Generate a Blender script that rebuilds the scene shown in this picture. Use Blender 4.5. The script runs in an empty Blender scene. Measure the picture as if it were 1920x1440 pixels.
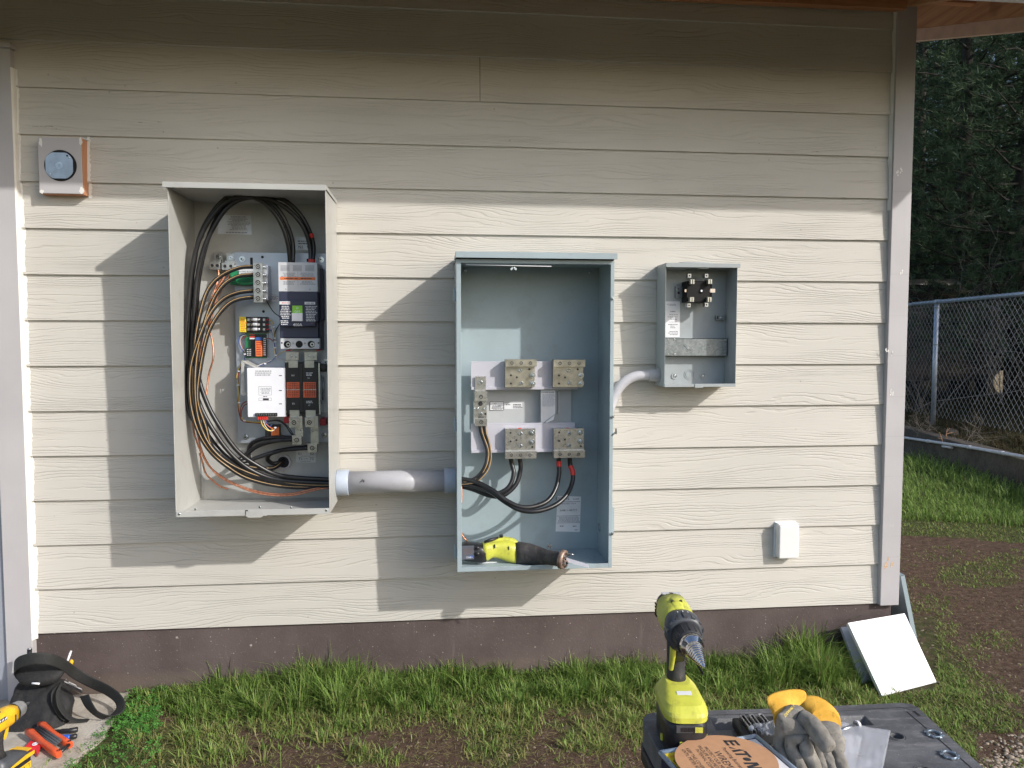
import bpy, bmesh, math, random
from mathutils import Vector, Matrix, noise as mn
random.seed(7)
R = math.radians
V = Vector
scene = bpy.context.scene
COL = scene.collection

# ------------------------------------------------------------------ camera
CF, YAW, PIT, ROL, CD, CZ = 1405.7, 0.0994, -0.0584, 0.0007, 3.1138, 1.4394
CAM = V((0, -CD, CZ))
_f = V((math.sin(YAW)*math.cos(PIT), math.cos(YAW)*math.cos(PIT), math.sin(PIT)))
_r = V((math.cos(YAW), -math.sin(YAW), 0))
_u = _r.cross(_f)
_r, _u = _r*math.cos(ROL)+_u*math.sin(ROL), -_r*math.sin(ROL)+_u*math.cos(ROL)
cd = bpy.data.cameras.new('camera')
cam = bpy.data.objects.new('camera', cd)
COL.objects.link(cam)
cam.matrix_world = Matrix(((_r.x, _u.x, -_f.x, CAM.x), (_r.y, _u.y, -_f.y, CAM.y), (_r.z, _u.z, -_f.z, CAM.z), (0, 0, 0, 1)))
cd.sensor_width = 36
cd.lens = CF/1920*36
cd.clip_start = .05
cd.clip_end = 2000
scene.camera = cam

# ------------------------------------------------------------------ light
SUN = V((1.2, -1.0, 0.9)).normalized()          # towards the sun
EL = math.asin(SUN.z)
sl = bpy.data.lights.new('sun', 'SUN')
sl.energy = 2.9
sl.angle = R(0.9)
sl.color = (1.0, .965, .91)
so = bpy.data.objects.new('sun', sl)
COL.objects.link(so)
so.rotation_euler = SUN.to_track_quat('Z', 'Y').to_euler()
w = bpy.data.worlds.new('World')
scene.world = w
w.use_nodes = True
nt = w.node_tree
bg = nt.nodes['Background']
sky = nt.nodes.new('ShaderNodeTexSky')
sky.sky_type = 'NISHITA'
sky.sun_disc = False
sky.sun_elevation = EL
sky.sun_rotation = math.atan2(SUN.x, SUN.y)
sky.air_density = 1.0
sky.dust_density = 2.0
sky.ozone_density = 1.0
nt.links.new(sky.outputs[0], bg.inputs[0])
bg.inputs[1].default_value = .15
scene.view_settings.view_transform = 'Standard'
scene.view_settings.look = 'None'
scene.view_settings.exposure = .35
scene.view_settings.gamma = 1
scene.cycles.max_bounces = 7
scene.cycles.diffuse_bounces = 4
scene.cycles.transparent_max_bounces = 12

# ------------------------------------------------------------------ helpers
def ray(px, py):
    return _r*((px-960)/CF)+_u*((720-py)/CF)+_f
def A(px, py, Y):
    d = ray(px, py)
    return CAM+d*((Y-CAM.y)/d.y)
def G(px, py, z=0.0):
    d = ray(px, py)
    return CAM+d*((z-CAM.z)/d.z)
def PX(p):
    d = V(p)-CAM
    k = d.dot(_f)
    return 960+CF*d.dot(_r)/k, 720-CF*d.dot(_u)/k

class NB:
    """small helper to wire shader nodes"""
    def __init__(s, name):
        s.m = bpy.data.materials.new(name)
        s.m.use_nodes = True
        s.t = s.m.node_tree
        s.b = s.t.nodes['Principled BSDF']
    def n(s, typ, ins=None, **kw):
        x = s.t.nodes.new('ShaderNode'+typ)
        for k, v in kw.items(): setattr(x, k, v)
        for k, v in (ins or {}).items(): s.set(x, k, v)
        return x
    def set(s, x, k, v):
        if isinstance(v, bpy.types.NodeSocket): s.t.links.new(v, x.inputs[k])
        else: x.inputs[k].default_value = v
    def math(s, op, a, b=0.0, c=0.0):
        x = s.n('Math', operation=op)
        s.set(x, 0, a); s.set(x, 1, b); s.set(x, 2, c)
        return x.outputs[0]
    def sstep(s, lo, hi, v):
        x = s.n('MapRange', {'Value': v, 'From Min': lo, 'From Max': hi}, interpolation_type='SMOOTHSTEP')
        return x.outputs['Result']
    def mix(s, f, a, b):
        x = s.n('Mix', data_type='RGBA')
        s.set(x, 0, f)
        for k, v in ((6, a), (7, b)):
            if not isinstance(v, bpy.types.NodeSocket): v = (*v[:3], 1)
            s.set(x, k, v)
        return x.outputs[2]
    def noise(s, vec, scale, detail=3.0, rough=.55, dist=0.0):
        x = s.n('TexNoise', {'Scale': scale, 'Detail': detail, 'Roughness': rough, 'Distortion': dist})
        if vec is not None: s.set(x, 'Vector', vec)
        return x.outputs[0]
    def obj(s):
        return s.n('TexCoord').outputs['Object']
    def bump(s, h, strength=.5, dist=.001):
        x = s.n('Bump', {'Height': h, 'Strength': strength, 'Distance': dist})
        s.set(s.b, 'Normal', x.outputs[0])
    def P(s, **kw):
        for k, v in kw.items():
            k = {'col': 'Base Color', 'rough': 'Roughness', 'metal': 'Metallic', 'alpha': 'Alpha', 'ior': 'IOR',
                 'trans': 'Transmission Weight', 'spec': 'Specular IOR Level', 'coat': 'Coat Weight', 'sheen': 'Sheen Weight'}[k]
            if k == 'Base Color' and not isinstance(v, bpy.types.NodeSocket): v = (*v[:3], 1)
            s.set(s.b, k, v)
        return s.m

_mc = {}
def M(name, col, rough=.5, metal=0.0, var=.12, ns=12.0, bump=0.0, bs=200.0, dirt=None, dirtamt=.0, spec=.5):
    """general purpose surface: colour with broad and fine variation, optional dirt and grain"""
    if name in _mc: return _mc[name]
    b = NB(name)
    o = b.obj()
    lo = tuple(c*(1-var) for c in col); hi = tuple(min(1, c*(1+var)) for c in col)
    n1 = b.noise(o, ns, 5.0, .6)
    c = b.mix(b.sstep(.3, .7, n1), lo, hi)
    if dirt:
        n2 = b.noise(o, ns*2.3+3, 6.0, .7)
        c = b.mix(b.math('MULTIPLY', b.sstep(.5, .68, n2), dirtamt), c, dirt)
    rn = b.noise(o, ns*4, 3.0)
    b.P(col=c, metal=metal, spec=spec)
    b.P(rough=b.n('MapRange', {'Value': rn, 'To Min': max(.03, rough-.1), 'To Max': min(1, rough+.1)}).outputs[0])
    if bump: b.bump(b.noise(o, bs, 3.0), 1.0, bump)
    _mc[name] = b.m
    return b.m

_wl = {}
def wloc(o):
    return _wl.get(o.name, V((0, 0, 0))) if o else V((0, 0, 0))
def props(o, label=None, cat=None, group=None, kind=None):
    if label: o['label'] = label
    if cat: o['category'] = cat
    if group: o['group'] = group
    if kind: o['kind'] = kind
    return o
def thing(name, loc, label, cat, group=None, rot=None):
    o = bpy.data.objects.new(name, None)
    o.empty_display_size = .05
    COL.objects.link(o)
    o.location = loc
    if rot: o.rotation_euler = rot
    _wl[o.name] = V(loc) if rot is None else V((0, 0, 0))
    return props(o, label, cat, group)

class MB:
    def __init__(s):
        s.v = []; s.f = []; s.m = []; s.sm = []; s.cur = 0; s.smooth = False
    def mat(s, i):
        s.cur = i; return s
    def add(s, vs, fs, smooth=None):
        n = len(s.v)
        s.v += [tuple(v) for v in vs]
        for f in fs:
            s.f.append(tuple(i+n for i in f)); s.m.append(s.cur); s.sm.append(s.smooth if smooth is None else smooth)
        return s
    def box(s, x0, x1, y0, y1, z0, z1):
        x0, x1 = sorted((x0, x1)); y0, y1 = sorted((y0, y1)); z0, z1 = sorted((z0, z1))
        vs = [(x, y, z) for z in (z0, z1) for y in (y0, y1) for x in (x0, x1)]
        return s.add(vs, [(0, 2, 3, 1), (4, 5, 7, 6), (0, 1, 5, 4), (2, 6, 7, 3), (0, 4, 6, 2), (1, 3, 7, 5)], False)
    def obox(s, c, ax, ay, az):
        c, ax, ay, az = V(c), V(ax), V(ay), V(az)
        vs = [c+ax*i+ay*j+az*k for k in (-1, 1) for j in (-1, 1) for i in (-1, 1)]
        return s.add(vs, [(0, 2, 3, 1), (4, 5, 7, 6), (0, 1, 5, 4), (2, 6, 7, 3), (0, 4, 6, 2), (1, 3, 7, 5)], False)
    def fb(s, px0, py0, px1, py1, Yf, Yb):
        mx, my = (px0+px1)/2, (py0+py1)/2
        x0, x1 = A(px0, my, Yf).x, A(px1, my, Yf).x
        z1, z0 = A(mx, py0, Yf).z, A(mx, py1, Yf).z
        return s.box(x0, x1, Yf, Yb, z0, z1)
    def prism(s, poly, o, u, v, w, smooth=False):
        """polygon in the plane o+a*u+b*v, thickened along w"""
        o, u, v, w = V(o), V(u), V(v), V(w)
        n = len(poly)
        vs = [o+u*a+v*b for a, b in poly]+[o+u*a+v*b+w for a, b in poly]
        fs = [tuple(range(n))[::-1], tuple(range(n, 2*n))]
        s.add(vs, fs, False)
        k = len(s.v)-2*n
        for i in range(n):
            j = (i+1) % n
            s.f.append((k+i, k+j, k+n+j, k+n+i)); s.m.append(s.cur); s.sm.append(smooth)
        return s
    def loft(s, secs, n=16, e=2.0, cap=True, smooth=True):
        """secs: (centre, ru, rv); superellipse exponent e"""
        vs = []
        for sc in secs:
            c, ru, rv = V(sc[0]), V(sc[1]), V(sc[2])
            ee = sc[3] if len(sc) > 3 else e
            for i in range(n):
                t = 2*math.pi*(i+.5)/n
                a, b = math.cos(t), math.sin(t)
                vs.append(c+ru*math.copysign(abs(a)**(2/ee), a)+rv*math.copysign(abs(b)**(2/ee), b))
        fs = []
        for k in range(len(secs)-1):
            for i in range(n):
                j = (i+1) % n
                fs.append((k*n+i, k*n+j, (k+1)*n+j, (k+1)*n+i))
        s.add(vs, fs, smooth)
        if cap:
            b = len(s.v)-len(vs)
            s.f.append(tuple(b+i for i in range(n))[::-1]); s.m.append(s.cur); s.sm.append(False)
            b += (len(secs)-1)*n
            s.f.append(tuple(b+i for i in range(n))); s.m.append(s.cur); s.sm.append(False)
        return s
    def lathe(s, p0, axis, prof, n=16, smooth=True, cap=True):
        """prof: (distance along the axis, radius)"""
        p0 = V(p0); ax = V(axis).normalized()
        t = ax.orthogonal().normalized(); b = ax.cross(t)
        return s.loft([(p0+ax*d, t*r, b*r) for d, r in prof], n, 2.0, cap, smooth)
    def cyl(s, p0, p1, r0, r1=None, n=12, smooth=True):
        p0, p1 = V(p0), V(p1)
        return s.lathe(p0, p1-p0, [(0, r0), ((p1-p0).length, r0 if r1 is None else r1)], n, smooth)
    def tube(s, pts, r, n=8, flat=None, cap=True):
        """sweep along points; r float or list"""
        pts = [V(p) for p in pts]
        k = len(pts)
        rs = r if isinstance(r, (list, tuple)) else [r]*k
        T = []
        for i in range(k):
            d = pts[min(i+1, k-1)]-pts[max(i-1, 0)]
            T.append(d.normalized() if d.length > 1e-9 else V((0, 0, 1)))
        nrm = T[0].orthogonal().normalized()
        secs = []
        for i in range(k):
            nrm = (nrm-T[i]*nrm.dot(T[i]))
            nrm = nrm.normalized() if nrm.length > 1e-6 else T[i].orthogonal().normalized()
            b = T[i].cross(nrm)
            secs.append((pts[i], nrm*rs[i], b*rs[i]))
        return s.loft(secs, n, 2.0, cap, True)
    def ribbon(s, pts, wid, thick):
        """flat strap: pts, wid = half width vectors (list or one)"""
        pts = [V(p) for p in pts]
        k = len(pts)
        ws = wid if isinstance(wid, list) else [V(wid)]*k
        secs = []
        for i in range(k):
            d = (pts[min(i+1, k-1)]-pts[max(i-1, 0)]).normalized()
            nn = d.cross(V(ws[i])).normalized()*thick
            secs.append((pts[i], V(ws[i]), nn))
        return s.loft(secs, 8, 6.0, True, True)
    def disc(s, c, nrm, r, n=20):
        c, nrm = V(c), V(nrm).normalized()
        t = nrm.orthogonal().normalized(); b = nrm.cross(t)
        return s.add([c+t*r*math.cos(2*math.pi*i/n)+b*r*math.sin(2*math.pi*i/n) for i in range(n)], [tuple(range(n))], False)
    def ring(s, c, nrm, ro, ri, h, n=20):
        c, nrm = V(c), V(nrm).normalized()
        t = nrm.orthogonal().normalized(); b = nrm.cross(t)
        prof = [(ri, 0), (ro, 0), (ro, h), (ri, h)]
        vs = []; fs = []
        for i in range(n):
            a = 2*math.pi*i/n
            d = t*math.cos(a)+b*math.sin(a)
            vs += [c+d*r+nrm*z for r, z in prof]
        for i in range(n):
            j = (i+1) % n
            for k in range(4):
                l = (k+1) % 4
                fs.append((i*4+k, j*4+k, j*4+l, i*4+l))
        return s.add(vs, fs, False)
    def text(s, st, o, right, up, size, align='c'):
        vs, fs, wd = textmesh(st)
        o, right, up = V(o), V(right).normalized(), V(up).normalized()
        off = {'c': wd/2, 'l': 0, 'r': wd}[align]
        return s.add([o+right*((x-off)*size)+up*(y*size) for x, y in vs], fs, False)
    def build(s, name, mats, parent=None, bevel=0.0, seg=2, label=None, local=False, merge=False):
        if not isinstance(mats, (list, tuple)): mats = [mats]
        me = bpy.data.meshes.new(name)
        off = V((0, 0, 0)) if local else wloc(parent)
        me.from_pydata([tuple(V(v)-off) for v in s.v], [], s.f)
        for m in mats: me.materials.append(m)
        me.polygons.foreach_set('material_index', s.m)
        me.polygons.foreach_set('use_smooth', s.sm)
        bm = bmesh.new(); bm.from_mesh(me)
        if merge: bmesh.ops.remove_doubles(bm, verts=bm.verts, dist=1e-5)
        bmesh.ops.recalc_face_normals(bm, faces=bm.faces)
        bm.to_mesh(me); bm.free()
        ob = bpy.data.objects.new(name, me)
        COL.objects.link(ob)
        if parent: ob.parent = parent
        _wl[ob.name] = V((0, 0, 0)) if not parent else off
        if parent and not local: _wl[ob.name] = off
        if bevel:
            md = ob.modifiers.new('bevel', 'BEVEL'); md.width = bevel; md.segments = seg; md.limit_method = 'ANGLE'; md.angle_limit = R(40)
            md.harden_normals = False
        if label: ob['label'] = label
        return ob

_tc = {}
def textmesh(st):
    if st in _tc: return _tc[st]
    cu = bpy.data.curves.new('t', 'FONT')
    cu.body = st; cu.size = 1; cu.resolution_u = 2
    o = bpy.data.objects.new('t', cu)
    COL.objects.link(o)
    bpy.context.view_layer.update()
    me = bpy.data.meshes.new_from_object(o.evaluated_get(bpy.context.evaluated_depsgraph_get()))
    vs = [(v.co.x, v.co.y) for v in me.vertices]
    fs = [tuple(p.vertices) for p in me.polygons]
    wd = max([v[0] for v in vs] or [0])
    bpy.data.objects.remove(o); bpy.data.curves.remove(cu); bpy.data.meshes.remove(me)
    _tc[st] = (vs, fs, wd)
    return _tc[st]

def spline(pts, n=6):
    """Catmull-Rom through points"""
    P = [V(p) for p in pts]
    P = [P[0]*2-P[1]]+P+[P[-1]*2-P[-2]]
    out = []
    for i in range(1, len(P)-2):
        a, b, c, d = P[i-1], P[i], P[i+1], P[i+2]
        for k in range(n):
            t = k/n
            out.append(.5*((2*b)+(c-a)*t+(2*a-5*b+4*c-d)*t*t+(3*b-a-3*c+d)*t**3))
    out.append(P[-2])
    return out

def skin(name, nodes, edges, mat, parent=None, sub=2, local=False):
    """one continuous surface grown round a skeleton; nodes (x,y,z,rx[,ry])"""
    off = V((0, 0, 0)) if local else wloc(parent)
    me = bpy.data.meshes.new(name)
    me.from_pydata([tuple(V(n[:3])-off) for n in nodes], edges, [])
    ob = bpy.data.objects.new(name, me)
    COL.objects.link(ob)
    md = ob.modifiers.new('s', 'SKIN')
    bpy.context.view_layer.update()
    if not me.skin_vertices:
        bm = bmesh.new(); bm.from_mesh(me); bm.verts.layers.skin.verify(); bm.to_mesh(me); bm.free()
    for i, n in enumerate(nodes):
        sv = me.skin_vertices[0].data[i]
        sv.radius = (n[3], n[4] if len(n) > 4 else n[3])
        sv.use_root = (i == 0)
    md.use_smooth_shade = True
    ss = ob.modifiers.new('d', 'SUBSURF'); ss.levels = sub; ss.render_levels = sub
    bpy.context.view_layer.update()
    ev = ob.evaluated_get(bpy.context.evaluated_depsgraph_get())
    m2 = bpy.data.meshes.new_from_object(ev)
    bpy.data.objects.remove(ob); bpy.data.meshes.remove(me)
    m2.name = name
    m2.materials.clear(); m2.materials.append(mat)
    for p in m2.polygons: p.use_smooth = True
    ob = bpy.data.objects.new(name, m2)
    COL.objects.link(ob)
    if parent: ob.parent = parent
    _wl[ob.name] = off
    return ob

# ------------------------------------------------------------------ materials
def siding_mat():
    b = NB('painted wood grain siding')
    o = b.obj()
    sx = b.n('SeparateXYZ', {0: o})
    x, z = sx.outputs[0], sx.outputs[2]
    k = b.math('FLOOR', b.math('DIVIDE', b.math('SUBTRACT', z, .268), .178))
    hk = b.n('TexWhiteNoise', {'W': k}, noise_dimensions='1D')
    offx = b.math('MULTIPLY', hk.outputs[0], 40.0)
    xx = b.math('ADD', x, offx)
    v1 = b.n('CombineXYZ', {0: b.math('MULTIPLY', xx, 1.7), 1: b.math('MULTIPLY', k, 3.7), 2: b.math('MULTIPLY', z, 9.0)}).outputs[0]
    w1 = b.noise(v1, 1.0, 1.5, .45)
    v2 = b.n('CombineXYZ', {0: b.math('MULTIPLY', xx, 9.0), 1: b.math('MULTIPLY', k, 1.3), 2: b.math('MULTIPLY', z, 40.0)}).outputs[0]
    w2 = b.noise(v2, 1.0, 2.0)
    ph = b.math('ADD', b.math('MULTIPLY', z, 84.0), b.math('ADD', b.math('MULTIPLY', w1, 12.0), b.math('MULTIPLY', w2, 1.1)))
    sn = b.math('SINE', b.math('MULTIPLY', ph, 6.2832))
    ln = b.sstep(.25, 1.0, sn)
    v3 = b.n('CombineXYZ', {0: b.math('MULTIPLY', xx, 2.2), 1: b.math('MULTIPLY', k, 2.1), 2: b.math('MULTIPLY', z, 30.0)}).outputs[0]
    msk = b.sstep(.36, .62, b.noise(v3, 1.0, 3.0))
    g = b.math('MULTIPLY', ln, msk)
    v4 = b.n('CombineXYZ', {0: b.math('MULTIPLY', xx, 12.0), 1: k, 2: b.math('MULTIPLY', z, 420.0)}).outputs[0]
    fine = b.noise(v4, 1.0, 3.0, .6)
    h = b.math('ADD', b.math('MULTIPLY', g, -1.0), b.math('MULTIPLY', fine, .35))
    b.bump(h, .75, .0016)
    big = b.noise(o, .9, 4.0)
    c = b.mix(b.sstep(.35, .65, big), (.535, .512, .470), (.595, .567, .518))
    c = b.mix(b.math('MULTIPLY', hk.outputs[0], .25), c, (.50, .49, .45))
    c = b.mix(b.math('MULTIPLY', g, .16), c, (.40, .37, .31))
    sp = b.n('TexVoronoi', {'Vector': o, 'Scale': 9.0, 'Randomness': 1.0})
    spk = b.math('MULTIPLY', b.sstep(.045, .02, sp.outputs['Distance']), .45)
    c = b.mix(spk, c, (.22, .19, .15))
    dn = b.noise(b.n('Mapping', {'Vector': o, 'Scale': (3.0, 1, 30.0)}).outputs[0], 1.0, 5.0, .7)
    c = b.mix(b.math('MULTIPLY', b.sstep(.66, .8, dn), .30), c, (.38, .33, .26))
    return b.P(col=c, rough=.62, spec=.35)
m_siding = siding_mat()

def foundation_mat():
    b = NB('brown painted concrete')
    o = b.obj()
    n = b.noise(o, 3.0, 6.0, .65)
    c = b.mix(b.sstep(.3, .7, n), (.080, .060, .057), (.118, .092, .088))
    for sc, th, lo in ((55.0, .10, .6), (17.0, .07, .6), (130.0, .12, .5)):
        vo = b.n('TexVoronoi', {'Vector': o, 'Scale': sc})
        pick = b.math('GREATER_THAN', b.n('SeparateXYZ', {0: vo.outputs['Color']}).outputs[0], .82)
        c = b.mix(b.math('MULTIPLY', b.math('MULTIPLY', b.sstep(th*1.6, th*.6, vo.outputs['Distance']), pick), lo), c, (.55, .50, .45))
    # splash soil rising from the ground, a stain with its own ragged edge
    z = b.n('SeparateXYZ', {0: o}).outputs[2]
    e = b.math('ADD', z, b.math('MULTIPLY', b.noise(o, 9.0, 4.0), -.09))
    c = b.mix(b.math('MULTIPLY', b.sstep(.06, .0, e), .45), c, (.15, .12, .095))
    vd_ = b.n('Mapping', {'Vector': o, 'Scale': (26.0, 1.0, 2.2)}).outputs[0]
    c = b.mix(b.math('MULTIPLY', b.sstep(.60, .74, b.noise(vd_, 1.0, 5.0, .7)), .28), c, (.19, .165, .15))
    pit_ = b.n('TexVoronoi', {'Vector': o, 'Scale': 34.0})
    hh = b.math('ADD', b.noise(o, 120.0, 4.0), b.math('MULTIPLY', b.sstep(.10, .02, pit_.outputs['Distance']), -1.2))
    b.bump(hh, .7, .0018)
    return b.P(col=c, rough=.75, spec=.3)
m_found = foundation_mat()

def trim_mat(name, base, worn=.5):
    b = NB(name)
    o = b.obj()
    n = b.noise(o, 2.5, 4.0)
    c = b.mix(b.sstep(.3, .7, n), tuple(x*.93 for x in base), tuple(min(1, x*1.05) for x in base))
    v = b.n('Mapping', {'Vector': o, 'Scale': (14.0, 14.0, 5.0)}).outputs[0]
    p = b.noise(v, 1.0, 5.0, .7)
    c = b.mix(b.math('MULTIPLY', b.sstep(.66, .72, p), worn), c, (.86, .86, .84))
    f = b.noise(b.n('Mapping', {'Vector': o, 'Scale': (260.0, 260.0, 14.0)}).outputs[0], 1.0, 2.0)
    b.bump(f, .35, .0006)
    return b.P(col=c, rough=.6, spec=.35)
m_trim = trim_mat('primed grey trim board', (.46, .445, .46))
m_jamb = trim_mat('blue grey door jamb', (.30, .32, .37), .15)

def wood_mat(name, a, c2, sx=2.0, ax='y'):
    b = NB(name)
    o = b.obj()
    sc = {'y': (30, sx, 30), 'x': (sx, 30, 30), 'z': (30, 30, sx)}[ax]
    v = b.n('Mapping', {'Vector': o, 'Scale': sc}).outputs[0]
    n = b.noise(v, 1.0, 5.0, .65, .8)
    c = b.mix(b.sstep(.3, .7, n), a, c2)
    k = b.noise(o, 5.0, 3.0)
    c = b.mix(b.math('MULTIPLY', b.sstep(.6, .75, k), .5), c, tuple(x*.45 for x in a))
    b.bump(n, .5, .001)
    return b.P(col=c, rough=.7)
m_fir = wood_mat('fir timber', (.46, .23, .11), (.62, .36, .19))
m_firx = wood_mat('fir timber blocking', (.42, .19, .09), (.56, .29, .15), ax='x')
m_cedar = wood_mat('raw wood edge', (.38, .17, .09), (.55, .27, .15), ax='z')
m_osb = M('roof sheathing', (.30, .17, .09), .8, var=.3, ns=30)
m_caulk = M('white caulk and paint smear', (.74, .73, .70), .5, var=.04)
m_fascia = M('white painted fascia', (.80, .81, .83), .45, var=.04)

m_cab1 = M('warm grey powder coat', (.43, .435, .42), .42, var=.07, ns=2.5, bump=.00012, bs=900, dirt=(.22, .21, .20), dirtamt=.22)
m_cab2 = M('green grey powder coat', (.33, .405, .44), .42, var=.07, ns=2.5, bump=.00012, bs=900, dirt=(.22, .21, .20), dirtamt=.22)
m_cab3 = M('mid grey powder coat', (.34, .375, .39), .42, var=.07, ns=3, bump=.00012, bs=900, dirt=(.22, .21, .20), dirtamt=.22)
m_plate = M('zinc mounting plate', (.44, .48, .55), .35, .55, var=.10, ns=6)
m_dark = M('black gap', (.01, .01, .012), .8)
m_black = M('black moulded plastic', (.017, .017, .02), .38, var=.2, ns=30)
m_navy = M('navy moulded breaker case', (.035, .04, .075), .42, var=.08)
m_lgrey = M('light grey moulded cover', (.60, .61, .64), .45, var=.04)
m_white = M('white painted metal', (.80, .81, .86), .4, var=.03)
m_paper = M('white printed sticker', (.74, .75, .78), .45, var=.05, ns=20)
m_paperg = M('silver printed sticker', (.55, .57, .60), .35, .3, var=.08, ns=20)
m_ink = M('black printing ink', (.03, .03, .035), .6)
m_inkl = M('grey printing ink', (.22, .23, .26), .6)
m_inkw = M('white printing ink', (.78, .78, .80), .5)
m_orange = M('orange moulded plastic', (.75, .19, .05), .45, var=.12, ns=40)
m_rorange = M('red orange arc grille', (.62, .12, .05), .5, var=.15, ns=60)
m_yel = M('yellow sticker', (.80, .60, .03), .45, var=.08, ns=60)
m_green = M('green circuit board', (.03, .20, .09), .4, var=.2, ns=60)
m_grn2 = M('green wire jacket', (.02, .25, .10), .35)
m_lime = M('lime green window', (.25, .62, .05), .4)
m_blue = M('blue plastic', (.04, .10, .35), .4)
m_red = M('red tape', (.65, .04, .03), .45, var=.1, ns=50)
m_dred = M('dark red crimp sleeve', (.40, .02, .03), .4)
m_alu = M('cast aluminium lug', (.56, .55, .53), .30, .9, var=.14, ns=35, bump=.0002, bs=500)
m_tin = M('tin plated bus bar', (.50, .49, .43), .38, .75, var=.14, ns=30, bump=.0002, bs=400)
m_zinc = M('bright zinc screw', (.62, .66, .70), .22, .95, var=.12, ns=60)
m_hole = M('dark bore metal', (.055, .05, .048), .4, .6, var=.3, ns=80)
m_steel = M('steel', (.52, .53, .55), .28, .95, var=.15, ns=30)
m_copper = M('bare copper strand', (.62, .28, .17), .38, .85, var=.25, ns=90, bump=.0006, bs=260)
m_cable = M('black cable jacket', (.016, .016, .018), .33, var=.25, ns=12, bump=.0002, bs=80)
m_cable2 = M('pale scuffed cable stripe', (.50, .33, .15), .5)
m_wirew = M('white wire', (.6, .58, .52), .45)
m_wirey = M('yellow wire', (.65, .48, .08), .45)
m_wireb = M('blue wire', (.05, .10, .35), .4)
m_wirer = M('brown red wire', (.28, .04, .03), .4)
m_pvc = M('grey conduit', (.43, .43, .46), .38, var=.06, ns=9, dirt=(.3, .28, .25), dirtamt=.2)
m_pvc2 = M('pale grey conduit fitting', (.42, .48, .58), .35, var=.04)
def galv_mat():
    b = NB('spangled galvanised steel')
    o = b.obj()
    vo = b.n('TexVoronoi', {'Vector': o, 'Scale': 140.0})
    n = b.noise(o, 30.0, 4.0)
    f = b.math('ADD', b.math('MULTIPLY', b.n('SeparateXYZ', {0: vo.outputs['Color']}).outputs[0], .5), b.math('MULTIPLY', n, .5))
    c = b.mix(f, (.14, .16, .17), (.34, .37, .38))
    return b.P(col=c, metal=.8, rough=.45)
m_galv = galv_mat()
def film_mat():
    b = NB('clear plastic film')
    o = b.obj()
    n = b.noise(o, 22.0, 3.0)
    b.bump(n, .6, .003)
    b.P(col=(.60, .62, .68), rough=.25, alpha=.42, spec=.6)
    return b.m
m_film = film_mat()
def strip_mat():
    b = NB('milky plastic insulator')
    return b.P(col=(.55, .55, .62), rough=.35, alpha=.85, spec=.5)
m_strip = strip_mat()

# ------------------------------------------------------------------ small hardware
FN = V((0, -1, 0))          # out of the wall
def lug_hole(mb, c, r, metal=0, bore=1, screw=2, n=FN):
    c = V(c)
    mb.mat(metal).ring(c, n, r*1.0, r*.72, r*.18)
    mb.mat(bore).disc(c+V(n)*r*.06, n, r*.74)
    mb.mat(screw).ring(c+V(n)*r*.08, n, r*.5, r*.24, r*.08, 6)
def screw_head(mb, c, r, slot=None, hexa=False, n=FN, h=.4, metal=0):
    c, n = V(c), V(n)
    mb.mat(metal).lathe(c, n, [(0, r), (r*h*.7, r*.96), (r*h, r*.7)], 6 if hexa else 14, not hexa)
    if slot is not None:
        t = n.orthogonal().normalized(); b = n.cross(t)
        a = random.random()*3.1
        d = t*math.cos(a)+b*math.sin(a)
        mb.mat(slot).obox(c+n*r*h, d*r*.62, n.cross(d)*r*.09, n*r*.05)
def washer_bolt(mb, c, r, metal=0, slot=1, L=0.0):
    c = V(c)
    mb.mat(metal).lathe(c, FN, [(0, r*1.5), (r*.25, r*1.5)], 16)
    mb.mat(metal).lathe(c+FN*r*.25, FN, [(0, r), (r*.75, r)], 6, False)
    if L:
        mb.mat(metal).lathe(c+FN*r, FN, [(0, r*.55), (L, r*.55), (L+r*.1, r*.4)], 12)
    elif slot is not None:
        mb.mat(slot).disc(c+FN*(r*1.02), FN, r*.35, 8)
def printed(mb, x0, x1, z0, z1, y, rows, ink=0, seed=1, fill=(.5, 1.0)):
    """rows of tiny illegible print"""
    rg = random.Random(seed)
    h = (z1-z0)/rows
    for i in range(rows):
        zz = z1-(i+.5)*h
        wd = (x1-x0)*rg.uniform(*fill)
        x = (x0+x1)/2-wd/2
        while x < (x0+x1)/2+wd/2:
            l = rg.uniform(.003, .011)
            mb.mat(ink).add([(x, y, zz-h*.22), (x+l, y, zz-h*.22), (x+l, y, zz+h*.22), (x, y, zz+h*.22)], [(0, 1, 2, 3)], False)
            x += l+.0018
def printed_px(mb, a, b, c, d, Y, rows, ink=0, seed=1, fill=(.6, 1)):
    p, q = A(a, (b+d)/2, Y), A(c, (b+d)/2, Y)
    printed(mb, p.x, q.x, A((a+c)/2, d, Y).z, A((a+c)/2, b, Y).z, Y, rows, ink, seed, fill)

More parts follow.
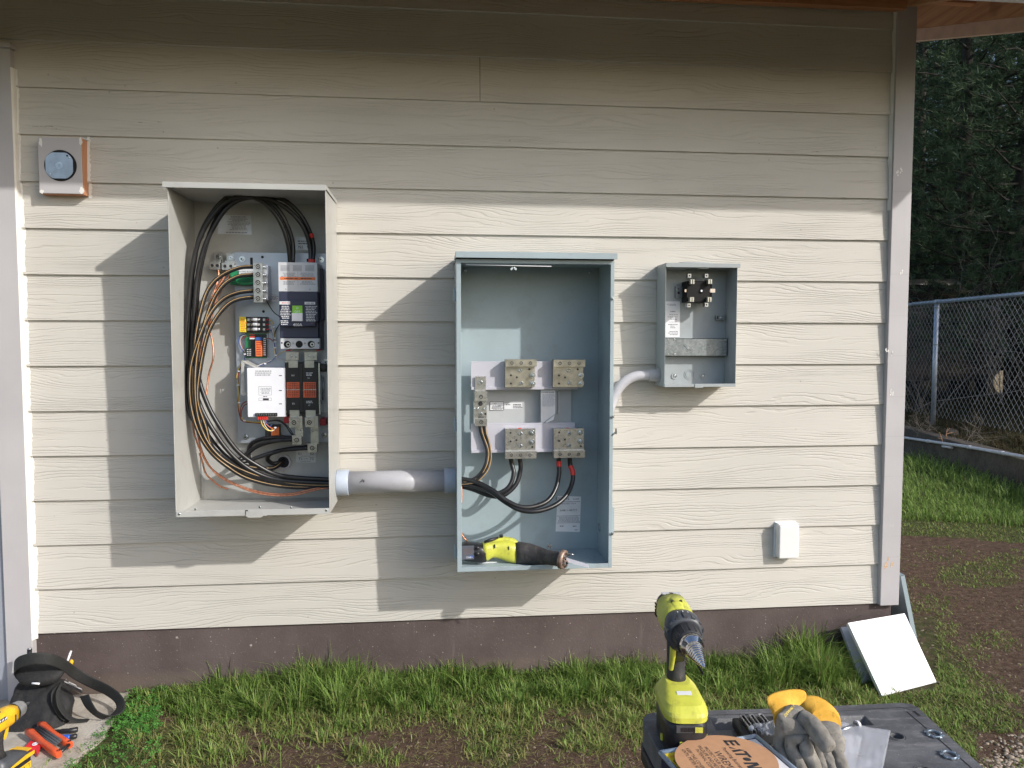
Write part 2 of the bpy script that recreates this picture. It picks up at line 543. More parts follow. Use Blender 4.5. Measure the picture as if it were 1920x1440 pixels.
# ------------------------------------------------------------------ the building
house = thing('house', (0, 0, 0), 'cream lap sided building wall with brown foundation under a timber eave', 'building')
EX = .178; Z0 = .27
XL, XR, XB = -1.600, 1.955, 2.034
zc = A(12, 90, -.035).z
mb = MB()
for k in range(16):
    z0 = Z0+k*EX; z1 = z0+EX+.004
    xa = XL if z1 < zc-.02 else -4.2
    yb, yt = -.0148, -.0040
    segs = [(xa, XR)]
    if k in (12,):
        xj = A(900, 150, -.01).x
        segs = [(xa, xj-.0012), (xj+.0012, XR)]
    for s0, s1 in segs:
        vs = []
        nx = max(2, int((s1-s0)/.25))
        for i in range(nx+1):
            x = s0+(s1-s0)*i/nx
            wv = .0009*mn.noise(V((x*1.3, k*5.1, 0)))
            vs += [(x, yb+wv+.0105, z0+wv), (x, yb+wv, z0+wv), (x, yt, z1)]
        fs = []
        for i in range(nx):
            a = i*3; fs += [(a, a+3, a+4, a+1), (a+1, a+4, a+5, a+2)]
        fs += [(0, 1, 2), (nx*3+2, nx*3+1, nx*3)]
        mb.add(vs, fs, False)
mb.build('wall', m_siding, house)
mb = MB()
mb.box(-4.2, 1.98, .0, .12, .0, 3.3)
mb.box(1.90, 1.99, .12, 4.5, 0, 3.6)
mb.build('wall_core', m_dark, house)
mb = MB()
mb.box(XL-.02, 2.018, -.004, .10, -.3, Z0+.001)
mb.box(1.93, 2.018, .10, 4.5, -.3, Z0)
mb.build('foundation', m_found, house, .004)
mb = MB()
mb.box(XR-.008, XB, -.034, -.0002, Z0-.004, 3.2)
mb.build('corner_board', m_trim, house, .002)
mb = MB()
mb.box(2.000, XB-.001, .0002, .085, Z0-.003, 3.3)
for k in range(16):
    mb.box(2.0, 2.0145, .09, 4.5, Z0+k*EX+.002, Z0+k*EX+EX)
mb.build('side_wall', m_trim, house)
# score lines, old nail scars on the corner board
for py in (359, 514, 592, 667, 744, 818, 893, 1005, 1044):
    z = A(1680, py, -.0345).z
    mb = MB(); mb.box(XR-.007, XB-.001, -.0344, -.0338, z-.0005, z+.0005)
    mb.build('score_line', M('faint grey score', (.38, .36, .37), .7), house)
mb = MB()
for cx, cy, rx, ry in ((1661, 1061, .009, .017), (1673, 1058, .007, .014), (1666, 1048, .004, .01)):
    c = A(cx, cy, -.0346)
    rg = random.Random(cx)
    mb.add([c+V((math.cos(t)*rx*rg.uniform(.6, 1.2)+.25*ry*math.sin(t), 0, math.sin(t)*ry*rg.uniform(.7, 1.2))) for t in [i*.52 for i in range(12)]], [tuple(range(12))], False)
mb.build('bare_wood_scar', M('bare wood scar', (.58, .40, .27), .8, var=.3, ns=200), house)
mb = MB()
rg = random.Random(4)
for cx, cy in ((1690, 508), (1663, 655), (1672, 660), (1668, 736), (1674, 738), (1682, 325), (1690, 321)):
    c = A(cx, cy, -.0347)
    for j in range(3):
        q = c+V((rg.uniform(-.006, .006), 0, rg.uniform(-.012, .012)))
        mb.add([q+V((math.cos(t)*rg.uniform(.0015, .004), 0, math.sin(t)*rg.uniform(.003, .008))) for t in [i*.785 for i in range(8)]], [tuple(range(8))], False)
mb.build('paint_fleck', m_caulk, house)
rg = random.Random(21)
for px, py, L, k in ((72, 237, .05, 1), (90, 236, .03, 1), (262, 229, .018, 1), (297, 228, .012, 1), (104, 241, .006, 1), (1530, 284, .03, 0), (1425, 268, .006, 1)):
    c = A(px, py, -.02); zf_ = ((c.z-Z0)/EX) % 1; y = -.0148+.0108*zf_-.0012
    pts = []
    for i in range(9): pts.append((c.x+L*(i/8-.5), c.z+rg.uniform(-.0008, .0008)))
    mb = MB(); n_ = len(pts)
    vs = [(x, y, z+rg.uniform(.0002, .0013)) for x, z in pts]+[(x, y, z-rg.uniform(.0001, .0009)) for x, z in pts]
    mb.add(vs, [(i, i+1, n_+i+1, n_+i) for i in range(n_-1)], False)
    mb.build('scratch', M('chipped paint scratch', (.16, .14, .11), .8), house)
# door casing at the left edge
XC = XL-.002
mb = MB()
mb.box(XC-.098, XC, -.036, .002, -.02, zc-.001)
mb.build('door_casing', m_trim, house, .002)
mb = MB()
mb.box(XC-1.2, XC-.10, -.034, .002, zc-.15, zc-.002)
mb.box(XC-1.2, XC+.006, -.048, .002, zc, zc+.018)
mb.build('head_casing', m_trim, house, .002)
mb = MB()
mb.box(XC-.165, XC-.100, -.022, .06, -.02, zc-.16)
mb.build('door_jamb', m_jamb, house, .002)
mb = MB()
mb.box(XC-1.1, XC-.167, -.004, .002, .12, zc-.16)
mb.build('door', m_jamb, house, .002)
mb = MB()
mb.box(XC-1.1, XC-.15, -.06, .0, .02, .055)
mb.box(XC-1.1, XC-.15, -.035, .0, .058, .10)
mb.build('threshold', M('weathered aluminium threshold', (.42, .44, .48), .4, .6, var=.2, ns=20), house, .003)
# caulk
def jag(pts, w0, w1, y, seed, vertical=True):
    rg = random.Random(seed)
    vs = []; fs = []
    for i, (x, z) in enumerate(pts):
        a = rg.uniform(w0, w1)
        vs += [(x, y, z), (x+a, y, z)] if vertical else [(x, y, z), (x, y, z+a)]
        if i: k = i*2; fs.append((k-2, k-1, k+1, k))
    return vs, fs
mb = MB()
N = 260
zs = [Z0-.02+(zc-.05-Z0)*i/N for i in range(N+1)]
def ysid(z):
    t = ((z-Z0)/EX) % 1
    return -.0156+.0105*t
rg = random.Random(3)
vs = []; fs = []
for i, z in enumerate(zs):
    a = rg.uniform(.008, .013)*(1+.5*mn.noise(V((z*6, 0, 0))))
    if z > 1.98: a *= .6
    y = ysid(max(z, Z0))
    vs += [(XC-.001, -.0362, z), (XC+.004, -.0300, z), (XC+.006, y-.001, z), (XC+.006+a, y-.0004, z)]
    if i:
        k = i*4
        fs += [(k-4+j, k-3+j, k+1+j, k+j) for j in range(3)]
mb.add(vs, fs, False)
mb.build('caulk_bead', m_caulk, house); mb = MB()
vs = []; fs = []
for i in range(60):
    z = 2.0+.85*i/59
    a = .004+.010*max(0, mn.noise(V((z*5.5, 3, 0)))+.25)*(1 if z > 2.2 else .3)
    y = ysid(z)
    vs += [(XR-.0085, -.024, z), (XR-.0095-a, y-.0006, z)]
    if i: k = i*2; fs.append((k-2, k-1, k+1, k))
mb.add(vs, fs, False)
mb.build('caulk_bead', m_caulk, house)

# roof
PI_ = .33
def zr(y, z0): return z0+PI_*y
YE = -.665
XE = 2.70
def sloped(mb, x0, x1, ya, yb, zlo, zhi):
    vs = [(x, y, zr(y, z)) for x in (x0, x1) for y in (ya, yb) for z in (zlo, zhi)]
    return mb.add(vs, [(0, 1, 3, 2), (4, 6, 7, 5), (0, 4, 5, 1), (2, 3, 7, 6), (0, 2, 6, 4), (1, 5, 7, 3)], False)
roof = sloped(MB(), -5, XE+.03, YE-.01, 5.0, 3.005, 3.03).build('roof', m_osb, house)
mb = MB(); sloped(mb, -5.02, XE+.05, YE-.03, 5.02, 3.032, 3.045)
mb.build('shingles', M('charcoal shingles', (.05, .05, .055), .9, var=.4, ns=60, bump=.002, bs=60), roof)
mb = MB()
for i in range(11):
    x = A(1448, 5, -.1).x-.61*i+.61*0
    mb = MB(); sloped(mb, x-.02, x+.02, YE+.025, 1.2, 2.862, 3.003); mb.build('rafter', m_fir, roof)
x = A(1448, 5, -.1).x+.61
mb = MB(); sloped(mb, XB-.06, XB-.02, YE+.025, 4.6, 2.862, 3.003); mb.build('rafter', m_fir, roof)
mb = MB()
mb.box(-5, XB-.062, -.055, -.020, 2.832, 2.985)
mb.build('frieze_blocking', m_firx, roof)
for yy in (.45, 1.1, 1.9, -.35):
    mb = MB(); vs = []
    mb.box(XB-.018, XE-.042, yy, yy+.04, zr(yy, 2.955), zr(yy, 3.0)); mb.build('lookout', m_firx, roof)
mb = MB(); sloped(mb, XE-.04, XE, YE+.02, 5.0, 2.868, 3.003); mb.build('barge_rafter', m_fir, roof)
mb = MB(); sloped(mb, XE-.032, XE+.026, YE-.008, 5.0, 2.802, 2.866); mb.build('barge_trim', M('primed tan trim', (.62, .45, .33), .6, var=.1), roof)
mb = MB()
mb.box(-5, XE+.03, YE-.022, YE+.022, 2.600, 2.80)
mb.build('fascia', m_fascia, roof, .003)

# ------------------------------------------------------------------ cabinet 1, transfer switch
D1 = .305
b1x0, b1x1, b1z0, b1z1 = -.9517, -.3999, .7952, 1.9828
cab = thing('transfer_switch_cabinet', (b1x0, 0, b1z0), 'open tall warm grey steel enclosure full of thick black cables and a breaker', 'electrical cabinet')
t = .0022
mb = MB()
mb.box(b1x0, b1x1, -.016, -.0145, b1z0, b1z1)
mb.box(b1x0, b1x0+t, -D1, -.0162, b1z0, b1z1)
mb.box(b1x1-t, b1x1, -D1, -.0162, b1z0, b1z1)
mb.box(b1x0+t+.0002, b1x1-t-.0002, -D1+.0002, -.0164, b1z0+.0002, b1z0+t)
mb.box(b1x0+t+.0002, b1x1-t-.0002, -D1+.0002, -.0164, b1z1-t, b1z1-.0002)
mb.box(b1x0+t+.0002, b1x1-t-.0002, -D1-.0012, -D1+.0004, b1z0-.0015, b1z0+.021)      # bottom lip
mb.box(b1x0+.006, b1x0+.012, -.020, -.0165, b1z0+.01, b1z0+.8)
body = mb.build('cabinet_body', m_cab1, cab, .0008, 1)
mb = MB()
hz = A(460, 343.5, -D1-.0135).z
mb.box(b1x0-.013, b1x1+.004, -D1-.012, -.0145, hz-.0022, hz)
mb.box(b1x0-.013, b1x1+.004, -D1-.0135, -D1-.0118, hz-.020, hz+.0002)
mb.box(b1x1+.0028, b1x1+.0042, -D1-.0117, -.0146, hz-.015, hz-.0023)
mb.box(b1x0-.0132, b1x0-.0118, -D1-.0117, -.0146, hz-.015, hz-.0023)
mb.build('rain_hood', m_cab1, cab, .0008, 1)
mb = MB()
a = A(462, 955, -D1-.003); c = A(495, 968, -D1-.003)
cxm = (a.x+c.x)/2
mb.prism([(-.033, .010), (.030, .010), (.030, -.002), (.042, -.002), (.042, -.008), (.030, -.008), (.022, -.014), (-.022, -.014), (-.033, -.008)], (cxm, -D1-.0035, b1z0+.006), (1, 0, 0), (0, 0, 1), (0, -.0012, 0))
mb.mat(1).box(cxm-.036, cxm-.026, -D1-.0016, -D1-.0013, b1z0+.006, b1z0+.02)
mb.mat(2)
for px, py in ((336, 964), (612, 957), (487, 951), (366, 955), (546, 952)):
    screw_head(mb, A(px, py, -D1-.0013 if py > 953.5 else -D1+.03), .0045, 1, metal=2)
mb.build('latch_hasp', [m_cab1, m_dark, m_zinc], cab)
for px, py, r in ((596, 404, .011), (443, 937, .004), (572, 936, .004), (395, 930, .003), (421, 930, .004), (455, 929, .004)):
    mb = MB(); p = A(px, py, -.0165); mb.ring(p, FN, r, r*.6, .0012)
    mb.build('embossed_knockout', m_cab1, cab)

YP = -.045
mb = MB()
mb.fb(442.5, 474, 617.5, 830, YP, YP+.003)
plate = mb.build('mounting_plate', m_plate, cab, .0006, 1)
for px, py in ((454, 486), (602, 487), (461, 819), (608, 816), (540, 680), (611, 679)):
    mb = MB()
    p = A(px, py, YP-.0002)
    mb.mat(0).lathe(p, FN, [(0, .012), (.002, .012)], 16); mb.mat(0).lathe(p+FN*.002, FN, [(0, .0075), (.006, .0075)], 6, False); mb.mat(1).lathe(p+FN*.008, FN, [(0, .003), (.004, .003)], 10)
    mb.build('bolt', [m_zinc, m_hole], plate)
for px, py in ((492, 482), (504, 511), (494, 584)):
    mb = MB(); mb.disc(A(px, py, YP-.0004), FN, .0055, 16); mb.build('punched_hole', m_dark, plate)
for q in ((469, 483, 474, 496), (575, 485, 581, 491)):
    mb = MB(); mb.fb(*q, YP-.0004, YP); mb.build('punched_slot', m_dark, plate)

# stickers
def sticker(name, par, q, Y, mats, draw=None, rot=0.0):
    mb = MB()
    pts = [A(x, y, Y) for x, y in q]
    mb.mat(0).add(pts+[p+V((0, .0004, 0)) for p in pts], [(0, 1, 2, 3), (7, 6, 5, 4), (0, 4, 5, 1), (1, 5, 6, 2), (2, 6, 7, 3), (3, 7, 4, 0)], False)
    if draw: draw(mb)
    return mb.build(name, mats, par)
def d(mb):
    printed_px(mb, 424, 405, 470, 432, -.0172, 11, 1, 3, (.5, .95))
    printed_px(mb, 418, 434, 465, 438, -.0172, 1, 1, 5, (.7, .8))
sticker('data_label', cab, [(410, 403), (470.5, 404), (472, 440), (408.5, 438.5)], -.0168, [m_paperg, m_inkl], d)
def d(mb):
    mb.mat(1).text('N1   N2', A(572, 466, -.0172), (1, 0, 0), (0, 0, 1), .016)
    printed_px(mb, 558, 450, 584, 459, -.0172, 2, 1, 6, (.8, 1))
sticker('terminal_label', cab, [(554, 444), (589, 445), (590, 469), (554, 468.5)], -.0168, [m_paperg, m_ink], d)
def d(mb):
    mb.mat(1).text('E1', A(562, 853, -.0172), (1, 0, 0), (0, 0, 1), .015)
    mb.mat(1).text('E2', A(585, 853, -.0172), (1, 0, 0), (0, 0, 1), .015)
    mb.mat(1).text('T1', A(563, 862.5, -.0172), (1, 0, 0), (0, 0, 1), .015)
    mb.mat(1).text('T2', A(584.5, 862.5, -.0172), (1, 0, 0), (0, 0, 1), .015)
    mb.mat(1).text('LOAD', A(573.5, 861, -.0172), (1, 0, 0), (0, 0, 1), .006)
    mb.mat(1).text('CONNECTIONS', A(573, 866, -.0172), (1, 0, 0), (0, 0, 1), .0055)
    mb.mat(1).text('CUSTOMER CONN', A(573, 856, -.0172), (1, 0, 0), (0, 0, 1), .0045)
sticker('terminal_label', cab, [(555, 844), (592, 844), (592, 867.5), (555, 867)], -.0168, [m_paperg, m_ink], d)

# ground lugs
for (a, b_, c, d_) in ((392.5, 490.5, 412.5, 505.5), (415.5, 492.5, 438.5, 506)):
    mb = MB()
    mb.mat(0).fb(a, b_, c, d_, -.062, -.035)
    mb.mat(0).fb(a+9, b_-18, c+5, b_+2, -.040, -.034)
    mb.mat(0).fb(a+6, b_-4, c+2, b_+2, -.060, -.034)
    for i in (0.27, .75):
        lug_hole(mb, A(a+(c-a)*i, (b_+d_)/2, -.0622), .0085, 0, 1, 2)
    washer_bolt(mb, A(a+17, b_-9, -.0402), .006, 3, 1)
    mb.build('ground_lug', [m_alu, m_dark, m_hole, m_zinc], cab, .0006, 1)

# neutral block
mb = MB()
mb.mat(0).fb(475, 493, 492.5, 567, -.155, -.110)
for i in range(5):
    lug_hole(mb, A(483.7, 500+i*14.9, -.1552), .0125, 0, 1, 2)
    mb.mat(3).cyl(A(494, 501+i*14.9, -.13), A(499, 501+i*14.9, -.13), .006, .006, 10)
nb = mb.build('neutral_terminal_block', [m_alu, m_hole, m_alu, m_zinc], cab, .0008, 1)
mb = MB()
mb.fb(487, 497, 502, 562, -.110, YP)
mb.build('block_standoff', m_plate, cab)
def d(mb):
    mb.mat(1).text('NEUTRAL BLOCK', A(460, 510.5, -.0712), (1, 0, 0), (0, 0, 1), .0075)
    printed_px(mb, 450, 512, 470, 514, -.0712, 1, 1, 5)
sticker('terminal_label', cab, [(448, 504), (478, 505), (478, 515), (448, 515)], -.071, [m_paper, m_ink], d)
mb = MB()
mb.fb(431, 508, 480, 534, -.069, -.05)
mb.build('insulator_block', m_grn2, cab, .003)
sticker('terminal_label', cab, [(505, 553.5), (523, 553.5), (523, 565), (505, 565)], YP-.0006, [m_paper, m_inkl], lambda mb: printed_px(mb, 507, 555, 521, 563, YP-.001, 4, 1, 8))

# circuit breaker
YB = -.165
mb = MB()
mb.mat(0).fb(523.5, 546, 596, 603, YB, YP-.001)
mb.mat(0).fb(524.5, 603, 597, 634, YB+.018, YP-.001)
mb.mat(0).fb(527, 562, 591, 612, YB-.004, YB+.01)
brk = mb.build('circuit_breaker', [m_navy], cab, .003)
mb = MB()
mb.mat(0).fb(522, 492, 595, 546.5, YB-.001, YP-.002)
for j in range(3):
    for i in range(5):
        mb.mat(1).fb(526+23*j, 498+2.3*i, 543+23*j, 499.0+2.3*i, YB-.0016, YB-.001)
mb.mat(1)
printed_px(mb, 527, 511, 556, 519, YB-.0015, 4, 1, 11); printed_px(mb, 561, 511, 590, 519, YB-.0015, 4, 1, 12)
printed_px(mb, 527, 527, 556, 534, YB-.0015, 3, 1, 13); printed_px(mb, 561, 527, 590, 534, YB-.0015, 3, 1, 14)
mb.mat(1).fb(558.3, 509, 558.8, 536, YB-.0015, YB-.001)
mb.mat(2).fb(525, 519.5, 591, 525, YB-.0016, YB-.001)
mb.mat(1).disc(A(536, 542, YB-.0016), FN, .002, 10); mb.mat(1).disc(A(581, 542.5, YB-.0016), FN, .002, 10)
mb.mat(1)
printed_px(mb, 533, 520.5, 555, 524, YB-.002, 1, 3, 15); printed_px(mb, 562, 520.5, 584, 524, YB-.002, 1, 3, 17)
mb.build('terminal_cover', [m_lgrey, m_inkl, m_orange, m_ink], brk, .0015, 1)
mb = MB()
yf = YB-.0045
mb.mat(0).fb(524, 565, 544, 571, yf-.0003, yf); mb.mat(0).fb(571, 566, 591, 571, yf-.0003, yf)
mb.mat(1).text('LHH 400', A(581, 570, yf-.0006), (1, 0, 0), (0, 0, 1), .008)
mb.mat(2); printed_px(mb, 526, 566.5, 542, 569.5, yf-.0006, 1, 2, 3)
printed_px(mb, 525, 573, 544, 598, yf-.0003, 8, 0, 21, (.6, 1)); printed_px(mb, 573, 573, 591, 603, yf-.0003, 10, 0, 22, (.85, 1))
printed_px(mb, 525, 600, 540, 610, yf-.0003, 3, 0, 23, (.6, .9))
mb.mat(0).text('400A', A(558, 611.5, yf-.0006), (1, 0, 0), (0, 0, 1), .016)
mb.mat(3).disc(A(585, 606, yf-.0005), FN, .0016, 8)
mb.build('printing', [m_inkw, m_ink, m_red, m_red], brk)
mb = MB()
mb.mat(0).fb(548, 573, 567, 587, YB-.0052, YB)
mb.mat(1).fb(547, 587, 567, 602, YB-.014, YB)
mb.mat(1).ring(A(557.5, 577.5, YB-.0054), FN, .0042, .003, .0004)
mb.mat(1).text('OFF', A(557.5, 586, YB-.0056), (1, 0, 0), (0, 0, 1), .012)
mb.build('breaker_handle', [m_lime, m_white], brk, .0012, 1)
mb = MB()
mb.mat(0).fb(526, 634.6, 599, 654, YB+.014, YP-.001)
for px in (538.6, 561, 583.5):
    p = A(px, 645.5, YB+.0136)
    mb.mat(1).disc(p, FN, .0135, 20)
    if px != 561: mb.mat(2).ring(p+V((.004, -.0004, -.001)), FN, .0085, .004, .001, 14)
for px, py in ((550, 643), (572, 643)): screw_head(mb, A(px, py, YB+.0138), .005, 1, metal=2)
for px, py in ((528.5, 643), (597, 643)): mb.mat(1).disc(A(px, py, YB+.0134), FN, .0032, 10)
mb.build('lug_plate', [m_lgrey, m_dark, m_steel], brk, .001, 1)
mb = MB()
mb.fb(596.5, 503, 605, 600, -.10, YP-.001)
mb.fb(597.5, 600, 602, 656, -.12, YP-.001)
mb.build('side_barrier', m_navy, brk)

# fuse block
mb = MB()
mb.mat(0).fb(461, 594, 501, 623, -.075, YP-.001)
mb.mat(1).fb(448.5, 594, 461, 623, -.078, YP-.001)
for i in range(3):
    y = 599.5+i*9
    mb.mat(2).cyl(A(470, y, -.082), A(488, y, -.082), .0062, .0062, 10)
    mb.mat(3).cyl(A(474, y, -.082), A(483, y, -.082), .0066, .0066, 10)
    for px in (466, 495): mb.mat(2).fb(px-2.5, y-2.5, px+2.5, y+2.5, -.080, -.074)
    mb.mat(4).cyl(A(499, y, -.080), A(505, y, -.080), .003, .003, 8)
mb.mat(5); printed_px(mb, 450, 597, 460, 621, -.0784, 7, 5, 31)
mb.build('fuse_block', [m_black, m_yel, m_steel, m_lgrey, m_dred, m_orange], cab, .001, 1)

# relay board
mb = MB()
mb.mat(0).fb(460, 625, 500, 671, -.058, YP-.001)
mb.mat(1).fb(474, 627, 499, 632, -.066, -.058); mb.mat(1).fb(462, 652, 500, 669, -.074, -.058); mb.mat(1).fb(470, 637, 500, 652, -.070, -.058)
mb.mat(2).fb(479, 639, 490.5, 668, -.088, -.074)
for i in range(6):
    y = 642+i*4.4
    mb.mat(5).fb(480.5, y-.7, 489.5, y+.7, -.0884, -.088)
mb.mat(3).fb(479, 632.5, 490, 638, -.086, -.06)
for i in range(9): mb.mat(4).fb(494, 634+i*3.8, 498, 636+i*3.8, -.0752, -.066)
for i in range(4): 
    mb.mat(4).fb(463, 654.5+i*3.5, 466, 656+i*3.5, -.0752, -.07); mb.mat(4).fb(467.5, 654.5+i*3.5, 470.5, 656+i*3.5, -.0752, -.07)
mb.mat(6).fb(468, 630.5, 478, 633, -.068, -.058); mb.mat(6).fb(468, 627, 477, 628.2, -.067, -.058); mb.mat(7).fb(468, 633.5, 478, 636, -.068, -.058)
mb.mat(8).fb(500.5, 626, 503, 673, -.056, YP-.001)
mb.build('relay_board', [m_green, m_black, m_orange, m_blue, m_lgrey, m_dred, m_red, m_white, m_plate], cab)

# controller and bracket
mb = MB()
YC = -.150
mb.mat(0).fb(463.5, 690, 535, 782, YC, -.06)
ctl = mb.build('controller', [m_white], cab, .0015, 1)
mb = MB()
yq = YC-.0004
printed_px(mb, 477, 694, 508, 705, yq, 3, 0, 41, (.8, 1))
for (x0, y0, x1, y1) in ((485, 724.5, 509, 741), (485, 746, 509, 751.5)):
    for q in ((x0, y0, x1, y0+.5), (x0, y1-.5, x1, y1), (x0, y0, x0+.5, y1), (x1-.5, y0, x1, y1)): mb.mat(0).fb(*q, yq, yq+.0002)
printed_px(mb, 488, 727, 506, 739, yq, 5, 0, 42, (.7, 1))
printed_px(mb, 491, 742, 504, 745, yq, 1, 1, 43)
mb.mat(1).fb(493, 747, 504, 750.6, yq, yq+.0003)
for i, y in enumerate((703.5, 731.5, 756.5)): mb.mat(1).fb(523, y, 528.5, y+1.5, yq, yq+.0003); 
mb.build('printing', [m_inkl, m_ink], ctl)
mb = MB()
mb.mat(0).fb(478.5, 774.5, 519.5, 780.5, YC-.008, YC)
for i in range(9):
    mb.mat(1).fb(481+i*4.3, 776.5, 483+i*4.3, 779, YC-.0085, YC-.008)
for i in range(5):
    mb.mat(2).fb(483.5+i*3.9, 780.8, 486.3+i*3.9, 787, YC-.006, YC+.002)
mb.build('terminal_strip', [m_black, m_steel, m_red], ctl)
mb = MB()
mb.prism([(0, 0), (.012, -.004), (.010, -.03), (.010, -.12), (.024, -.118), (.022, -.13), (.006, -.137), (-.004, -.13)], A(452, 677, -.125), (1, 0, 0), (0, 0, 1), (0, .003, 0))
mb.prism([(0, 0), (.012, 0), (.058, -.026), (.058, -.032), (.004, -.005)], A(452, 676.5, -.125), (1, 0, 0), (0, 0, 1), (0, .06, 0))
mb.build('controller_bracket', m_cab1, cab, .001, 1)

# contactor
YK = -.140
mb = MB()
mb.mat(0).fb(534.5, 679.5, 564, 776, YK, YP-.001); mb.mat(0).fb(565, 679.5, 597, 776, YK, YP-.001)
mb.mat(0).fb(560.5, 682, 567.5, 774, YK-.004, YK+.01)
con = mb.build('contactor', [m_black], cab, .002)
for x0, x1 in ((537.5, 562), (568.5, 592.5)):
    mb = MB()
    mb.mat(0).fb(x0, 716.5, x1, 745.5, YK-.004, YK+.002)
    for j in range(8):
        for i in range(6):
            cx, cy = x0+4.5+i*3.3, 720+j*3.05+(1 if j > 3 else -.4)
            mb.mat(1).disc(A(cx, cy, YK-.0044), FN, .0019, 8)
    mb.mat(2).fb(x0-.5, 730, x1+.5, 731.3, YK-.0052, YK-.004)
    mb.build('arc_chute', [m_rorange, m_dark, m_steel], con)
mb = MB()
yk = YK-.0004
mb.mat(0).text('N1', A(549, 705.5, yk), (1, 0, 0), (0, 0, 1), .010)
mb.mat(0).text('N2', A(578.5, 710, yk), (1, 0, 0), (0, 0, 1), .007)
mb.mat(0).text('E1', A(550, 758.5, yk), (1, 0, 0), (0, 0, 1), .010)
mb.mat(0).text('E2', A(580, 761, yk), (1, 0, 0), (0, 0, 1), .007)
printed_px(mb, 573, 698, 584, 705, yk, 3, 0, 51, (.7, 1)); printed_px(mb, 574, 751, 586, 756.5, yk, 2, 0, 52, (.7, 1))
mb.build('printing', [m_inkw], con)
for x0, x1, l0, l1, hx in ((541, 558.5, 536, 560, 1), (571, 589, 570.5, 594.5, 0)):
    mb = MB()
    mb.mat(0).fb(x0, 676, x1, 689.5, YK-.002, YK+.01)
    mb.mat(0).fb(l0, 660, l1, 675.5, YK+.004, YK+.014)
    for i in (.38 if hx else .3, .72 if hx else .66): washer_bolt(mb, A(l0+(l1-l0)*i+1, 668.5, YK+.0038), .0042, 1, 2)
    mb.build('bus_bar', [m_tin, m_steel, m_hole], con, .0008, 1)
    mb = MB(); mb.fb(x0+2, 769, x1+3, 786, YK-.006, YK+.004)
    mb.build('output_bar', m_tin, con, .0008, 1)
for x0, x1, y0, y1, yy in ((542, 560.5, 783, 801.5, -.165), (571.5, 589, 783, 801, -.165), (547.5, 565.5, 816.5, 833.5, -.15), (576.5, 594.5, 831.5, 848.5, -.15)):
    mb = MB()
    mb.mat(0).fb(x0, y0, x1, y1, yy, yy+.032)
    if y0 < 800:
        mb.mat(3).fb(x0+16, y0-3, x0+25, y1+2, yy+.006, yy+.012)
    else:
        mb.mat(3).fb(x0+6, y0-18 if y0 < 820 else y0-32, x0+21, y0+2, yy+.004, yy+.010)
        for i in range(2): washer_bolt(mb, A(x0+9+i*7.5, (y0-10 if y0 < 820 else y0-24), yy+.0038), .0036, 4, 1)
    lug_hole(mb, A((x0+x1)/2, (y0+y1)/2, yy-.0002), .0125, 0, 1, 2)
    mb.build('cable_lug', [m_alu, m_hole, m_alu, m_tin, m_steel], con, .0008, 1)
mb = MB()
mb.mat(0).fb(597.5, 681, 600, 777, YK-.006, YP-.001)
mb.mat(1).fb(602, 676, 615, 774, -.055, YP-.001)
mb.mat(2).cyl(A(607, 688, -.08), A(607, 688, -.12), .011, .011, 12); mb.mat(2).fb(601, 682, 611, 697, -.09, -.056)
mb.mat(0).cyl(A(603, 706, -.10), A(603, 750, -.10), .0022, .0022, 8); mb.mat(0).cyl(A(606, 706, -.08), A(606, 750, -.08), .0022, .0022, 8)
mb.mat(0).cyl(A(601, 703, -.1), A(601, 711, -.1), .006, .006, 10); mb.mat(0).cyl(A(599, 752, -.1), A(606, 754, -.1), .0075, .0075, 12)
mb.build('operating_linkage', [m_zinc, m_plate, m_black], con)
for px, py in ((537, 787), (605, 791)): mb = MB(); mb.fb(px-5, py-6, px+6, py+7, -.12, YP-.001); mb.build('standoff_insulator', m_dred, con, .002)
mb = MB()
mb.mat(0).fb(497, 797, 523, 820, -.085, YP-.001); mb.mat(1).fb(508, 801, 523, 818, -.088, -.084)
mb.build('relay', [m_black, m_orange], cab, .001)

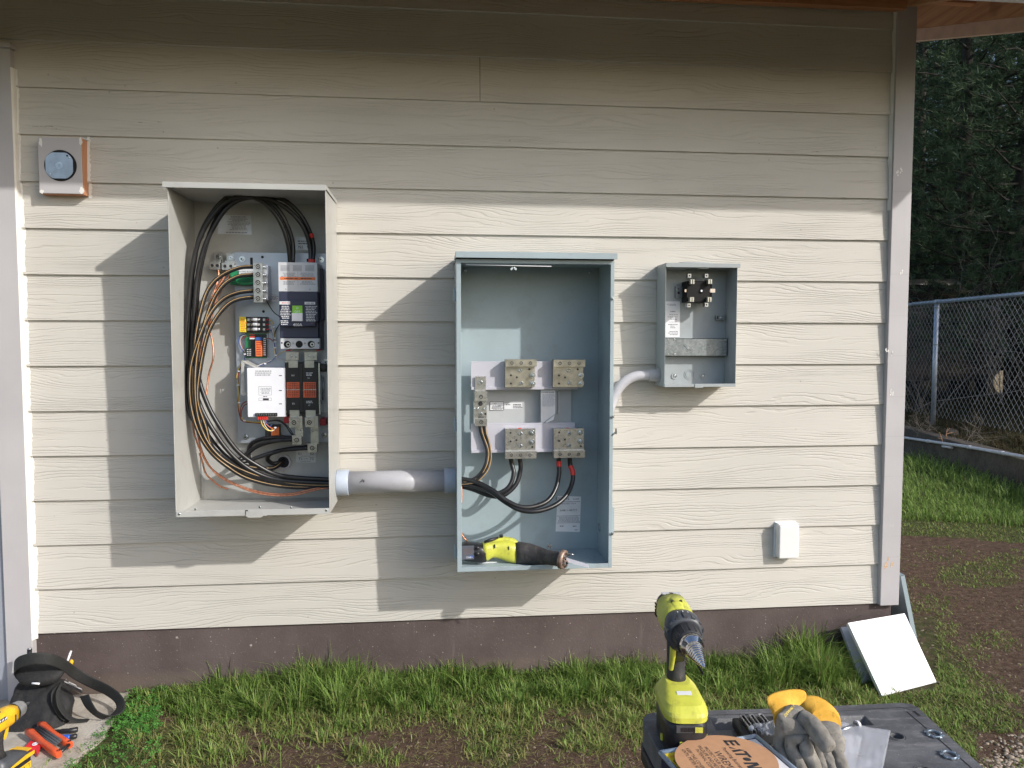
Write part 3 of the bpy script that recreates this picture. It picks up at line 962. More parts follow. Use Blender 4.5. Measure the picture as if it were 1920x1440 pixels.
# cables in cabinet 1
def cable(name, pts, r, mat, par, n=6, sides=8, label=None):
    P = spline([A(*p) for p in pts], n)
    return MB().tube(P, r, sides).build(name, mat, par, label=label)
RC = .0088
main = [
 [(544, 494, -.12), (541, 463, -.13), (531, 428, -.14), (512, 396, -.15), (484, 374, -.16), (452, 368, -.17), (420, 382, -.17), (392, 414, -.17), (371, 458, -.17), (359, 510, -.17), (353, 570, -.17), (347, 640, -.17), (347, 713, -.17), (354, 770, -.17), (381, 812, -.17), (410, 846, -.16), (446, 874, -.15), (490, 893, -.14), (540, 901, -.12), (618, 902, -.11), (640, 902, -.11)],
 [(549, 494, -.12), (549, 458, -.12), (539, 424, -.13), (520, 391, -.14), (492, 371, -.14), (458, 362, -.15), (424, 372, -.15), (396, 402, -.15), (374, 446, -.15), (362, 505, -.15), (356, 570, -.15), (352, 640, -.15), (352, 706, -.15), (366, 775, -.15), (394, 822, -.15), (424, 856, -.14), (462, 880, -.13), (506, 897, -.12), (560, 905, -.11), (618, 905, -.10), (640, 905, -.10)],
 [(583, 494, -.12), (581, 462, -.12), (571, 430, -.13), (549, 401, -.14), (520, 380, -.15), (487, 371, -.16), (452, 374, -.16), (424, 392, -.16), (402, 424, -.16), (382, 468, -.16), (369, 525, -.16), (364, 590, -.16), (360, 650, -.16), (362, 712, -.17), (378, 766, -.18), (406, 816, -.18), (438, 856, -.17), (476, 884, -.15), (526, 900, -.13), (618, 906, -.12), (640, 906, -.12)],
 [(586, 494, -.12), (588, 462, -.11), (579, 430, -.12), (561, 400, -.13), (534, 376, -.14), (498, 367, -.14), (464, 366, -.14), (432, 380, -.14), (406, 410, -.14), (388, 455, -.14), (374, 515, -.14), (368, 580, -.14), (368, 645, -.15), (372, 705, -.17), (390, 760, -.18), (416, 806, -.18), (446, 846, -.17), (482, 872, -.15), (528, 892, -.13), (618, 899, -.12), (640, 899, -.12)],
]
for k, m in enumerate(main): cable('power_cable', m, RC, m_cable, cab)
def tape(pts, y0, y1, r, par):
    P = spline([A(*p) for p in pts[:6]], 24)
    P = [p for p in P if y0 <= PX(p)[1] <= y1]
    MB().tube(P, r, 14).build('phase_tape', m_red, par)
tape(main[3], 437, 446, .0096, cab); tape(main[2], 486, 494, .0096, cab); tape(main[3], 486, 494, .0096, cab)
neu = [
 [(476, 500, -.135), (450, 502, -.14), (424, 512, -.15), (402, 528, -.16), (386, 552, -.17), (375, 590, -.18), (366, 640, -.18), (362, 700, -.185), (364, 760, -.185), (380, 815, -.18), (402, 848, -.17), (430, 872, -.16), (470, 893, -.14), (540, 908, -.12), (640, 909, -.11)],
 [(476, 515, -.135), (448, 518, -.14), (424, 530, -.15), (408, 548, -.16), (394, 576, -.17), (382, 612, -.18), (371, 660, -.19), (366, 720, -.195), (371, 780, -.195), (388, 826, -.19), (414, 858, -.18), (450, 880, -.16), (500, 898, -.135), (560, 909, -.12), (640, 911, -.12)],
 [(476, 545, -.135), (446, 549, -.14), (420, 560, -.15), (400, 580, -.165), (384, 608, -.18), (372, 640, -.19), (358, 690, -.19), (357, 750, -.19), (370, 805, -.19), (394, 846, -.18), (428, 876, -.17), (470, 899, -.14), (540, 913, -.12), (640, 913, -.11)],
 [(476, 557, -.135), (448, 561, -.14), (426, 572, -.15), (404, 598, -.165), (388, 632, -.18), (376, 690, -.19), (371, 750, -.195), (386, 800, -.19), (398, 838, -.18), (430, 862, -.14), (470, 876, -.10), (510, 878, -.07), (527, 868, -.04), (530, 866, -.01)],
]
for k, m in enumerate(neu):
    cable('neutral_cable', m, RC*.92, m_cable, cab)
    st = spline([A(*p)+V((.0015, -RC*.84, .0035)) for p in m], 6)
    MB().tube(st, .0013, 5).build('cable_stripe', m_cable2, cab)
load = [
 [(548, 824, -.13), (520, 826, -.12), (494, 832, -.10), (474, 842, -.09), (452, 860, -.10), (436, 866, -.14)],
 [(577, 840, -.13), (548, 842, -.12), (524, 845, -.09), (505, 852, -.07), (502, 862, -.055), (512, 869, -.04), (526, 866, -.03), (533, 862, -.01)],
 [(548, 821, -.12), (522, 820, -.10), (492, 823, -.08), (472, 832, -.07), (466, 848, -.06), (470, 868, -.06), (486, 878, -.06), (506, 880, -.05), (524, 872, -.03), (531, 866, -.01)],
 [(577, 838, -.12), (540, 842, -.10), (500, 852, -.09), (464, 864, -.10), (440, 866, -.13)],
]
for m in load: cable('load_cable', m, RC, m_cable, cab)
mb = MB()
c = A(532, 866, -.018)
mb.mat(0).ring(c, FN, .030, .0235, .012, 24)
for i in range(8):
    a = i*math.pi/4
    mb.mat(0).obox(c+V((math.cos(a)*.030, -.006, math.sin(a)*.030)), V((math.cos(a), 0, math.sin(a)))*.003, V((0, .006, 0)), V((-math.sin(a), 0, math.cos(a)))*.004)
mb.mat(1).disc(c+FN*.001, FN, .0235, 24)
mb.build('conduit_bushing', [m_pvc, m_dark], cab)
# copper
cop = [
 [(404, 492, -.05), (410, 512, -.06), (404, 540, -.08), (392, 572, -.10), (383, 610, -.12), (377, 650, -.13), (366, 700, -.13), (360, 760, -.13), (364, 810, -.13), (378, 850, -.13), (398, 880, -.12), (436, 905, -.12), (486, 922, -.12), (540, 926, -.12), (590, 916, -.12), (640, 908, -.115)],
 [(428, 494, -.05), (420, 520, -.06), (402, 550, -.08), (388, 590, -.11), (380, 628, -.13), (372, 680, -.13), (366, 740, -.13), (368, 800, -.13), (381, 852, -.13), (404, 887, -.12), (440, 909, -.12), (490, 926, -.12), (545, 929, -.12), (595, 918, -.12), (640, 910, -.115)],
 [(408, 508, -.05), (412, 530, -.05), (398, 560, -.06), (390, 600, -.06), (398, 640, -.06), (400, 670, -.07), (392, 700, -.07), (388, 730, -.08), (384, 748, -.09)],
 [(374, 850, -.09), (380, 868, -.07), (386, 888, -.06), (400, 902, -.05), (411, 911, -.04), (418, 914, -.035), (428, 917, -.03)],
 [(434, 506, -.05), (424, 530, -.06), (408, 556, -.08), (398, 590, -.09), (386, 640, -.11), (378, 690, -.13)],
]
for m in cop: cable('copper_ground_wire', m, .0034, m_copper, cab)
cable('ground_wire', [(478, 530, -.12), (460, 533, -.11), (446, 530, -.09), (436, 522, -.07), (436, 508, -.06)], .0045, m_grn2, cab)
# thin control wires
thin = [
 (m_wirey, .0016, [(503, 599, -.08), (510, 603, -.08), (513, 614, -.075), (514, 640, -.07), (515, 664, -.07)]),
 (m_wirew, .0016, [(503, 609, -.08), (509, 612, -.08), (512, 626, -.075), (513, 645, -.07), (516, 668, -.07), (508, 676, -.07), (492, 682, -.08), (476, 690, -.09)]),
 (m_wireb, .0018, [(503, 618, -.08), (510, 622, -.075), (515, 650, -.07), (517, 668, -.07), (504, 679, -.07), (488, 685, -.08), (474, 688, -.09)]),
 (m_cable, .0018, [(499, 562, -.12), (506, 575, -.11), (514, 586, -.10), (524, 594, -.08), (526, 604, -.07), (516, 622, -.06), (514, 640, -.06)]),
 (m_wirer, .0018, [(499, 634, -.08), (506, 635, -.08), (512, 640, -.075)]),
 (m_wirew, .0016, [(462, 628, -.06), (453, 631, -.06), (450, 641, -.06), (453, 650, -.06), (459, 660, -.06)]),
 (m_wireb, .0016, [(462, 626, -.06), (450, 630, -.06), (447, 641, -.06), (451, 652, -.06), (459, 664, -.06), (458, 676, -.06)]),
 (m_wirer, .0016, [(462, 631, -.06), (455, 634, -.06), (452, 642, -.06), (456, 655, -.06), (460, 668, -.06)]),
 (m_wirey, .0018, [(455, 676, -.07), (448, 690, -.09), (444, 706, -.09), (447, 722, -.09), (448, 750, -.09), (450, 775, -.09), (457, 787, -.09), (470, 791, -.10), (490, 792, -.11)]),
 (m_wirer, .002, [(456, 680, -.07), (449, 694, -.085), (446, 710, -.085), (449, 730, -.085), (446, 755, -.085), (449, 778, -.085), (456, 790, -.085), (480, 793, -.10), (500, 795, -.11)]),
 (m_wirer, .002, [(464, 752, -.10), (456, 756, -.10), (451, 766, -.10), (450, 780, -.095)]),
 (m_wirer, .002, [(464, 757, -.10), (458, 760, -.10), (453, 770, -.10), (452, 782, -.095)]),
 (m_cable, .0025, [(500, 790, -.13), (520, 789, -.12), (534, 797, -.12), (545, 812, -.13), (552, 819, -.14)]),
 (m_cable, .0018, [(505, 789, -.13), (524, 788, -.12), (540, 800, -.12), (550, 815, -.13)]),
 (m_wirey, .0017, [(489, 786, -.15), (492, 797, -.15), (502, 807, -.15), (512, 806, -.14), (517, 802, -.12)]),
 (m_wirew, .0017, [(493, 786, -.15), (497, 798, -.15), (506, 808, -.145), (514, 806, -.14), (516, 800, -.12)]),
 (m_orange, .0015, [(497, 786, -.15), (499, 795, -.15), (509, 803, -.15), (515, 804, -.13)]),
 (m_wireb, .0015, [(501, 786, -.15), (499, 793, -.15), (506, 800, -.14), (510, 795, -.12)]),
 (m_wirey, .0014, [(517, 668, -.07), (522, 664, -.08), (530, 660, -.10), (536, 658, -.12)]),
 (m_wirew, .0014, [(517, 670, -.07), (526, 674, -.08), (536, 675, -.10)]),
]
for m, r, p in thin: cable('control_wire', p, r, m, cab, 5, 6)
for px, py, Y in ((513, 613, -.08), (515, 634, -.075), (516, 641, -.075), (516, 652, -.075), (517, 666, -.075), (497, 682, -.085), (447, 696, -.095), (446, 722, -.095), (448, 755, -.095), (458, 789, -.1), (516, 802, -.145), (459, 664, -.07)):
    mb = MB(); mb.fb(px-2, py-1, px+2, py+1, Y-.003, Y+.003); mb.build('cable_tie', m_white, cab)
for px, py in ((536.5, 657.5), (593, 657)): mb = MB(); mb.cyl(A(px, py, -.14), A(px+8, py-1, -.14), .003, .003, 8); mb.build('crimp_sleeve', m_dred, cab)

# ------------------------------------------------------------------ cabinet 2, current transformer can
D2 = .28
b2x0, b2x1, b2z0, b2z1 = .0726, .6753, .5523, A(1005, 487, -.28).z
ct = thing('instrument_cabinet', (b2x0, 0, b2z0), 'open green grey steel enclosure with four aluminium lug blocks and a saw inside', 'electrical cabinet')
t = .0025
mb = MB()
mb.box(b2x0, b2x1, -.016, -.0145, b2z0, b2z1)
mb.box(b2x0, b2x0+t, -D2, -.0162, b2z0, b2z1); mb.box(b2x1-t, b2x1, -D2, -.0162, b2z0, b2z1)
mb.box(b2x0+t+.0002, b2x1-t-.0002, -D2+.0002, -.0164, b2z0+.0002, b2z0+t)
mb.box(b2x0+t+.0002, b2x1-t-.0002, -D2+.0002, -.0164, b2z1-t, b2z1-.0002)
mb.box(b2x0-.0004, b2x0+.017, -D2-.0016, -D2-.0001, b2z0-.0006, b2z1-.001)
mb.box(b2x1-.014, b2x1+.0004, -D2-.0016, -D2-.0001, b2z0-.0006, b2z1-.001)
mb.box(b2x0+.0172, b2x1-.0142, -D2-.0015, -D2-.0001, b2z0-.0004, b2z0+.017)
mb.box(b2x0+.0172, b2x1-.0142, -D2-.0015, -D2-.0001, b2z1-.015, b2z1+.0003)
mb.build('cabinet_body', m_cab2, ct, .0008, 1)
mb = MB(); mb.box(b2x0+.002, b2x1-.002, -D2-.002, -.018, b2z1+.0006, b2z1+.014); mb.build('hood_gap_shade', m_dark, ct)  # black filler painting in the shade of the gap below the hood
mb = MB()
hz, hb = A(1005, 473, -D2-.0255).z, A(1005, 484.5, -D2-.0255).z
mb.box(b2x0-.003, b2x1+.006, -D2-.024, -.0145, hz-.0024, hz)
mb.box(b2x0-.003, b2x1+.006, -D2-.0255, -D2-.0235, hb, hz+.0002)
mb.box(b2x0-.003, b2x0-.0015, -D2-.0234, -.0146, hb+.004, hz-.0025)
mb.box(b2x1+.0045, b2x1+.006, -D2-.0234, -.0146, hb+.004, hz-.0025)
mb.build('rain_hood', m_cab2, ct, .0008, 1)
mb = MB()
mb.mat(0).cyl(A(873, 496.5, -D2-.004), A(1034, 499.5, -D2-.004), .0017, .0017, 8)
mb.mat(1)
c = A(963, 503, -D2+.012)
for s in (-1, 1): mb.mat(1).obox(c+V((.006*s, 0, -.001)), V((.005, 0, -.004*s)), V((0, .0012, 0)), V((.0018*s, 0, .0035)))
mb.mat(1).cyl(c+V((0, 0, .006)), c+V((0, 0, -.002)), .003, .003, 8)
mb.build('door_prop_rod', [m_lgrey, m_zinc], ct)
mb = MB()
for px, py in ((872, 507), (1107, 511), (1132, 1008)): screw_head(mb, A(px, py, -.0165), .007, 1)
p = A(1121, 988, -.06); mb.mat(0).ring((b2x1-t-.0005, -.07, p.z), (-1, 0, 0), .017, .012, .003)
for px, py in ((1150, 560), (1149, 782), (1148, 1001)):
    c = A(px, py, -D2-.002); mb.mat(0).cyl(c, c+FN*.006, .004, .004, 8)
    for s in (-1, 1): mb.mat(0).obox(c+V((.003*s, -.006, .004)), (.0015, 0, .003*s), (0, .001, 0), (.002, 0, .002))
mb.build('knurled_screw', [m_zinc, m_hole], ct)
for py in (556, 800, 1037):
    z = A(853, py, -D2+.02).z
    mb = MB()
    mb.mat(0).box(b2x0-.011, b2x0-.0005, -D2+.012, -D2+.022, z-.018, z+.020)
    mb.mat(1).cyl((b2x0-.007, -D2+.017, z-.018), (b2x0-.007, -D2+.017, z+.034), .0038, .0038, 8)
    mb.build('hinge', [m_cab2, m_cab2], ct)
mb = MB()
a, c = A(1150, 948, -D2+.01), A(1156, 1003, -D2+.01)
mb.mat(0).prism([(0, 0), (.010, -.012), (.010, -.105), (0, -.117)], (b2x1+.0006, -D2+.012, a.z), (1, 0, 0), (0, 0, 1), (0, .012, 0))
q = A(1149, 812, -D2)
mb.mat(1).obox(q+V((.006, -.004, 0)), (.007, 0, .007), (0, .002, 0), (-.002, 0, .002)); mb.mat(1).box(q.x+.010, q.x+.0145, q.y-.006, q.y+.004, q.z-.004, q.z+.018)
mb.build('latch', [m_cab2, m_galv], ct)

YS = -.085
mb = MB(); mb.fb(888, 722, 1071, 800, -.030, -.027); mb.build('back_plate', M('pale grey fibreglass board', (.47, .49, .50), .5, var=.04), ct, .0005, 1)
for y0, y1, x1 in ((680.5, 731, 1084), (796, 848.5, 1078)):
    mb = MB(); mb.fb(883, y0, x1, y1, YS, YS+.0022); mb.fb(883, y0-3, x1, y0, YS+.0, YS+.0012); mb.fb(884, y1-6, x1-1, y1-.5, YS-.006, YS-.0002)
    mb.build('insulating_strip', m_strip, ct, .0006, 1)
for px in (900, 940, 1010, 1062):
    for py in (706, 822): mb = MB(); mb.fb(px-4, py-8, px+4, py+8, YS+.0024, -.017); mb.build('strip_standoff', m_pvc, ct)
def lug_block(x0, y0, x1, y1, top, seed, tone):
    rg = random.Random(seed)
    mb = MB()
    Yf = -.118
    h = 13.5
    if top:
        mb.mat(0).fb(x0, y0, x1, y0+h, Yf-.016, YS-.001)
        mb.mat(0).fb(x0-1, y0+h, x1-4, y1, Yf, YS-.001)
        bar = y0+h*.5; o = y0+h
        q = [(.76, .12, 'h'), (.47, .18, 'b'), (.17, .42, 'h'), (.36, .52, 'h'), (.17, .82, 'h'), (.5, .8, 'b'), (.86, .42, 's'), (.86, .82, 's')]
        rng = (y1-o)
    else:
        mb.mat(0).fb(x0, y1-h, x1+1, y1, Yf-.016, YS-.001)
        mb.mat(0).fb(x0, y0, x1-1, y1-h, Yf, YS-.001)
        bar = y1-h*.5; o = y0; rng = (y1-h-y0)
        q = [(.17, .18, 'h'), (.17, .56, 'h'), (.36, .5, 'h'), (.5, .22, 'b'), (.5, .76, 'b'), (.86, .18, 's'), (.86, .58, 's'), (.88, .8, 'h')]
    wd = x1-x0
    for f in (.2, .5, .8): lug_hole(mb, A(x0+wd*f, bar, Yf-.0162), .0092, 0, 1, 2)
    for fx, fy, k in q:
        c = A(x0+wd*fx, o+rng*fy, Yf-.0002)
        if k == 'h': mb.mat(1).disc(c, FN, .0042, 12); mb.mat(0).ring(c, FN, .0052, .0042, .0003)
        elif k == 'b': screw_head(mb, c, .0085, 4, True, h=.6, metal=3)
        else: washer_bolt(mb, c, .0082, 3, None, .012)
    return mb.build('lug_block', [tone, m_hole, m_alu, m_zinc, m_dark], ct, .0007, 1)
m_alub = M('brushed aluminium lug casting', (.46, .43, .36), .34, .9, var=.2, ns=25, bump=.0003, bs=350)
lug_block(948, 674, 1006.5, 726, True, 1, m_alub); lug_block(1038, 674.5, 1097.5, 726, True, 2, m_alub)
lug_block(947.5, 804, 1005, 860, False, 3, m_alu); lug_block(1038.5, 803.5, 1096, 858.5, False, 4, m_alu)
for px in (974.5, 1064.5): mb = MB(); mb.cyl(A(px, 808, -.098), A(px, 808, -.112), .013, .013, 16); mb.build('insulator_cap', m_red, ct)
# neutral lug column
mb = MB()
yn = -.115
mb.mat(0).fb(890.5, 706, 911, 733, yn+.02, yn+.024)
mb.mat(0).fb(890, 733.5, 914, 752, yn, yn+.03)
mb.mat(0).fb(889, 752.5, 912.5, 785, yn+.012, yn+.026)
mb.mat(0).fb(890.5, 785.5, 913.5, 799, yn, yn+.03)
screw_head(mb, A(901, 717, yn+.0198), .010, 4, True, h=.6, metal=3)
lug_hole(mb, A(902, 744, yn-.0002), .011, 0, 1, 2); lug_hole(mb, A(902.5, 791.5, yn-.0002), .011, 0, 1, 2)
washer_bolt(mb, A(901, 757, yn+.0118), .006, 4, 1); washer_bolt(mb, A(901, 776.5, yn+.0118), .006, 3, 1)
for px in (890, 896, 908): mb.mat(3).cyl(A(px, 766, yn+.0118), A(px, 766, yn+.004), .0035, .0035, 8)
mb.mat(4).fb(896.5, 781, 907, 783.2, yn+.0112, yn+.012); mb.mat(4).fb(908.5, 774, 912, 778.5, yn+.0112, yn+.012)
mb.build('neutral_lug', [m_alu, m_hole, m_alu, m_zinc, m_ink], ct, .0007, 1)
mb = MB(); mb.fb(892, 799.5, 912, 826, -.05, -.047); mb.build('mounting_strap', m_tin, ct)
def d(mb):
    for q in ((918, 752.5, 944.5, 753.4), (918, 769, 944.5, 770), (918, 753.4, 919, 769), (943.8, 753.4, 944.6, 769)): mb.mat(1).fb(*q, -.0316, -.0311)
    mb.mat(1).ring(A(929, 756.5, -.0312), FN, .0036, .0028, .0003)
    printed_px(mb, 921, 760, 942, 768, -.0316, 4, 1, 61)
sticker('data_label', ct, [(917.5, 752), (945, 752), (945, 770.5), (917.5, 770.5)], -.0306, [m_paper, m_ink], d)
def d(mb):
    printed_px(mb, 962, 757, 977, 766, -.0316, 3, 1, 62); printed_px(mb, 948, 757.5, 956, 760, -.0316, 1, 1, 63)
sticker('data_label', ct, [(945.7, 756), (979, 755), (979, 767), (945.7, 767)], -.0306, [m_paper, m_ink], d)
# hanging leaflet
mb = MB()
ps = [(1014, 732, -.075), (1041, 732, -.075), (1041, 776, -.070), (1014, 796, -.068), (1016, 797, -.069), (1040, 778, -.082), (1038, 787, -.088)]
P = [A(*p) for p in ps]
mb.mat(0).add(P[:4]+[p+V((0, .0006, 0)) for p in P[:4]], [(0, 1, 2, 3), (4, 7, 6, 5), (0, 3, 7, 4), (1, 5, 6, 2)], False)
mb.mat(0).add([P[4], P[5], P[6]]+[p+V((0, .0005, 0)) for p in P[4:7]], [(0, 1, 2), (5, 4, 3)], False)
mb.mat(1).text('COOPER B-LINE', A(1027, 736.5, -.0756), (1, 0, 0), (0, 0, 1), .0075)
printed_px(mb, 1016, 739, 1039, 762, -.0755, 12, 2, 71, (.85, 1)); 
mb.build('instruction_leaflet', [m_paper, m_ink, M('pale blue grey print', (.45, .48, .55), .6)], ct)
mb = MB(); mb.fb(1047, 734, 1048.5, 775, -.04, -.0305); mb.build('plate_edge_clip', m_lgrey, ct)
def d(mb):
    y = -.0172
    mb.mat(1).text('EATON', A(1054, 937.5, y), (1, 0, 0), (0, 0, 1), .017)
    mb.mat(1).text('B-LINE', A(1080, 937, y), (1, 0, 0), (0, 0, 1), .0085)
    mb.mat(1).fb(1045, 940.6, 1088, 941.2, y, y+.0003)
    mb.mat(1).text('INSTRUMENT TYPE 3R', A(1066, 945.5, y), (1, 0, 0), (0, 0, 1), .0065)
    mb.mat(1).text('344811-HR7CT', A(1066, 958.5, y), (1, 0, 0), (0, 0, 1), .0115)
    for yy in (967, 980): mb.mat(1).fb(1044, yy, 1087.5, yy+.5, y, y+.0003)
    printed_px(mb, 1046, 968.5, 1086, 979, y, 5, 2, 81, (.8, 1)); printed_px(mb, 1048, 985, 1058, 988, y, 1, 1, 82); printed_px(mb, 1073, 985, 1082, 988, y, 1, 1, 83)
    printed_px(mb, 1077, 992.5, 1085, 994.5, y, 1, 1, 84)
sticker('data_label', ct, [(1045.6, 930), (1089.6, 931), (1087, 997.5), (1041.5, 996.5)], -.0168, [m_paper, m_ink, m_inkl], d)
ctc = [
 [(957, 858, -.10), (960, 872, -.10), (963, 885, -.11), (960, 902, -.12), (950, 917, -.13), (932, 925, -.13), (913, 921, -.12), (886, 911, -.11), (850, 899, -.11)],
 [(974, 858, -.10), (976, 872, -.10), (975, 886, -.10), (968, 907, -.11), (952, 924, -.12), (936, 931, -.12), (914, 928, -.11), (885, 917, -.10), (850, 908, -.10)],
 [(1047, 858, -.10), (1048, 872, -.10), (1048, 890, -.11), (1042, 916, -.14), (1028, 938, -.17), (1005, 949, -.19), (978, 951, -.20), (950, 939, -.19), (926, 921, -.17), (896, 905, -.14), (866, 898, -.11), (845, 896, -.10)],
 [(1068, 858, -.10), (1069, 872, -.10), (1074, 886, -.11), (1073, 904, -.12), (1064, 926, -.15), (1046, 944, -.18), (1022, 955, -.20), (997, 959, -.21), (972, 955, -.20), (944, 939, -.18), (920, 922, -.16), (890, 912, -.13), (845, 903, -.11)],
]
for m in ctc: cable('power_cable', m, .0095, m_cable, ct)
tape(ctc[2], 864, 875, .0104, ct); tape(ctc[3], 873, 891, .0104, ct)
nn = [[(900, 798, -.10), (902, 810, -.10), (907, 824, -.10), (912, 838, -.105), (914, 853, -.11), (910, 872, -.12), (900, 889, -.12), (884, 900, -.12), (850, 906, -.11)],
      [(908, 798, -.10), (910, 812, -.10), (915, 828, -.10), (918, 844, -.105), (918, 862, -.11), (913, 880, -.12), (902, 894, -.13), (886, 905, -.13), (850, 909, -.12)]]
for m in nn:
    cable('neutral_cable', m, .0078, m_cable, ct)
    MB().tube(spline([A(*p)+V((.005, -.0068, 0)) for p in m], 6), .0017, 5).build('cable_stripe', m_cable2, ct)
for m in ([(864, 905, -.12), (866, 925, -.13), (865, 945, -.14)], [(864, 995, -.2), (868, 1006, -.2), (874, 1013, -.2)], [(864, 1000, -.2), (870, 1008, -.2), (877, 1016, -.19)]):
    cable('copper_ground_wire', m, .003, m_copper, ct)
mb = MB()
rg = random.Random(8)
for i in range(110):
    px = 1085+rg.random()**.6*55; py = 1024+rg.random()*32
    if rg.random() < .4: px = 1118+rg.random()*20; py = 1024+(px-1118)*1.3+rg.uniform(-2, 3)
    c = G(px, py, b2z0+t+.0008)
    if c.y > -.02 or c.y < -.27 or c.x > b2x1-.006: continue
    a = rg.random()*6; l = rg.uniform(.001, .0045)
    mb.add([c+V((math.cos(a+k*1.57)*l*(1 if k % 2 else .35), math.sin(a+k*1.57)*l*(1 if k % 2 else .35), 0)) for k in range(4)], [(0, 1, 2, 3)], False)
props(mb.build('tar_crumbs', m_black, ct), kind='stuff')

# ------------------------------------------------------------------ meter socket
b3x0, b3x1, b3z0, b3z1, D3 = .9218, 1.2235, 1.2483, 1.7376, .135
ms = thing('meter_socket', (b3x0, 0, b3z0), 'small open grey meter box with black jaw block and galvanised cross bar', 'meter box')
t = .002
mb = MB()
mb.box(b3x0, b3x1, -.016, -.0145, b3z0, b3z1)
mb.box(b3x0, b3x0+t, -D3, -.0162, b3z0, b3z1); mb.box(b3x1-t, b3x1, -D3, -.0162, b3z0, b3z1)
mb.box(b3x0+t+.0002, b3x1-t-.0002, -D3+.0002, -.0164, b3z0+.0002, b3z0+t); mb.box(b3x0+t+.0002, b3x1-t-.0002, -D3+.0002, -.0164, b3z1-t, b3z1-.0002)
mb.box(b3x0+t+.0003, b3x1-t-.0003, -D3-.0012, -D3+.0001, b3z0, b3z0+.013)
mb.build('cabinet_body', m_cab3, ms, .0008, 1)
mb = MB()
hz = A(1317, 493.5, -D3-.0092).z
mb.box(b3x0-.001, b3x1+.008, -D3-.008, -.0145, hz-.0018, hz)
mb.box(b3x0-.001, b3x1+.008, -D3-.0092, -D3-.0078, hz-.017, hz+.0002)
mb.box(b3x1+.0066, b3x1+.008, -D3-.0077, -.0146, hz-.014, hz-.0019)
mb.box(b3x0-.0011, b3x0+.0002, -D3-.0077, -.0146, hz-.014, hz-.0019)
c = V(((b3x0+b3x1)/2-.015, -.07, hz))
mb.loft([(c, V((.075, 0, 0)), V((0, .05, 0))), (c+V((0, 0, .008)), V((.066, 0, 0)), V((0, .042, 0)))], 24, 4)
mb.fb(1308, 500.5, 1329, 504, -D3-.002, -D3+.003)
mb.build('rain_hood', m_cab3, ms, .0008, 1)
mb = MB()
mb.fb(1303, 720, 1318.5, 727.3, -D3-.004, -D3-.0014)
mb.build('latch_hasp', m_cab3, ms, .001)
mb = MB()
mb.mat(0).fb(1288, 527, 1331, 566, -.085, -.018)
mb.mat(0).fb(1284, 533, 1335, 560, -.060, -.018); mb.mat(0).cyl(A(1315, 545.5, -.085), A(1315, 545.5, -.09), .010, .008, 16)
screw_head(mb, A(1315.3, 545.5, -.0903), .0050, None, metal=1)
sb = mb.build('socket_block', [M('black phenolic', (.007, .007, .008), .55, spec=.25), m_white], ms, .003)
for x, y, px, py in ((1299, 528, 1293, 517), (1332, 528, 1325, 517), (1298, 561.5, 1292, 572.5), (1331, 561.5, 1325, 571.5)):
    mb = MB()
    mb.mat(0).fb(x-4, y-4.5, x-1, y+4.5, -.108, -.06); mb.mat(0).fb(x+.2, y-4.5, x+3.4, y+4.5, -.108, -.06); mb.mat(0).fb(x-4, y-4.5, x+3.4, y-3.4, -.1081, -.1)
    mb.mat(1).fb(px-3.3, py-3.8, px+3.3, py+3.8, -.088, -.06); mb.mat(2).disc(A(px, py, -.0884), FN, .0035, 8)
    mb.build('jaw', [m_tin, m_steel, m_hole], sb, .0006, 1)
for x0, x1, x2 in ((1284, 1294, 1305), (1322, 1332, 1341)):
    mb = MB()
    mb.mat(0).fb(x0, 542.5, x1, 547.5, -.082, -.078); mb.mat(1).fb(x1, 541.5, x2, 548.5, -.084, -.078)
    mb.build('jumper_blade', [M('brassy blade', (.75, .62, .5), .3, .8), M('pinkish tin blade', (.68, .60, .55), .3, .8)], sb)
mb = MB()
mb.mat(0).fb(1267, 537, 1290, 558.5, -.028, -.018); mb.mat(1).disc(A(1272, 541.5, -.0284), FN, .003, 8); mb.mat(1).disc(A(1272.5, 549, -.0284), FN, .0055, 10)
mb.mat(0).cyl(A(1283, 564, -.02), A(1283, 564, -.03), .006, .006, 10)
mb.build('block_bracket', [m_galv, m_dark], ms)
mb = MB()
mb.mat(0).fb(1343, 591, 1360.5, 600, -.032, -.018); screw_head(mb, A(1352, 595.5, -.0322), .006, 1, metal=2); mb.mat(1).fb(1344.5, 592.5, 1347, 598.5, -.0324, -.032)
mb.build('ground_lug', [m_galv, m_dark, m_zinc], ms)
mb = MB()
mb.mat(0).fb(1246, 634.5, 1363, 668, -.055, -.0535)
mb.mat(0).fb(1246, 634.5, 1363, 635.5, -.055, -.017); mb.mat(0).fb(1246, 667, 1363, 668, -.055, -.017)
for px, py in ((1252.5, 636.8), (1264.5, 637), (1360, 637), (1360, 665), (1253, 664.5), (1265, 664.5)): screw_head(mb, A(px, py, -.0552), .0038, 1, metal=2)
mb.mat(1).disc(A(1354, 651, -.0554), FN, .0015, 8)
mb.mat(2).tube([A(1281, 647, -.0556), A(1290, 654, -.0557), A(1296, 657, -.0556)], .0009, 6)
mb.build('cross_bar', [m_galv, m_dark, m_zinc], ms)
def d(mb):
    y = -.0176
    mb.mat(1).text('EATON B-LINE', A(1250, 571.5, y), (1, 0, 0), (0, 0, 1), .006, 'l')
    printed_px(mb, 1250, 572, 1272, 573.4, y, 1, 2, 90)
    for a, b_, s in ((582, 586, 91), (589, 591, 92), (593, 600, 93), (603, 604.5, 94), (607, 616, 95), (620, 629, 96)): printed_px(mb, 1250, a, 1272, b_, y, 1+(b_-a > 5)*2, 2, s, (.3, .9))
sticker('data_label', ms, [(1247, 565), (1275, 565), (1274.5, 632), (1246, 632)], -.0172, [m_paper, m_ink, m_inkl], d)
mb = MB()
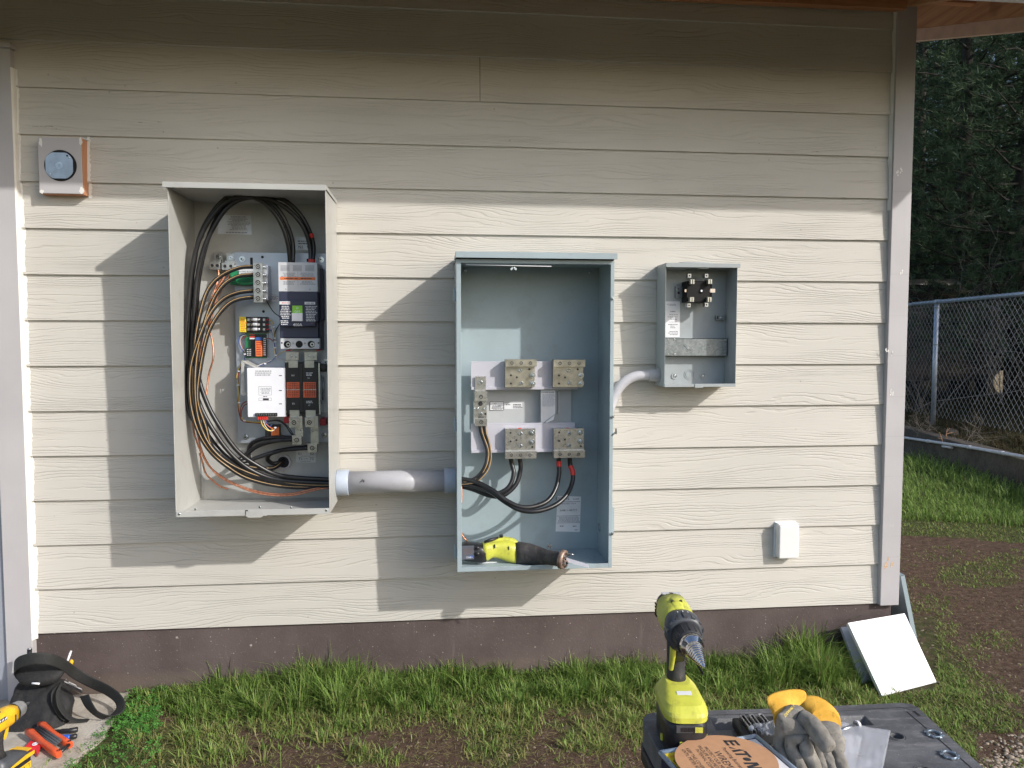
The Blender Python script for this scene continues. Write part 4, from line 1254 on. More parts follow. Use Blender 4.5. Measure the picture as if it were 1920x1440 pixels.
for px, py in ((1264.5, 705), (1318, 704.5)):
    p = A(px, py, -.0165); mb.mat(0).ring(p, FN, .013, .008, .003); screw_head(mb, p, .006, 1, metal=1)
p = A(1292, 702, -.0165); mb.mat(0).ring(p, FN, .022, .0195, .0012, 28); mb.mat(0).ring(p, FN, .015, .013, .0012, 28)
mb.mat(0).ring(A(1269, 516.5, -.0165), FN, .009, .006, .0012)
mb.build('embossed_knockout', [m_cab3, m_zinc], ms)

# ------------------------------------------------------------------ conduits
zc1 = A(745, 903, -.10).z
c1 = thing('large_conduit', (b1x1, -.10, zc1), 'thick grey horizontal conduit joining the two big cabinets', 'conduit')
mb = MB(); mb.cyl((b1x1+.036, -.10, zc1), (b2x0-.036, -.10, zc1), .0445, .0445, 40); mb.build('pipe', m_pvc, c1)
for x0, x1 in ((b1x1+.0003, b1x1+.048), (b2x0-.046, b2x0-.0003)):
    mb = MB(); mb.lathe((x0, -.10, zc1), (1, 0, 0), [(0, .0500), (.003, .0512), (x1-x0-.003, .0512), (x1-x0, .0495)], 40); mb.build('coupling', m_pvc2, c1)
mb = MB()
for px, py, a in ((679, 901, 0), (682, 902, 0), (676, 903, 1)):
    c = A(px, py, -.1445-.0008)
    mb.obox(c, (.0008 if not a else .004, 0, .005 if not a else .004), (0, .0003, 0), (.0015, 0, 0))
mb.build('marker_stroke', m_ink, c1)
p0 = A(1216, 703.5, -.06)
c2 = thing('small_conduit', p0, 'thin bent grey conduit curving from the meter box to the middle cabinet', 'conduit')
path = spline([(b3x0-.004, -.06, p0.z), p0, A(1200, 704, -.06), A(1184, 708, -.06), A(1170, 717, -.06), A(1158, 731, -.06), A(1149, 750, -.06), A(1142, 770, -.065)], 7)
path[-1] = V((b2x1+.001, path[-1].y, path[-1].z))
mb = MB(); mb.tube(path[5:], .0205, 20); mb.build('pipe', M('light grey conduit', (.50, .50, .54), .35, var=.04), c2)
mb = MB(); mb.lathe((b3x0-.0005, -.06, p0.z), (-1, 0, 0), [(0, .025), (.002, .0262), (.042, .0255), (.044, .023)], 24); mb.ring((b3x0-.001, -.06, p0.z), (-1, 0, 0), .030, .024, .006, 8)
mb.build('connector', m_pvc, c2)

# ------------------------------------------------------------------ wood block with round box
p = A(112, 311, -.055)
wb = thing('electrical_mounting_block', (p.x, 0, p.z), 'square grey painted wood block with round steel box cover', 'mounting block')
a, c = A(70.5, 257, -.055), A(155, 363.5, -.055)
mb = MB()
mb.mat(0).box(a.x, c.x, -.0555, -.0505, c.z, a.z)
mb.build('painted_face', [m_trim], wb, .001)
mb = MB(); mb.box(a.x-.0015, c.x+.0015, -.0503, -.0066, c.z-.0015, a.z+.0015); mb.build('wood_frame', m_cedar, wb, .001)
ctr = A(113.5, 310.5, -.056)
mb = MB(); mb.disc(ctr+V((0, -.0001, 0)), FN, .0585, 40); mb.ring(ctr, FN, .0590, .0575, .0004, 40); mb.build('box_opening', m_dark, wb)
mb = MB()
rr = .0545; poly = []
for i in range(48):
    t_ = 2*math.pi*i/48; x, z = rr*math.cos(t_), rr*math.sin(t_)
    poly.append((max(-.0495, min(.0495, x)), max(-.0485, min(.0485, z))))
cc = ctr+V((-.004, 0, 0))
mb.mat(0).prism(poly, cc+FN*.0005, (1, 0, 0), (0, 0, 1), FN*.0018)
mb.mat(1).ring(cc+FN*.0023, FN, .0125, .0112, .0004, 24); mb.mat(1).ring(cc+FN*.0023, FN, .008, .007, .0003, 20)
screw_head(mb, cc+V((.036, -.0024, .030)), .0035, 2, metal=1); screw_head(mb, cc+V((-.034, -.0024, -.032)), .0035, 2, metal=1)
mb.mat(2).disc(cc+V((.030, -.0025, .037)), FN, .0036, 10)
mb.build('cover_plate', [M('zinc box cover', (.42, .50, .60), .4, .5, var=.12, ns=25), m_zinc, m_dark], wb)
mb = MB()
rg = random.Random(9)
for px, py, w_, h_ in ((76, 266, .008, .020), (151, 264, .008, .020), (78, 359, .010, .010), (153, 357, .012, .014)):
    c = A(px, py, -.0558); mb.add([c+V((math.cos(t)*w_*rg.uniform(.5, 1.1), 0, math.sin(t)*h_*rg.uniform(.6, 1.1))) for t in [i*.57 for i in range(11)]], [tuple(range(11))], False); mb.build('paint_smear', m_caulk, wb); mb = MB()
c0 = A(163, 255, -.012); c1_ = A(170, 372, -.012)
vs = []; fs = []
for i in range(30):
    z = c0.z+(c1_.z-c0.z)*i/29; vs += [(c.x*0+A(155, 363, -.055).x+.002, ysid(z)-.002, z), (A(155, 363, -.055).x+.012+rg.uniform(-.003, .006), ysid(z)-.001, z)]
    if i: k = i*2; fs.append((k-2, k-1, k+1, k))
mb.add(vs, fs, False)
mb.build('caulk_bead', m_caulk, wb); mb = MB()
vs = []; fs = []
for i in range(24):
    x = a.x+(c.x*0+A(155, 363, -.055).x-a.x+.01)*i/23; vs += [(x, -.02, a.z+.001), (x, ysid(a.z+.004)-.001, a.z+.005+rg.uniform(-.001, .003))]
    if i: k = i*2; fs.append((k-2, k-1, k+1, k))
mb.add(vs, fs, False)
mb.build('caulk_bead', m_caulk, wb)

# ------------------------------------------------------------------ outdoor outlet cover
a, c = A(1462, 986, -.058), A(1497.5, 1047, -.058)
ob = thing('outlet_cover', ((a.x+c.x)/2, 0, c.z), 'small white weatherproof outlet cover low on the siding', 'outlet cover')
mb = MB(); mb.box(a.x, c.x, -.058, -.018, c.z, a.z); mb.build('flip_lid', M('white weatherproof plastic', (.80, .80, .80), .35, var=.02), ob, .005, 3)
mb = MB(); mb.box(a.x-.004, c.x+.004, -.0178, -.0066, c.z-.004, a.z+.008); mb.box(a.x-.001, c.x+.002, -.05, -.018, a.z+.001, a.z+.006)
mb.box(a.x+.023, a.x+.038, -.035, -.02, c.z-.009, c.z-.0002)
mb.build('base', m_white, ob, .002)

# ------------------------------------------------------------------ ground
g1, g2 = G(1695, 848), G(1920, 925)
WD = (g2-g1).normalized()                      # along the low wall, towards the camera
WN = V((-WD.y, WD.x, 0)); WN = WN if WN.x > 0 else -WN
def wall_side(x, y): return (V((x, y, 0))-g1).dot(WN)
def soilmask(px, py):
    """0 bare soil .. 1 green, read on the ground as seen in the photograph"""
    if px > 1640:
        if py < 975+.06*(px-1700): return 1.0
        if py < 1005+.06*(px-1700): return .62
        t1 = 1095+1.15*(px-1700)        # lower edge of the bare band
        v = .08
        if py > t1-50: v = .26+min(1, (py-t1+50)/110.)*.30
        for cx, cy, rx, ry, k in ((1835, 1078, 85, 30, .50), (1735, 1150, 60, 45, .42), (1778, 1310, 42, 70, .66), (1850, 1330, 60, 60, .48), (1900, 1050, 60, 20, .45), (1770, 1040, 40, 16, .4), (1860, 1205, 50, 20, .42)):
            d = ((px-cx)/rx)**2+((py-cy)/ry)**2
            if d < 1.6: v = max(v, k*min(1, 1.6-d))
        if px > 1830 and py > 1375: v = min(v, .08)
        return v
    edge = 1385+12*math.sin(px*.013)+10*math.sin(px*.037+1)
    if px < 430: edge = 1470
    elif px < 640: edge += 8
    if 640 < px < 720: edge -= 14
    if 880 < px < 1000: edge += 32
    if 1000 < px < 1080: edge -= 22
    if px > 1180: edge += 12
    v = .92-min(.86, max(0, (py-edge+52)/72.))
    for cx, cy, rx, ry in ((1065, 1338, 60, 14), (1010, 1350, 40, 12), (790, 1352, 40, 12), (300, 1345, 30, 16)):
        d = ((px-cx)/rx)**2+((py-cy)/ry)**2
        if d < 1: v = min(v, .40)
    for cx, cy, rx, ry in ((1100, 1395, 50, 26), (700, 1425, 60, 18), (930, 1415, 60, 22), (400, 1410, 60, 40)):
        d = ((px-cx)/rx)**2+((py-cy)/ry)**2
        if d < 1: v = max(v, .62)
    return v
def dens(x, y):
    px, py = PX((x, y, 0))
    n = mn.noise(V((x*4.0, y*4.0, 3)))*.45+mn.noise(V((x*11.0, y*11.0, 9)))*.45+mn.noise(V((x*31.0, y*31.0, 5)))*.3
    m = soilmask(px, py)
    return m, m+n*.75

def ground_mat():
    b = NB('soil and thin turf')
    o = b.obj()
    n1 = b.noise(o, 2.2, 6.0, .65); n2 = b.noise(o, 26.0, 6.0, .7); n3 = b.noise(o, 160.0, 4.0, .7)
    soil = b.mix(b.sstep(.3, .7, n2), (.070, .043, .030), (.145, .098, .070))
    soil = b.mix(b.math('MULTIPLY', b.sstep(.62, .75, n3), .55), soil, (.30, .23, .16))
    turf = b.mix(b.sstep(.35, .65, n2), (.050, .060, .020), (.10, .11, .042))
    at = b.n('Attribute', attribute_name='turf').outputs['Fac']
    f = b.sstep(.35, .65, b.math('ADD', at, b.math('MULTIPLY', b.math('SUBTRACT', b.noise(o, 7.0, 5.0, .7), .5), .9)))
    c = b.mix(f, soil, turf)
    h = b.math('ADD', b.math('MULTIPLY', n2, 1.0), b.math('MULTIPLY', n3, .45))
    b.bump(h, 1.0, .018)
    return b.P(col=c, rough=.95, spec=.15)
m_ground = ground_mat()
def axis_list(a, b, step, far):
    out = []
    x = a
    while x <= b+1e-6: out.append(x); x += step
    s = step*2; lo = [a]; hi = [out[-1]]
    while hi[-1] < far: s *= 1.6; lo.append(lo[-1]-s); hi.append(hi[-1]+s)
    return lo[:0:-1]+out+hi[1:]
xs = axis_list(-3.0, 5.6, .06, 420); ys = axis_list(-3.0, 7.0, .06, 420)
vs = []; at = []
for y in ys:
    for x in xs:
        near = -3 <= x <= 5.7 and -3 <= y <= 7.1
        z = 0.0
        if near and y < .3 or near and x > 2.3:
            z = .014*mn.noise(V((x*2.5, y*2.5, 0)))+.008*mn.noise(V((x*9, y*9, 4)))
            if x < 2.1 and y > -.12: z *= .3
            if x < -1.15: z = min(z, 0)*.5-.008
        if not near: z = -.02
        vs.append((x, y, z))
        m = 1.0
        if near and (y < 0 or x > 1.9):
            px, py = PX((x, y, 0)); m = soilmask(px, py) if (py > 640) else 1.0
        at.append(m)
nx = len(xs)
fs = [(j*nx+i, j*nx+i+1, (j+1)*nx+i+1, (j+1)*nx+i) for j in range(len(ys)-1) for i in range(nx-1)]
me = bpy.data.meshes.new('ground'); me.from_pydata(vs, [], fs); me.materials.append(m_ground)
me.attributes.new('turf', 'FLOAT', 'POINT').data.foreach_set('value', at)
me.polygons.foreach_set('use_smooth', [True]*len(fs))
ground = bpy.data.objects.new('ground', me); COL.objects.link(ground); ground['kind'] = 'structure'

# pale concrete path at the door
def conc_mat():
    b = NB('pale rough concrete')
    o = b.obj()
    n = b.noise(o, 9.0, 6.0, .7); n2 = b.noise(o, 90.0, 4.0)
    c = b.mix(b.sstep(.3, .7, n), (.36, .32, .27), (.52, .48, .42))
    c = b.mix(b.math('MULTIPLY', b.sstep(.62, .72, n2), .4), c, (.22, .18, .14))
    b.bump(n2, .7, .003)
    return b.P(col=c, rough=.85)
m_conc = conc_mat()
p0, p1, p2 = G(226, 1312, .01), G(196, 1375, .01), G(92, 1470, .01)
rg = random.Random(2)
edge = []
for a, b_ in ((p0, p1), (p1, p2), (p2, p2+V((-.12, -.7, 0)))):
    for i in range(8):
        q = a.lerp(b_, i/8); edge.append((q.x+rg.uniform(-.006, .006), q.y))
poly = [(-3.2, -.006), (edge[0][0], -.006)]+[(x, y) for x, y in edge if y < -.01]+[(-3.2, edge[-1][1])]
mb = MB(); mb.prism(poly, (0, 0, -.06), (1, 0, 0), (0, 1, 0), (0, 0, .069))
props(mb.build('path', m_conc), kind='structure')

# upper ground behind the low wall
def terr(x, y):
    d = wall_side(x, y)
    return .285+.09*min(d, 3)+.012*max(0, d-3)+.03*mn.noise(V((x*1.1, y*1.1, 2)))
vs = []; fs = []
ds = [.15, .3, .5, .75, 1, 1.3, 1.6, 2, 2.4, 2.8, 3.4, 4.2, 5.5, 7, 9, 12, 17, 25, 45, 90, 200]
ts = [-60, -30, -18, -12, -9, -7, -6]+[-5+.25*i for i in range(45)]+[7, 9, 12, 16, 24, 40]
for dd in ds:
    for tt in ts:
        q = g1+WD*tt+WN*dd; vs.append((q.x, q.y, terr(q.x, q.y)))
n_ = len(ts)
fs = [(j*n_+i, j*n_+i+1, (j+1)*n_+i+1, (j+1)*n_+i) for j in range(len(ds)-1) for i in range(n_-1)]
def litter_mat():
    b = NB('leaf litter and dry grass')
    o = b.obj()
    n = b.noise(o, 5.0, 6.0, .7); n2 = b.noise(o, 55.0, 5.0, .7)
    c = b.mix(b.sstep(.3, .7, n2), (.030, .022, .014), (.105, .075, .042))
    c = b.mix(b.math('MULTIPLY', b.sstep(.45, .62, n), .7), c, (.055, .065, .022))
    b.bump(n2, 1.0, .03)
    return b.P(col=c, rough=.95, spec=.1)
mb = MB(); mb.smooth = True; mb.add(vs, fs)
props(mb.build('upper_ground', litter_mat()), kind='structure')

# low retaining wall with the pipe along its top
def oldconc():
    b = NB('old mossy concrete')
    o = b.obj()
    n = b.noise(o, 3.0, 6.0, .7); n2 = b.noise(o, 30.0, 5.0)
    c = b.mix(b.sstep(.3, .7, n), (.055, .042, .034), (.125, .105, .085))
    c = b.mix(b.math('MULTIPLY', b.sstep(.5, .65, n2), .5), c, (.05, .055, .025))
    b.bump(n2, .8, .01)
    return b.P(col=c, rough=.9)
q = g1-WD*9
rw = thing('retaining_wall', (g1.x, g1.y, 0), 'low mossy brown concrete retaining wall at the back of the lawn', 'retaining wall')
mb = MB()
c0, c1x = g1-WD*9, g2+WD*5
mid = (c0+c1x)/2; L_ = (c1x-c0).length/2
mb.obox(mid+WN*.09+V((0, 0, .08)), WD*L_, WN*.09, (0, 0, .235))
mb.build('concrete_face', oldconc(), rw, .01)
tp = thing('irrigation_pipe', A(1800, 838, g1.y), 'long pale plastic pipe lying along the low wall top', 'pipe')
def onwall(px, py):                              # point of the pixel ray in the vertical plane of the wall face
    d = ray(px, py); k = (g1-CAM).dot(WN)/d.dot(WN); return CAM+d*k
pa, pb, pc = onwall(1695, 820), onwall(1818, 838), onwall(1920, 856)
off = -WN*.02
pts = [pa-(pb-pa)*3+off, pa+off, pb+off, pc+off, pc+(pc-pb)*3+off]
m_pipe = M('dusty white water pipe', (.62, .62, .64), .45, var=.1, ns=20)
mb = MB(); mb.tube(pts, .017, 12); mb.build('pipe', m_pipe, tp)
mb = MB()
for p, q, t in ((pa, pb, .42), (pb, pc, .0), (pb, pc, .62)):
    a = p.lerp(q, t)+off; mb.cyl(a, a+(q-p).normalized()*.07, .0205, .0205, 12)
a = pa.lerp(pb, .66)+off+V((0, 0, -.035)); mb.tube([a, a+(pb-pa).normalized()*.22], .014, 8)
mb.build('pipe_coupling', m_pipe, tp)

# ------------------------------------------------------------------ chain link fence
fp1 = A(1757, 566, 6.07)
FZT = fp1.z
d = ray(1920, 551); k = (FZT-CZ)/d.z; fp2 = CAM+d*k
FD = V((fp2.x-fp1.x, fp2.y-fp1.y, 0)).normalized()
FNn = V((-FD.y, FD.x, 0))
fz0 = .50
fence = thing('chain_link_fence', (fp1.x, fp1.y, fz0), 'galvanised chain link fence with round top rail before the pines', 'fence')
m_fence = M('dull galvanised wire', (.30, .32, .34), .5, .5, var=.12)
m_rail = M('galvanised fence tube', (.40, .46, .55), .4, .5, var=.1)
mb = MB()
la, lb = -4.0, 4.5
def fpt(t, z): return V((fp1.x, fp1.y, 0))+FD*t+V((0, 0, z))
mb.cyl(fpt(-.62, FZT), fpt(lb, FZT), .023, .023, 12); mb.cyl(fpt(la, FZT-.01), fpt(-.62, FZT-.004), .019, .019, 12)
mb.build('top_rail', m_rail, fence)
for t in (-2.6, 0, 2.6):
    mb = MB(); mb.cyl(fpt(t, .2), fpt(t, FZT-.015), .030, .030, 14); 
    po = mb.build('post', m_rail, fence)
    mb = MB(); mb.cyl(fpt(t, FZT-.03), fpt(t, FZT+.028), .034, .030, 14); mb.build('post_cap', m_rail, po)
    for z in (FZT-.08, FZT-.56, FZT-1.12):
        mb = MB(); mb.ring(fpt(t, z), (0, 0, 1), .0335, .0302, .012, 14); mb.tube([fpt(t, z)-FNn*.03, fpt(t, z)+FD*.05-FNn*.03], .0025, 5); mb.build('wire_tie', m_fence, po)
mb = MB()
pit = .088
for s in (1, -1):
    t = la-2.6
    while t < lb+2.6:
        # zigzag strand: straight in this direction, clipped to the fence
        H = FZT+.028-fz0+.05
        a_, b_ = t, t+s*H*.85
        ta, tb = 0.0, 1.0
        dx = b_-a_
        lo, hi = (la-a_)/dx, (lb-a_)/dx
        if lo > hi: lo, hi = hi, lo
        ta, tb = max(0, lo), min(1, hi)
        if tb > ta:
            o = -FNn*(.026+.0025*s)
            A_, B_ = fpt(a_+dx*ta, fz0-.05+H*ta)+o, fpt(a_+dx*tb, fz0-.05+H*tb)+o
            mb.tube([A_, B_], .0019, 3, cap=False)
        t += pit
mb.build('wire_mesh', m_fence, fence)

# ------------------------------------------------------------------ vegetation
def leaf_mat(name, a, b_, rough=.6, trans=.15):
    b = NB(name)
    at = b.n('Attribute', attribute_name='tint').outputs['Fac']
    c = b.mix(at, a, b_)
    b.P(col=c, rough=rough, spec=.25)
    tr = b.n('BsdfTranslucent'); b.set(tr, 'Color', c)
    mx = b.n('MixShader', {0: trans}); b.t.links.new(b.b.outputs[0], mx.inputs[1]); b.t.links.new(tr.outputs[0], mx.inputs[2])
    b.t.links.new(mx.outputs[0], b.t.nodes['Material Output'].inputs[0])
    return b.m
def raw(name, vs, fs, tint, mat, parent=None):
    me = bpy.data.meshes.new(name); me.from_pydata(vs, [], fs); me.materials.append(mat)
    if tint: me.attributes.new('tint', 'FLOAT', 'POINT').data.foreach_set('value', tint)
    ob = bpy.data.objects.new(name, me); COL.objects.link(ob)
    if parent: ob.parent = parent
    return ob
def blade(vs, fs, tn, x, y, z, h, w, az, lean, tint, curl=1.0):
    dx, dy = math.cos(az), math.sin(az)
    px_, py_ = -dy*w, dx*w
    n = len(vs)
    for i, (t, ww) in enumerate(((0, 1), (.4, .9), (.75, .6))):
        o = lean*h*t**(1+curl); zz = z+h*t*(1-.25*lean*t)
        vs.append((x+dx*o-px_*ww, y+dy*o-py_*ww, zz)); vs.append((x+dx*o+px_*ww, y+dy*o+py_*ww, zz))
    o = lean*h
    vs.append((x+dx*o, y+dy*o, z+h*(1-.3*lean)))
    fs += [(n, n+1, n+3, n+2), (n+2, n+3, n+5, n+4), (n+4, n+5, n+6)]
    tn += [tint]*7
m_grass = leaf_mat('fresh grass', (.085, .175, .030), (.28, .39, .10), .5, .3)
m_dry = leaf_mat('pale old grass', (.14, .17, .045), (.34, .31, .13), .7, .2)
rg = random.Random(11)
vs, fs, tn = [], [], []; vd, fd, td = [], [], []
def zg(x, y): 
    z = .014*mn.noise(V((x*2.5, y*2.5, 0)))+.008*mn.noise(V((x*9, y*9, 4)))
    if x < 2.1 and y > -.12: z *= .3
    return z-.006
# tussocks along the foundation and short turf in front of it
for i in range(50000):
    x = rg.uniform(-1.33, 1.98); y = -rg.random()**1.15*.95-.004
    px, py = PX((x, y, 0))
    if py > 1500 or px > 1690: continue
    m, dd = dens(x, y)
    if rg.random() > min(1, max(.015, (dd-.18)/.5)) or (1196 < px < 1800 and py > 1460): continue
    if px < 330 and py > 1290:
        if rg.random() < .78: continue
    if px < 235 and py < 1300: continue
    if px < 215 and y > -.42 or x < p1.x+.02 and y > -.30: continue
    tall = .5+.5*mn.noise(V((x*5.5, y*5, 7)))
    near = max(0, 1+y/.34)
    hump = sum(a*math.exp(-((px-c)/s)**2) for c, s, a in ((470, 90, .55), (600, 55, 1.0), (690, 60, .6), (840, 60, .5), (1090, 40, .55), (1180, 40, .35), (1480, 60, 1.0), (1540, 50, .8), (1330, 60, .5), (410, 40, .3)))
    h = .022+.055*tall*near+.12*hump*near**1.1*rg.uniform(.45, 1.15)
    h *= rg.uniform(.6, 1.25)
    if near < .3: h = rg.uniform(.014, .055)*(.7+.6*tall)
    dry = .10+.55*max(0, 1-near)+(.35 if 235 < px < 330 else 0)+.3*mn.noise(V((x*6, y*6, 20)))
    if rg.random() < dry:
        blade(vd, fd, td, x, y, zg(x, y), h*.8, rg.uniform(.0009, .0018), rg.uniform(0, 6.28), rg.uniform(.4, 1.5), rg.random())
    else:
        az = rg.uniform(0, 6.28) if rg.random() < .6 else rg.gauss(-1.3, .9)
        blade(vs, fs, tn, x, y, zg(x, y), h*(1.5 if rg.random() < .04 else 1), rg.uniform(.0012, .0027), az, abs(rg.gauss(.45, .5))+.05, min(1, max(0, rg.gauss(.45+.25*(1-near), .25))))
# tufts
def tuft(cx, cy, n, h, spread, dryp, tnt):
    for j in range(n):
        a = rg.uniform(0, 6.28); d_ = abs(rg.gauss(0, spread))
        x, y = cx+math.cos(a)*d_, cy+math.sin(a)*d_
        if y > -.004: y = -.004-rg.random()*.02
        tg = (vd, fd, td) if rg.random() < dryp else (vs, fs, tn)
        blade(*tg, x, y, zg(x, y), h*rg.uniform(.45, 1.15), rg.uniform(.0013, .0027), a+rg.gauss(0, .5), abs(rg.gauss(.5, .35))+.08, min(1, max(0, tnt+rg.gauss(0, .14))), rg.uniform(.6, 1.6))
for i in range(520):
    px = rg.uniform(250, 1660); wallside = rg.random() < .5
    y = -rg.random()**1.4*.26-.01 if wallside else -rg.uniform(.2, .62)
    x = A(px, 1300, y).x
    if x > 1.97 or x < -1.25: continue
    qx, qy = PX((x, y, 0)); m, dd = dens(x, y)
    if rg.random() > m or qy > 1480: continue
    hump = sum(a*math.exp(-((qx-c)/s_)**2) for c, s_, a in ((470, 90, .5), (600, 60, 1.0), (690, 60, .6), (840, 70, .6), (1090, 50, .6), (1180, 50, .5), (1480, 70, 1.0), (1545, 60, .8), (1330, 70, .6), (930, 50, .3)))
    if wallside: tuft(x, y, rg.randint(25, 60), .055+.12*hump*rg.uniform(.6, 1.1), .018, .10, rg.uniform(.2, .9))
    else: tuft(x, y, rg.randint(12, 40), rg.uniform(.03, .075), .014, rg.choice((.1, .3, .7)), rg.uniform(.3, 1))
for i in range(9000):
    px, py = rg.uniform(250, 1230), rg.uniform(1300, 1450)
    q = G(px, py)
    if q.y > -.03 or q.x < -1.22: continue
    m, dd = dens(q.x, q.y)
    if rg.random() > .25+m*.7: continue
    blade(vd, fd, td, q.x, q.y, zg(q.x, q.y)+.003, rg.uniform(.008, .02), rg.uniform(.0007, .0014), rg.uniform(0, 6.28), rg.uniform(1.5, 3.2), rg.uniform(.5, 1))
# long stray stalks against the wall
for cx, hh, n_s in ((413, .14, 5), (440, .10, 6), (470, .13, 6), (590, .23, 9), (600, .17, 10), (650, .15, 8), (740, .12, 6), (775, .13, 8), (842, .14, 8), (905, .11, 6), (1080, .17, 9), (1140, .14, 6), (1215, .16, 7), (1240, .14, 6), (1340, .14, 8), (1430, .13, 8), (1475, .24, 10), (1500, .21, 12), (1530, .18, 9), (1560, .12, 6)):
    for j in range(n_s):
        q = G(cx+rg.uniform(-22, 22), 1262+.0*cx, 0); x = A(cx+rg.uniform(-24, 24), 1250, -.03).x
        blade(vs if rg.random() < .6 else vd, fs if False else (fs if len(vs) and False else fs), tn, x, -.03, 0, 0, 0, 0, 0, 0) if False else None
        tgt = (vs, fs, tn) if rg.random() < .55 else (vd, fd, td)
        blade(*tgt, x, rg.uniform(-.09, -.015), -.005, hh*rg.uniform(.65, 1.1), rg.uniform(.0014, .0024), rg.choice((0, 3.14))+rg.gauss(0, .8), rg.uniform(.1, .75), rg.random()*.7, 1.4)
# thin turf on the right and behind
for i in range(110000):
    py = 860+rg.random()**.8*640; px = rg.uniform(1655, 2080)
    q = G(px, py)
    if q.x < 2.06 and q.y > -.02: continue
    if wall_side(q.x, q.y) > -.03: continue
    if py > 1470 or (1653 < px < 1756 and 1150 < py < 1303 and q.y > -.30): continue
    m, dd = dens(q.x, q.y)
    if m >= .99: dd = 1
    if rg.random() > min(1, max(.02, (dd-.22)/.5)): continue
    far = (q-CAM).length
    sc = max(1, far/4.5)
    h = (.010+.022*rg.random()*(.4+m))*(1.0+1.1*(m > .98))*(1+.25*(sc-1))
    if q.y > 3 and wall_side(q.x, q.y) > -.5: h *= 1.9
    if rg.random() < (.12 if m > .98 else .66):
        blade(vd, fd, td, q.x, q.y, zg(q.x, q.y), h*.8, rg.uniform(.0012, .002)*sc, rg.uniform(0, 6.28), rg.uniform(.4, 1.4), rg.random()*.8)
    else:
        blade(vs, fs, tn, q.x, q.y, zg(q.x, q.y), h, rg.uniform(.0013, .0024)*sc, rg.uniform(0, 6.28), rg.uniform(.1, 1.1), min(1, max(0, rg.gauss(.55, .25))))
props(raw('grass', vs, fs, tn, m_grass), kind='stuff')
props(raw('dry_grass', vd, fd, td, m_dry), kind='stuff')
# clover
vs, fs, tn = [], [], []
for i in range(2600):
    px = rg.uniform(118, 330); py = rg.uniform(1285, 1440)
    lim = 232-(py-1325)*1.02 if py > 1325 else 240
    if px < lim-6: continue
    if px > 300+mn.noise(V((py*.05, 0, 0)))*30: continue
    if py > 1345+(px-150)*.25+18*mn.noise(V((px*.04, 3, 0))) and rg.random() < .82: continue
    if py < 1318 and px < 300 and rg.random() < .5: continue
    h = rg.uniform(.008, .035)
    q = G(px, py, h)
    if q.y > -.012: continue
    t = min(1, max(0, rg.gauss(.5, .25)))
    nrm = V((rg.gauss(0, .35), rg.gauss(-.15, .35), 1)).normalized()
    a0 = rg.uniform(0, 6.28); tx = nrm.orthogonal().normalized(); ty = nrm.cross(tx)
    r = rg.uniform(.0035, .0065)
    for k in range(3):
        a = a0+k*2.094; dr = tx*math.cos(a)+ty*math.sin(a); sd = nrm.cross(dr)
        n = len(vs); c = q+dr*r*.2
        pts = [c, c+dr*r*.7+sd*r*.62, c+dr*r*1.35+sd*r*.55, c+dr*r*1.25, c+dr*r*1.35-sd*r*.55, c+dr*r*.7-sd*r*.62]
        vs += [tuple(p) for p in pts]; fs += [(n, n+1, n+2, n+3), (n, n+3, n+4, n+5)]; tn += [t]*6
    n = len(vs); vs += [(q.x-.0005, q.y, q.z), (q.x+.0005, q.y, q.z), (q.x, q.y, 0)]; fs.append((n, n+1, n+2)); tn += [t]*3
props(raw('clover', vs, fs, tn, leaf_mat('clover leaf', (.05, .17, .025), (.13, .33, .07), .5, .25)), kind='stuff')
# gravel
vs, fs = [], []
ico = bmesh.new(); bmesh.ops.create_icosphere(ico, subdivisions=1, radius=1)
iv = [v.co.copy() for v in ico.verts]; ifc = [tuple(v.index for v in f.verts) for f in ico.faces]; ico.free()
tn = []
for i in range(2600):
    px = rg.uniform(1800, 2150); py = rg.uniform(1370, 1560)
    e = (px-1845)*.5+(py-1385)
    if e < 12 and rg.random() < .97: continue
    if e < 40 and rg.random() < .6: continue
    q = G(px, py); s = rg.uniform(.0035, .0095)*(1.8 if rg.random() < .06 else 1)
    n = len(vs); sx_, sy_, sz_ = s*rg.uniform(.8, 1.4), s*rg.uniform(.7, 1.1), s*rg.uniform(.4, .7); a = rg.uniform(0, 3.1)
    t = rg.random()
    for v in iv:
        k = 1+.15*mn.noise(v*1.7+V((i, 0, 0)))
        x, y = v.x*sx_*k, v.y*sy_*k
        vs.append((q.x+x*math.cos(a)-y*math.sin(a), q.y+x*math.sin(a)+y*math.cos(a), .001+v.z*sz_*k)); tn.append(t)
    fs += [tuple(j+n for j in f) for f in ifc]
gb = NB('river pebble'); cc_ = gb.mix(gb.n('Attribute', attribute_name='tint').outputs['Fac'], (.16, .13, .10), (.42, .34, .26)); gb.P(col=gb.mix(gb.math('MULTIPLY', gb.noise(gb.obj(), 200.0, 3.0), .5), cc_, (.15, .12, .1)), rough=.7)
go = raw('gravel', vs, fs, tn, gb.m); props(go, kind='stuff')
for p in go.data.polygons: p.use_smooth = True
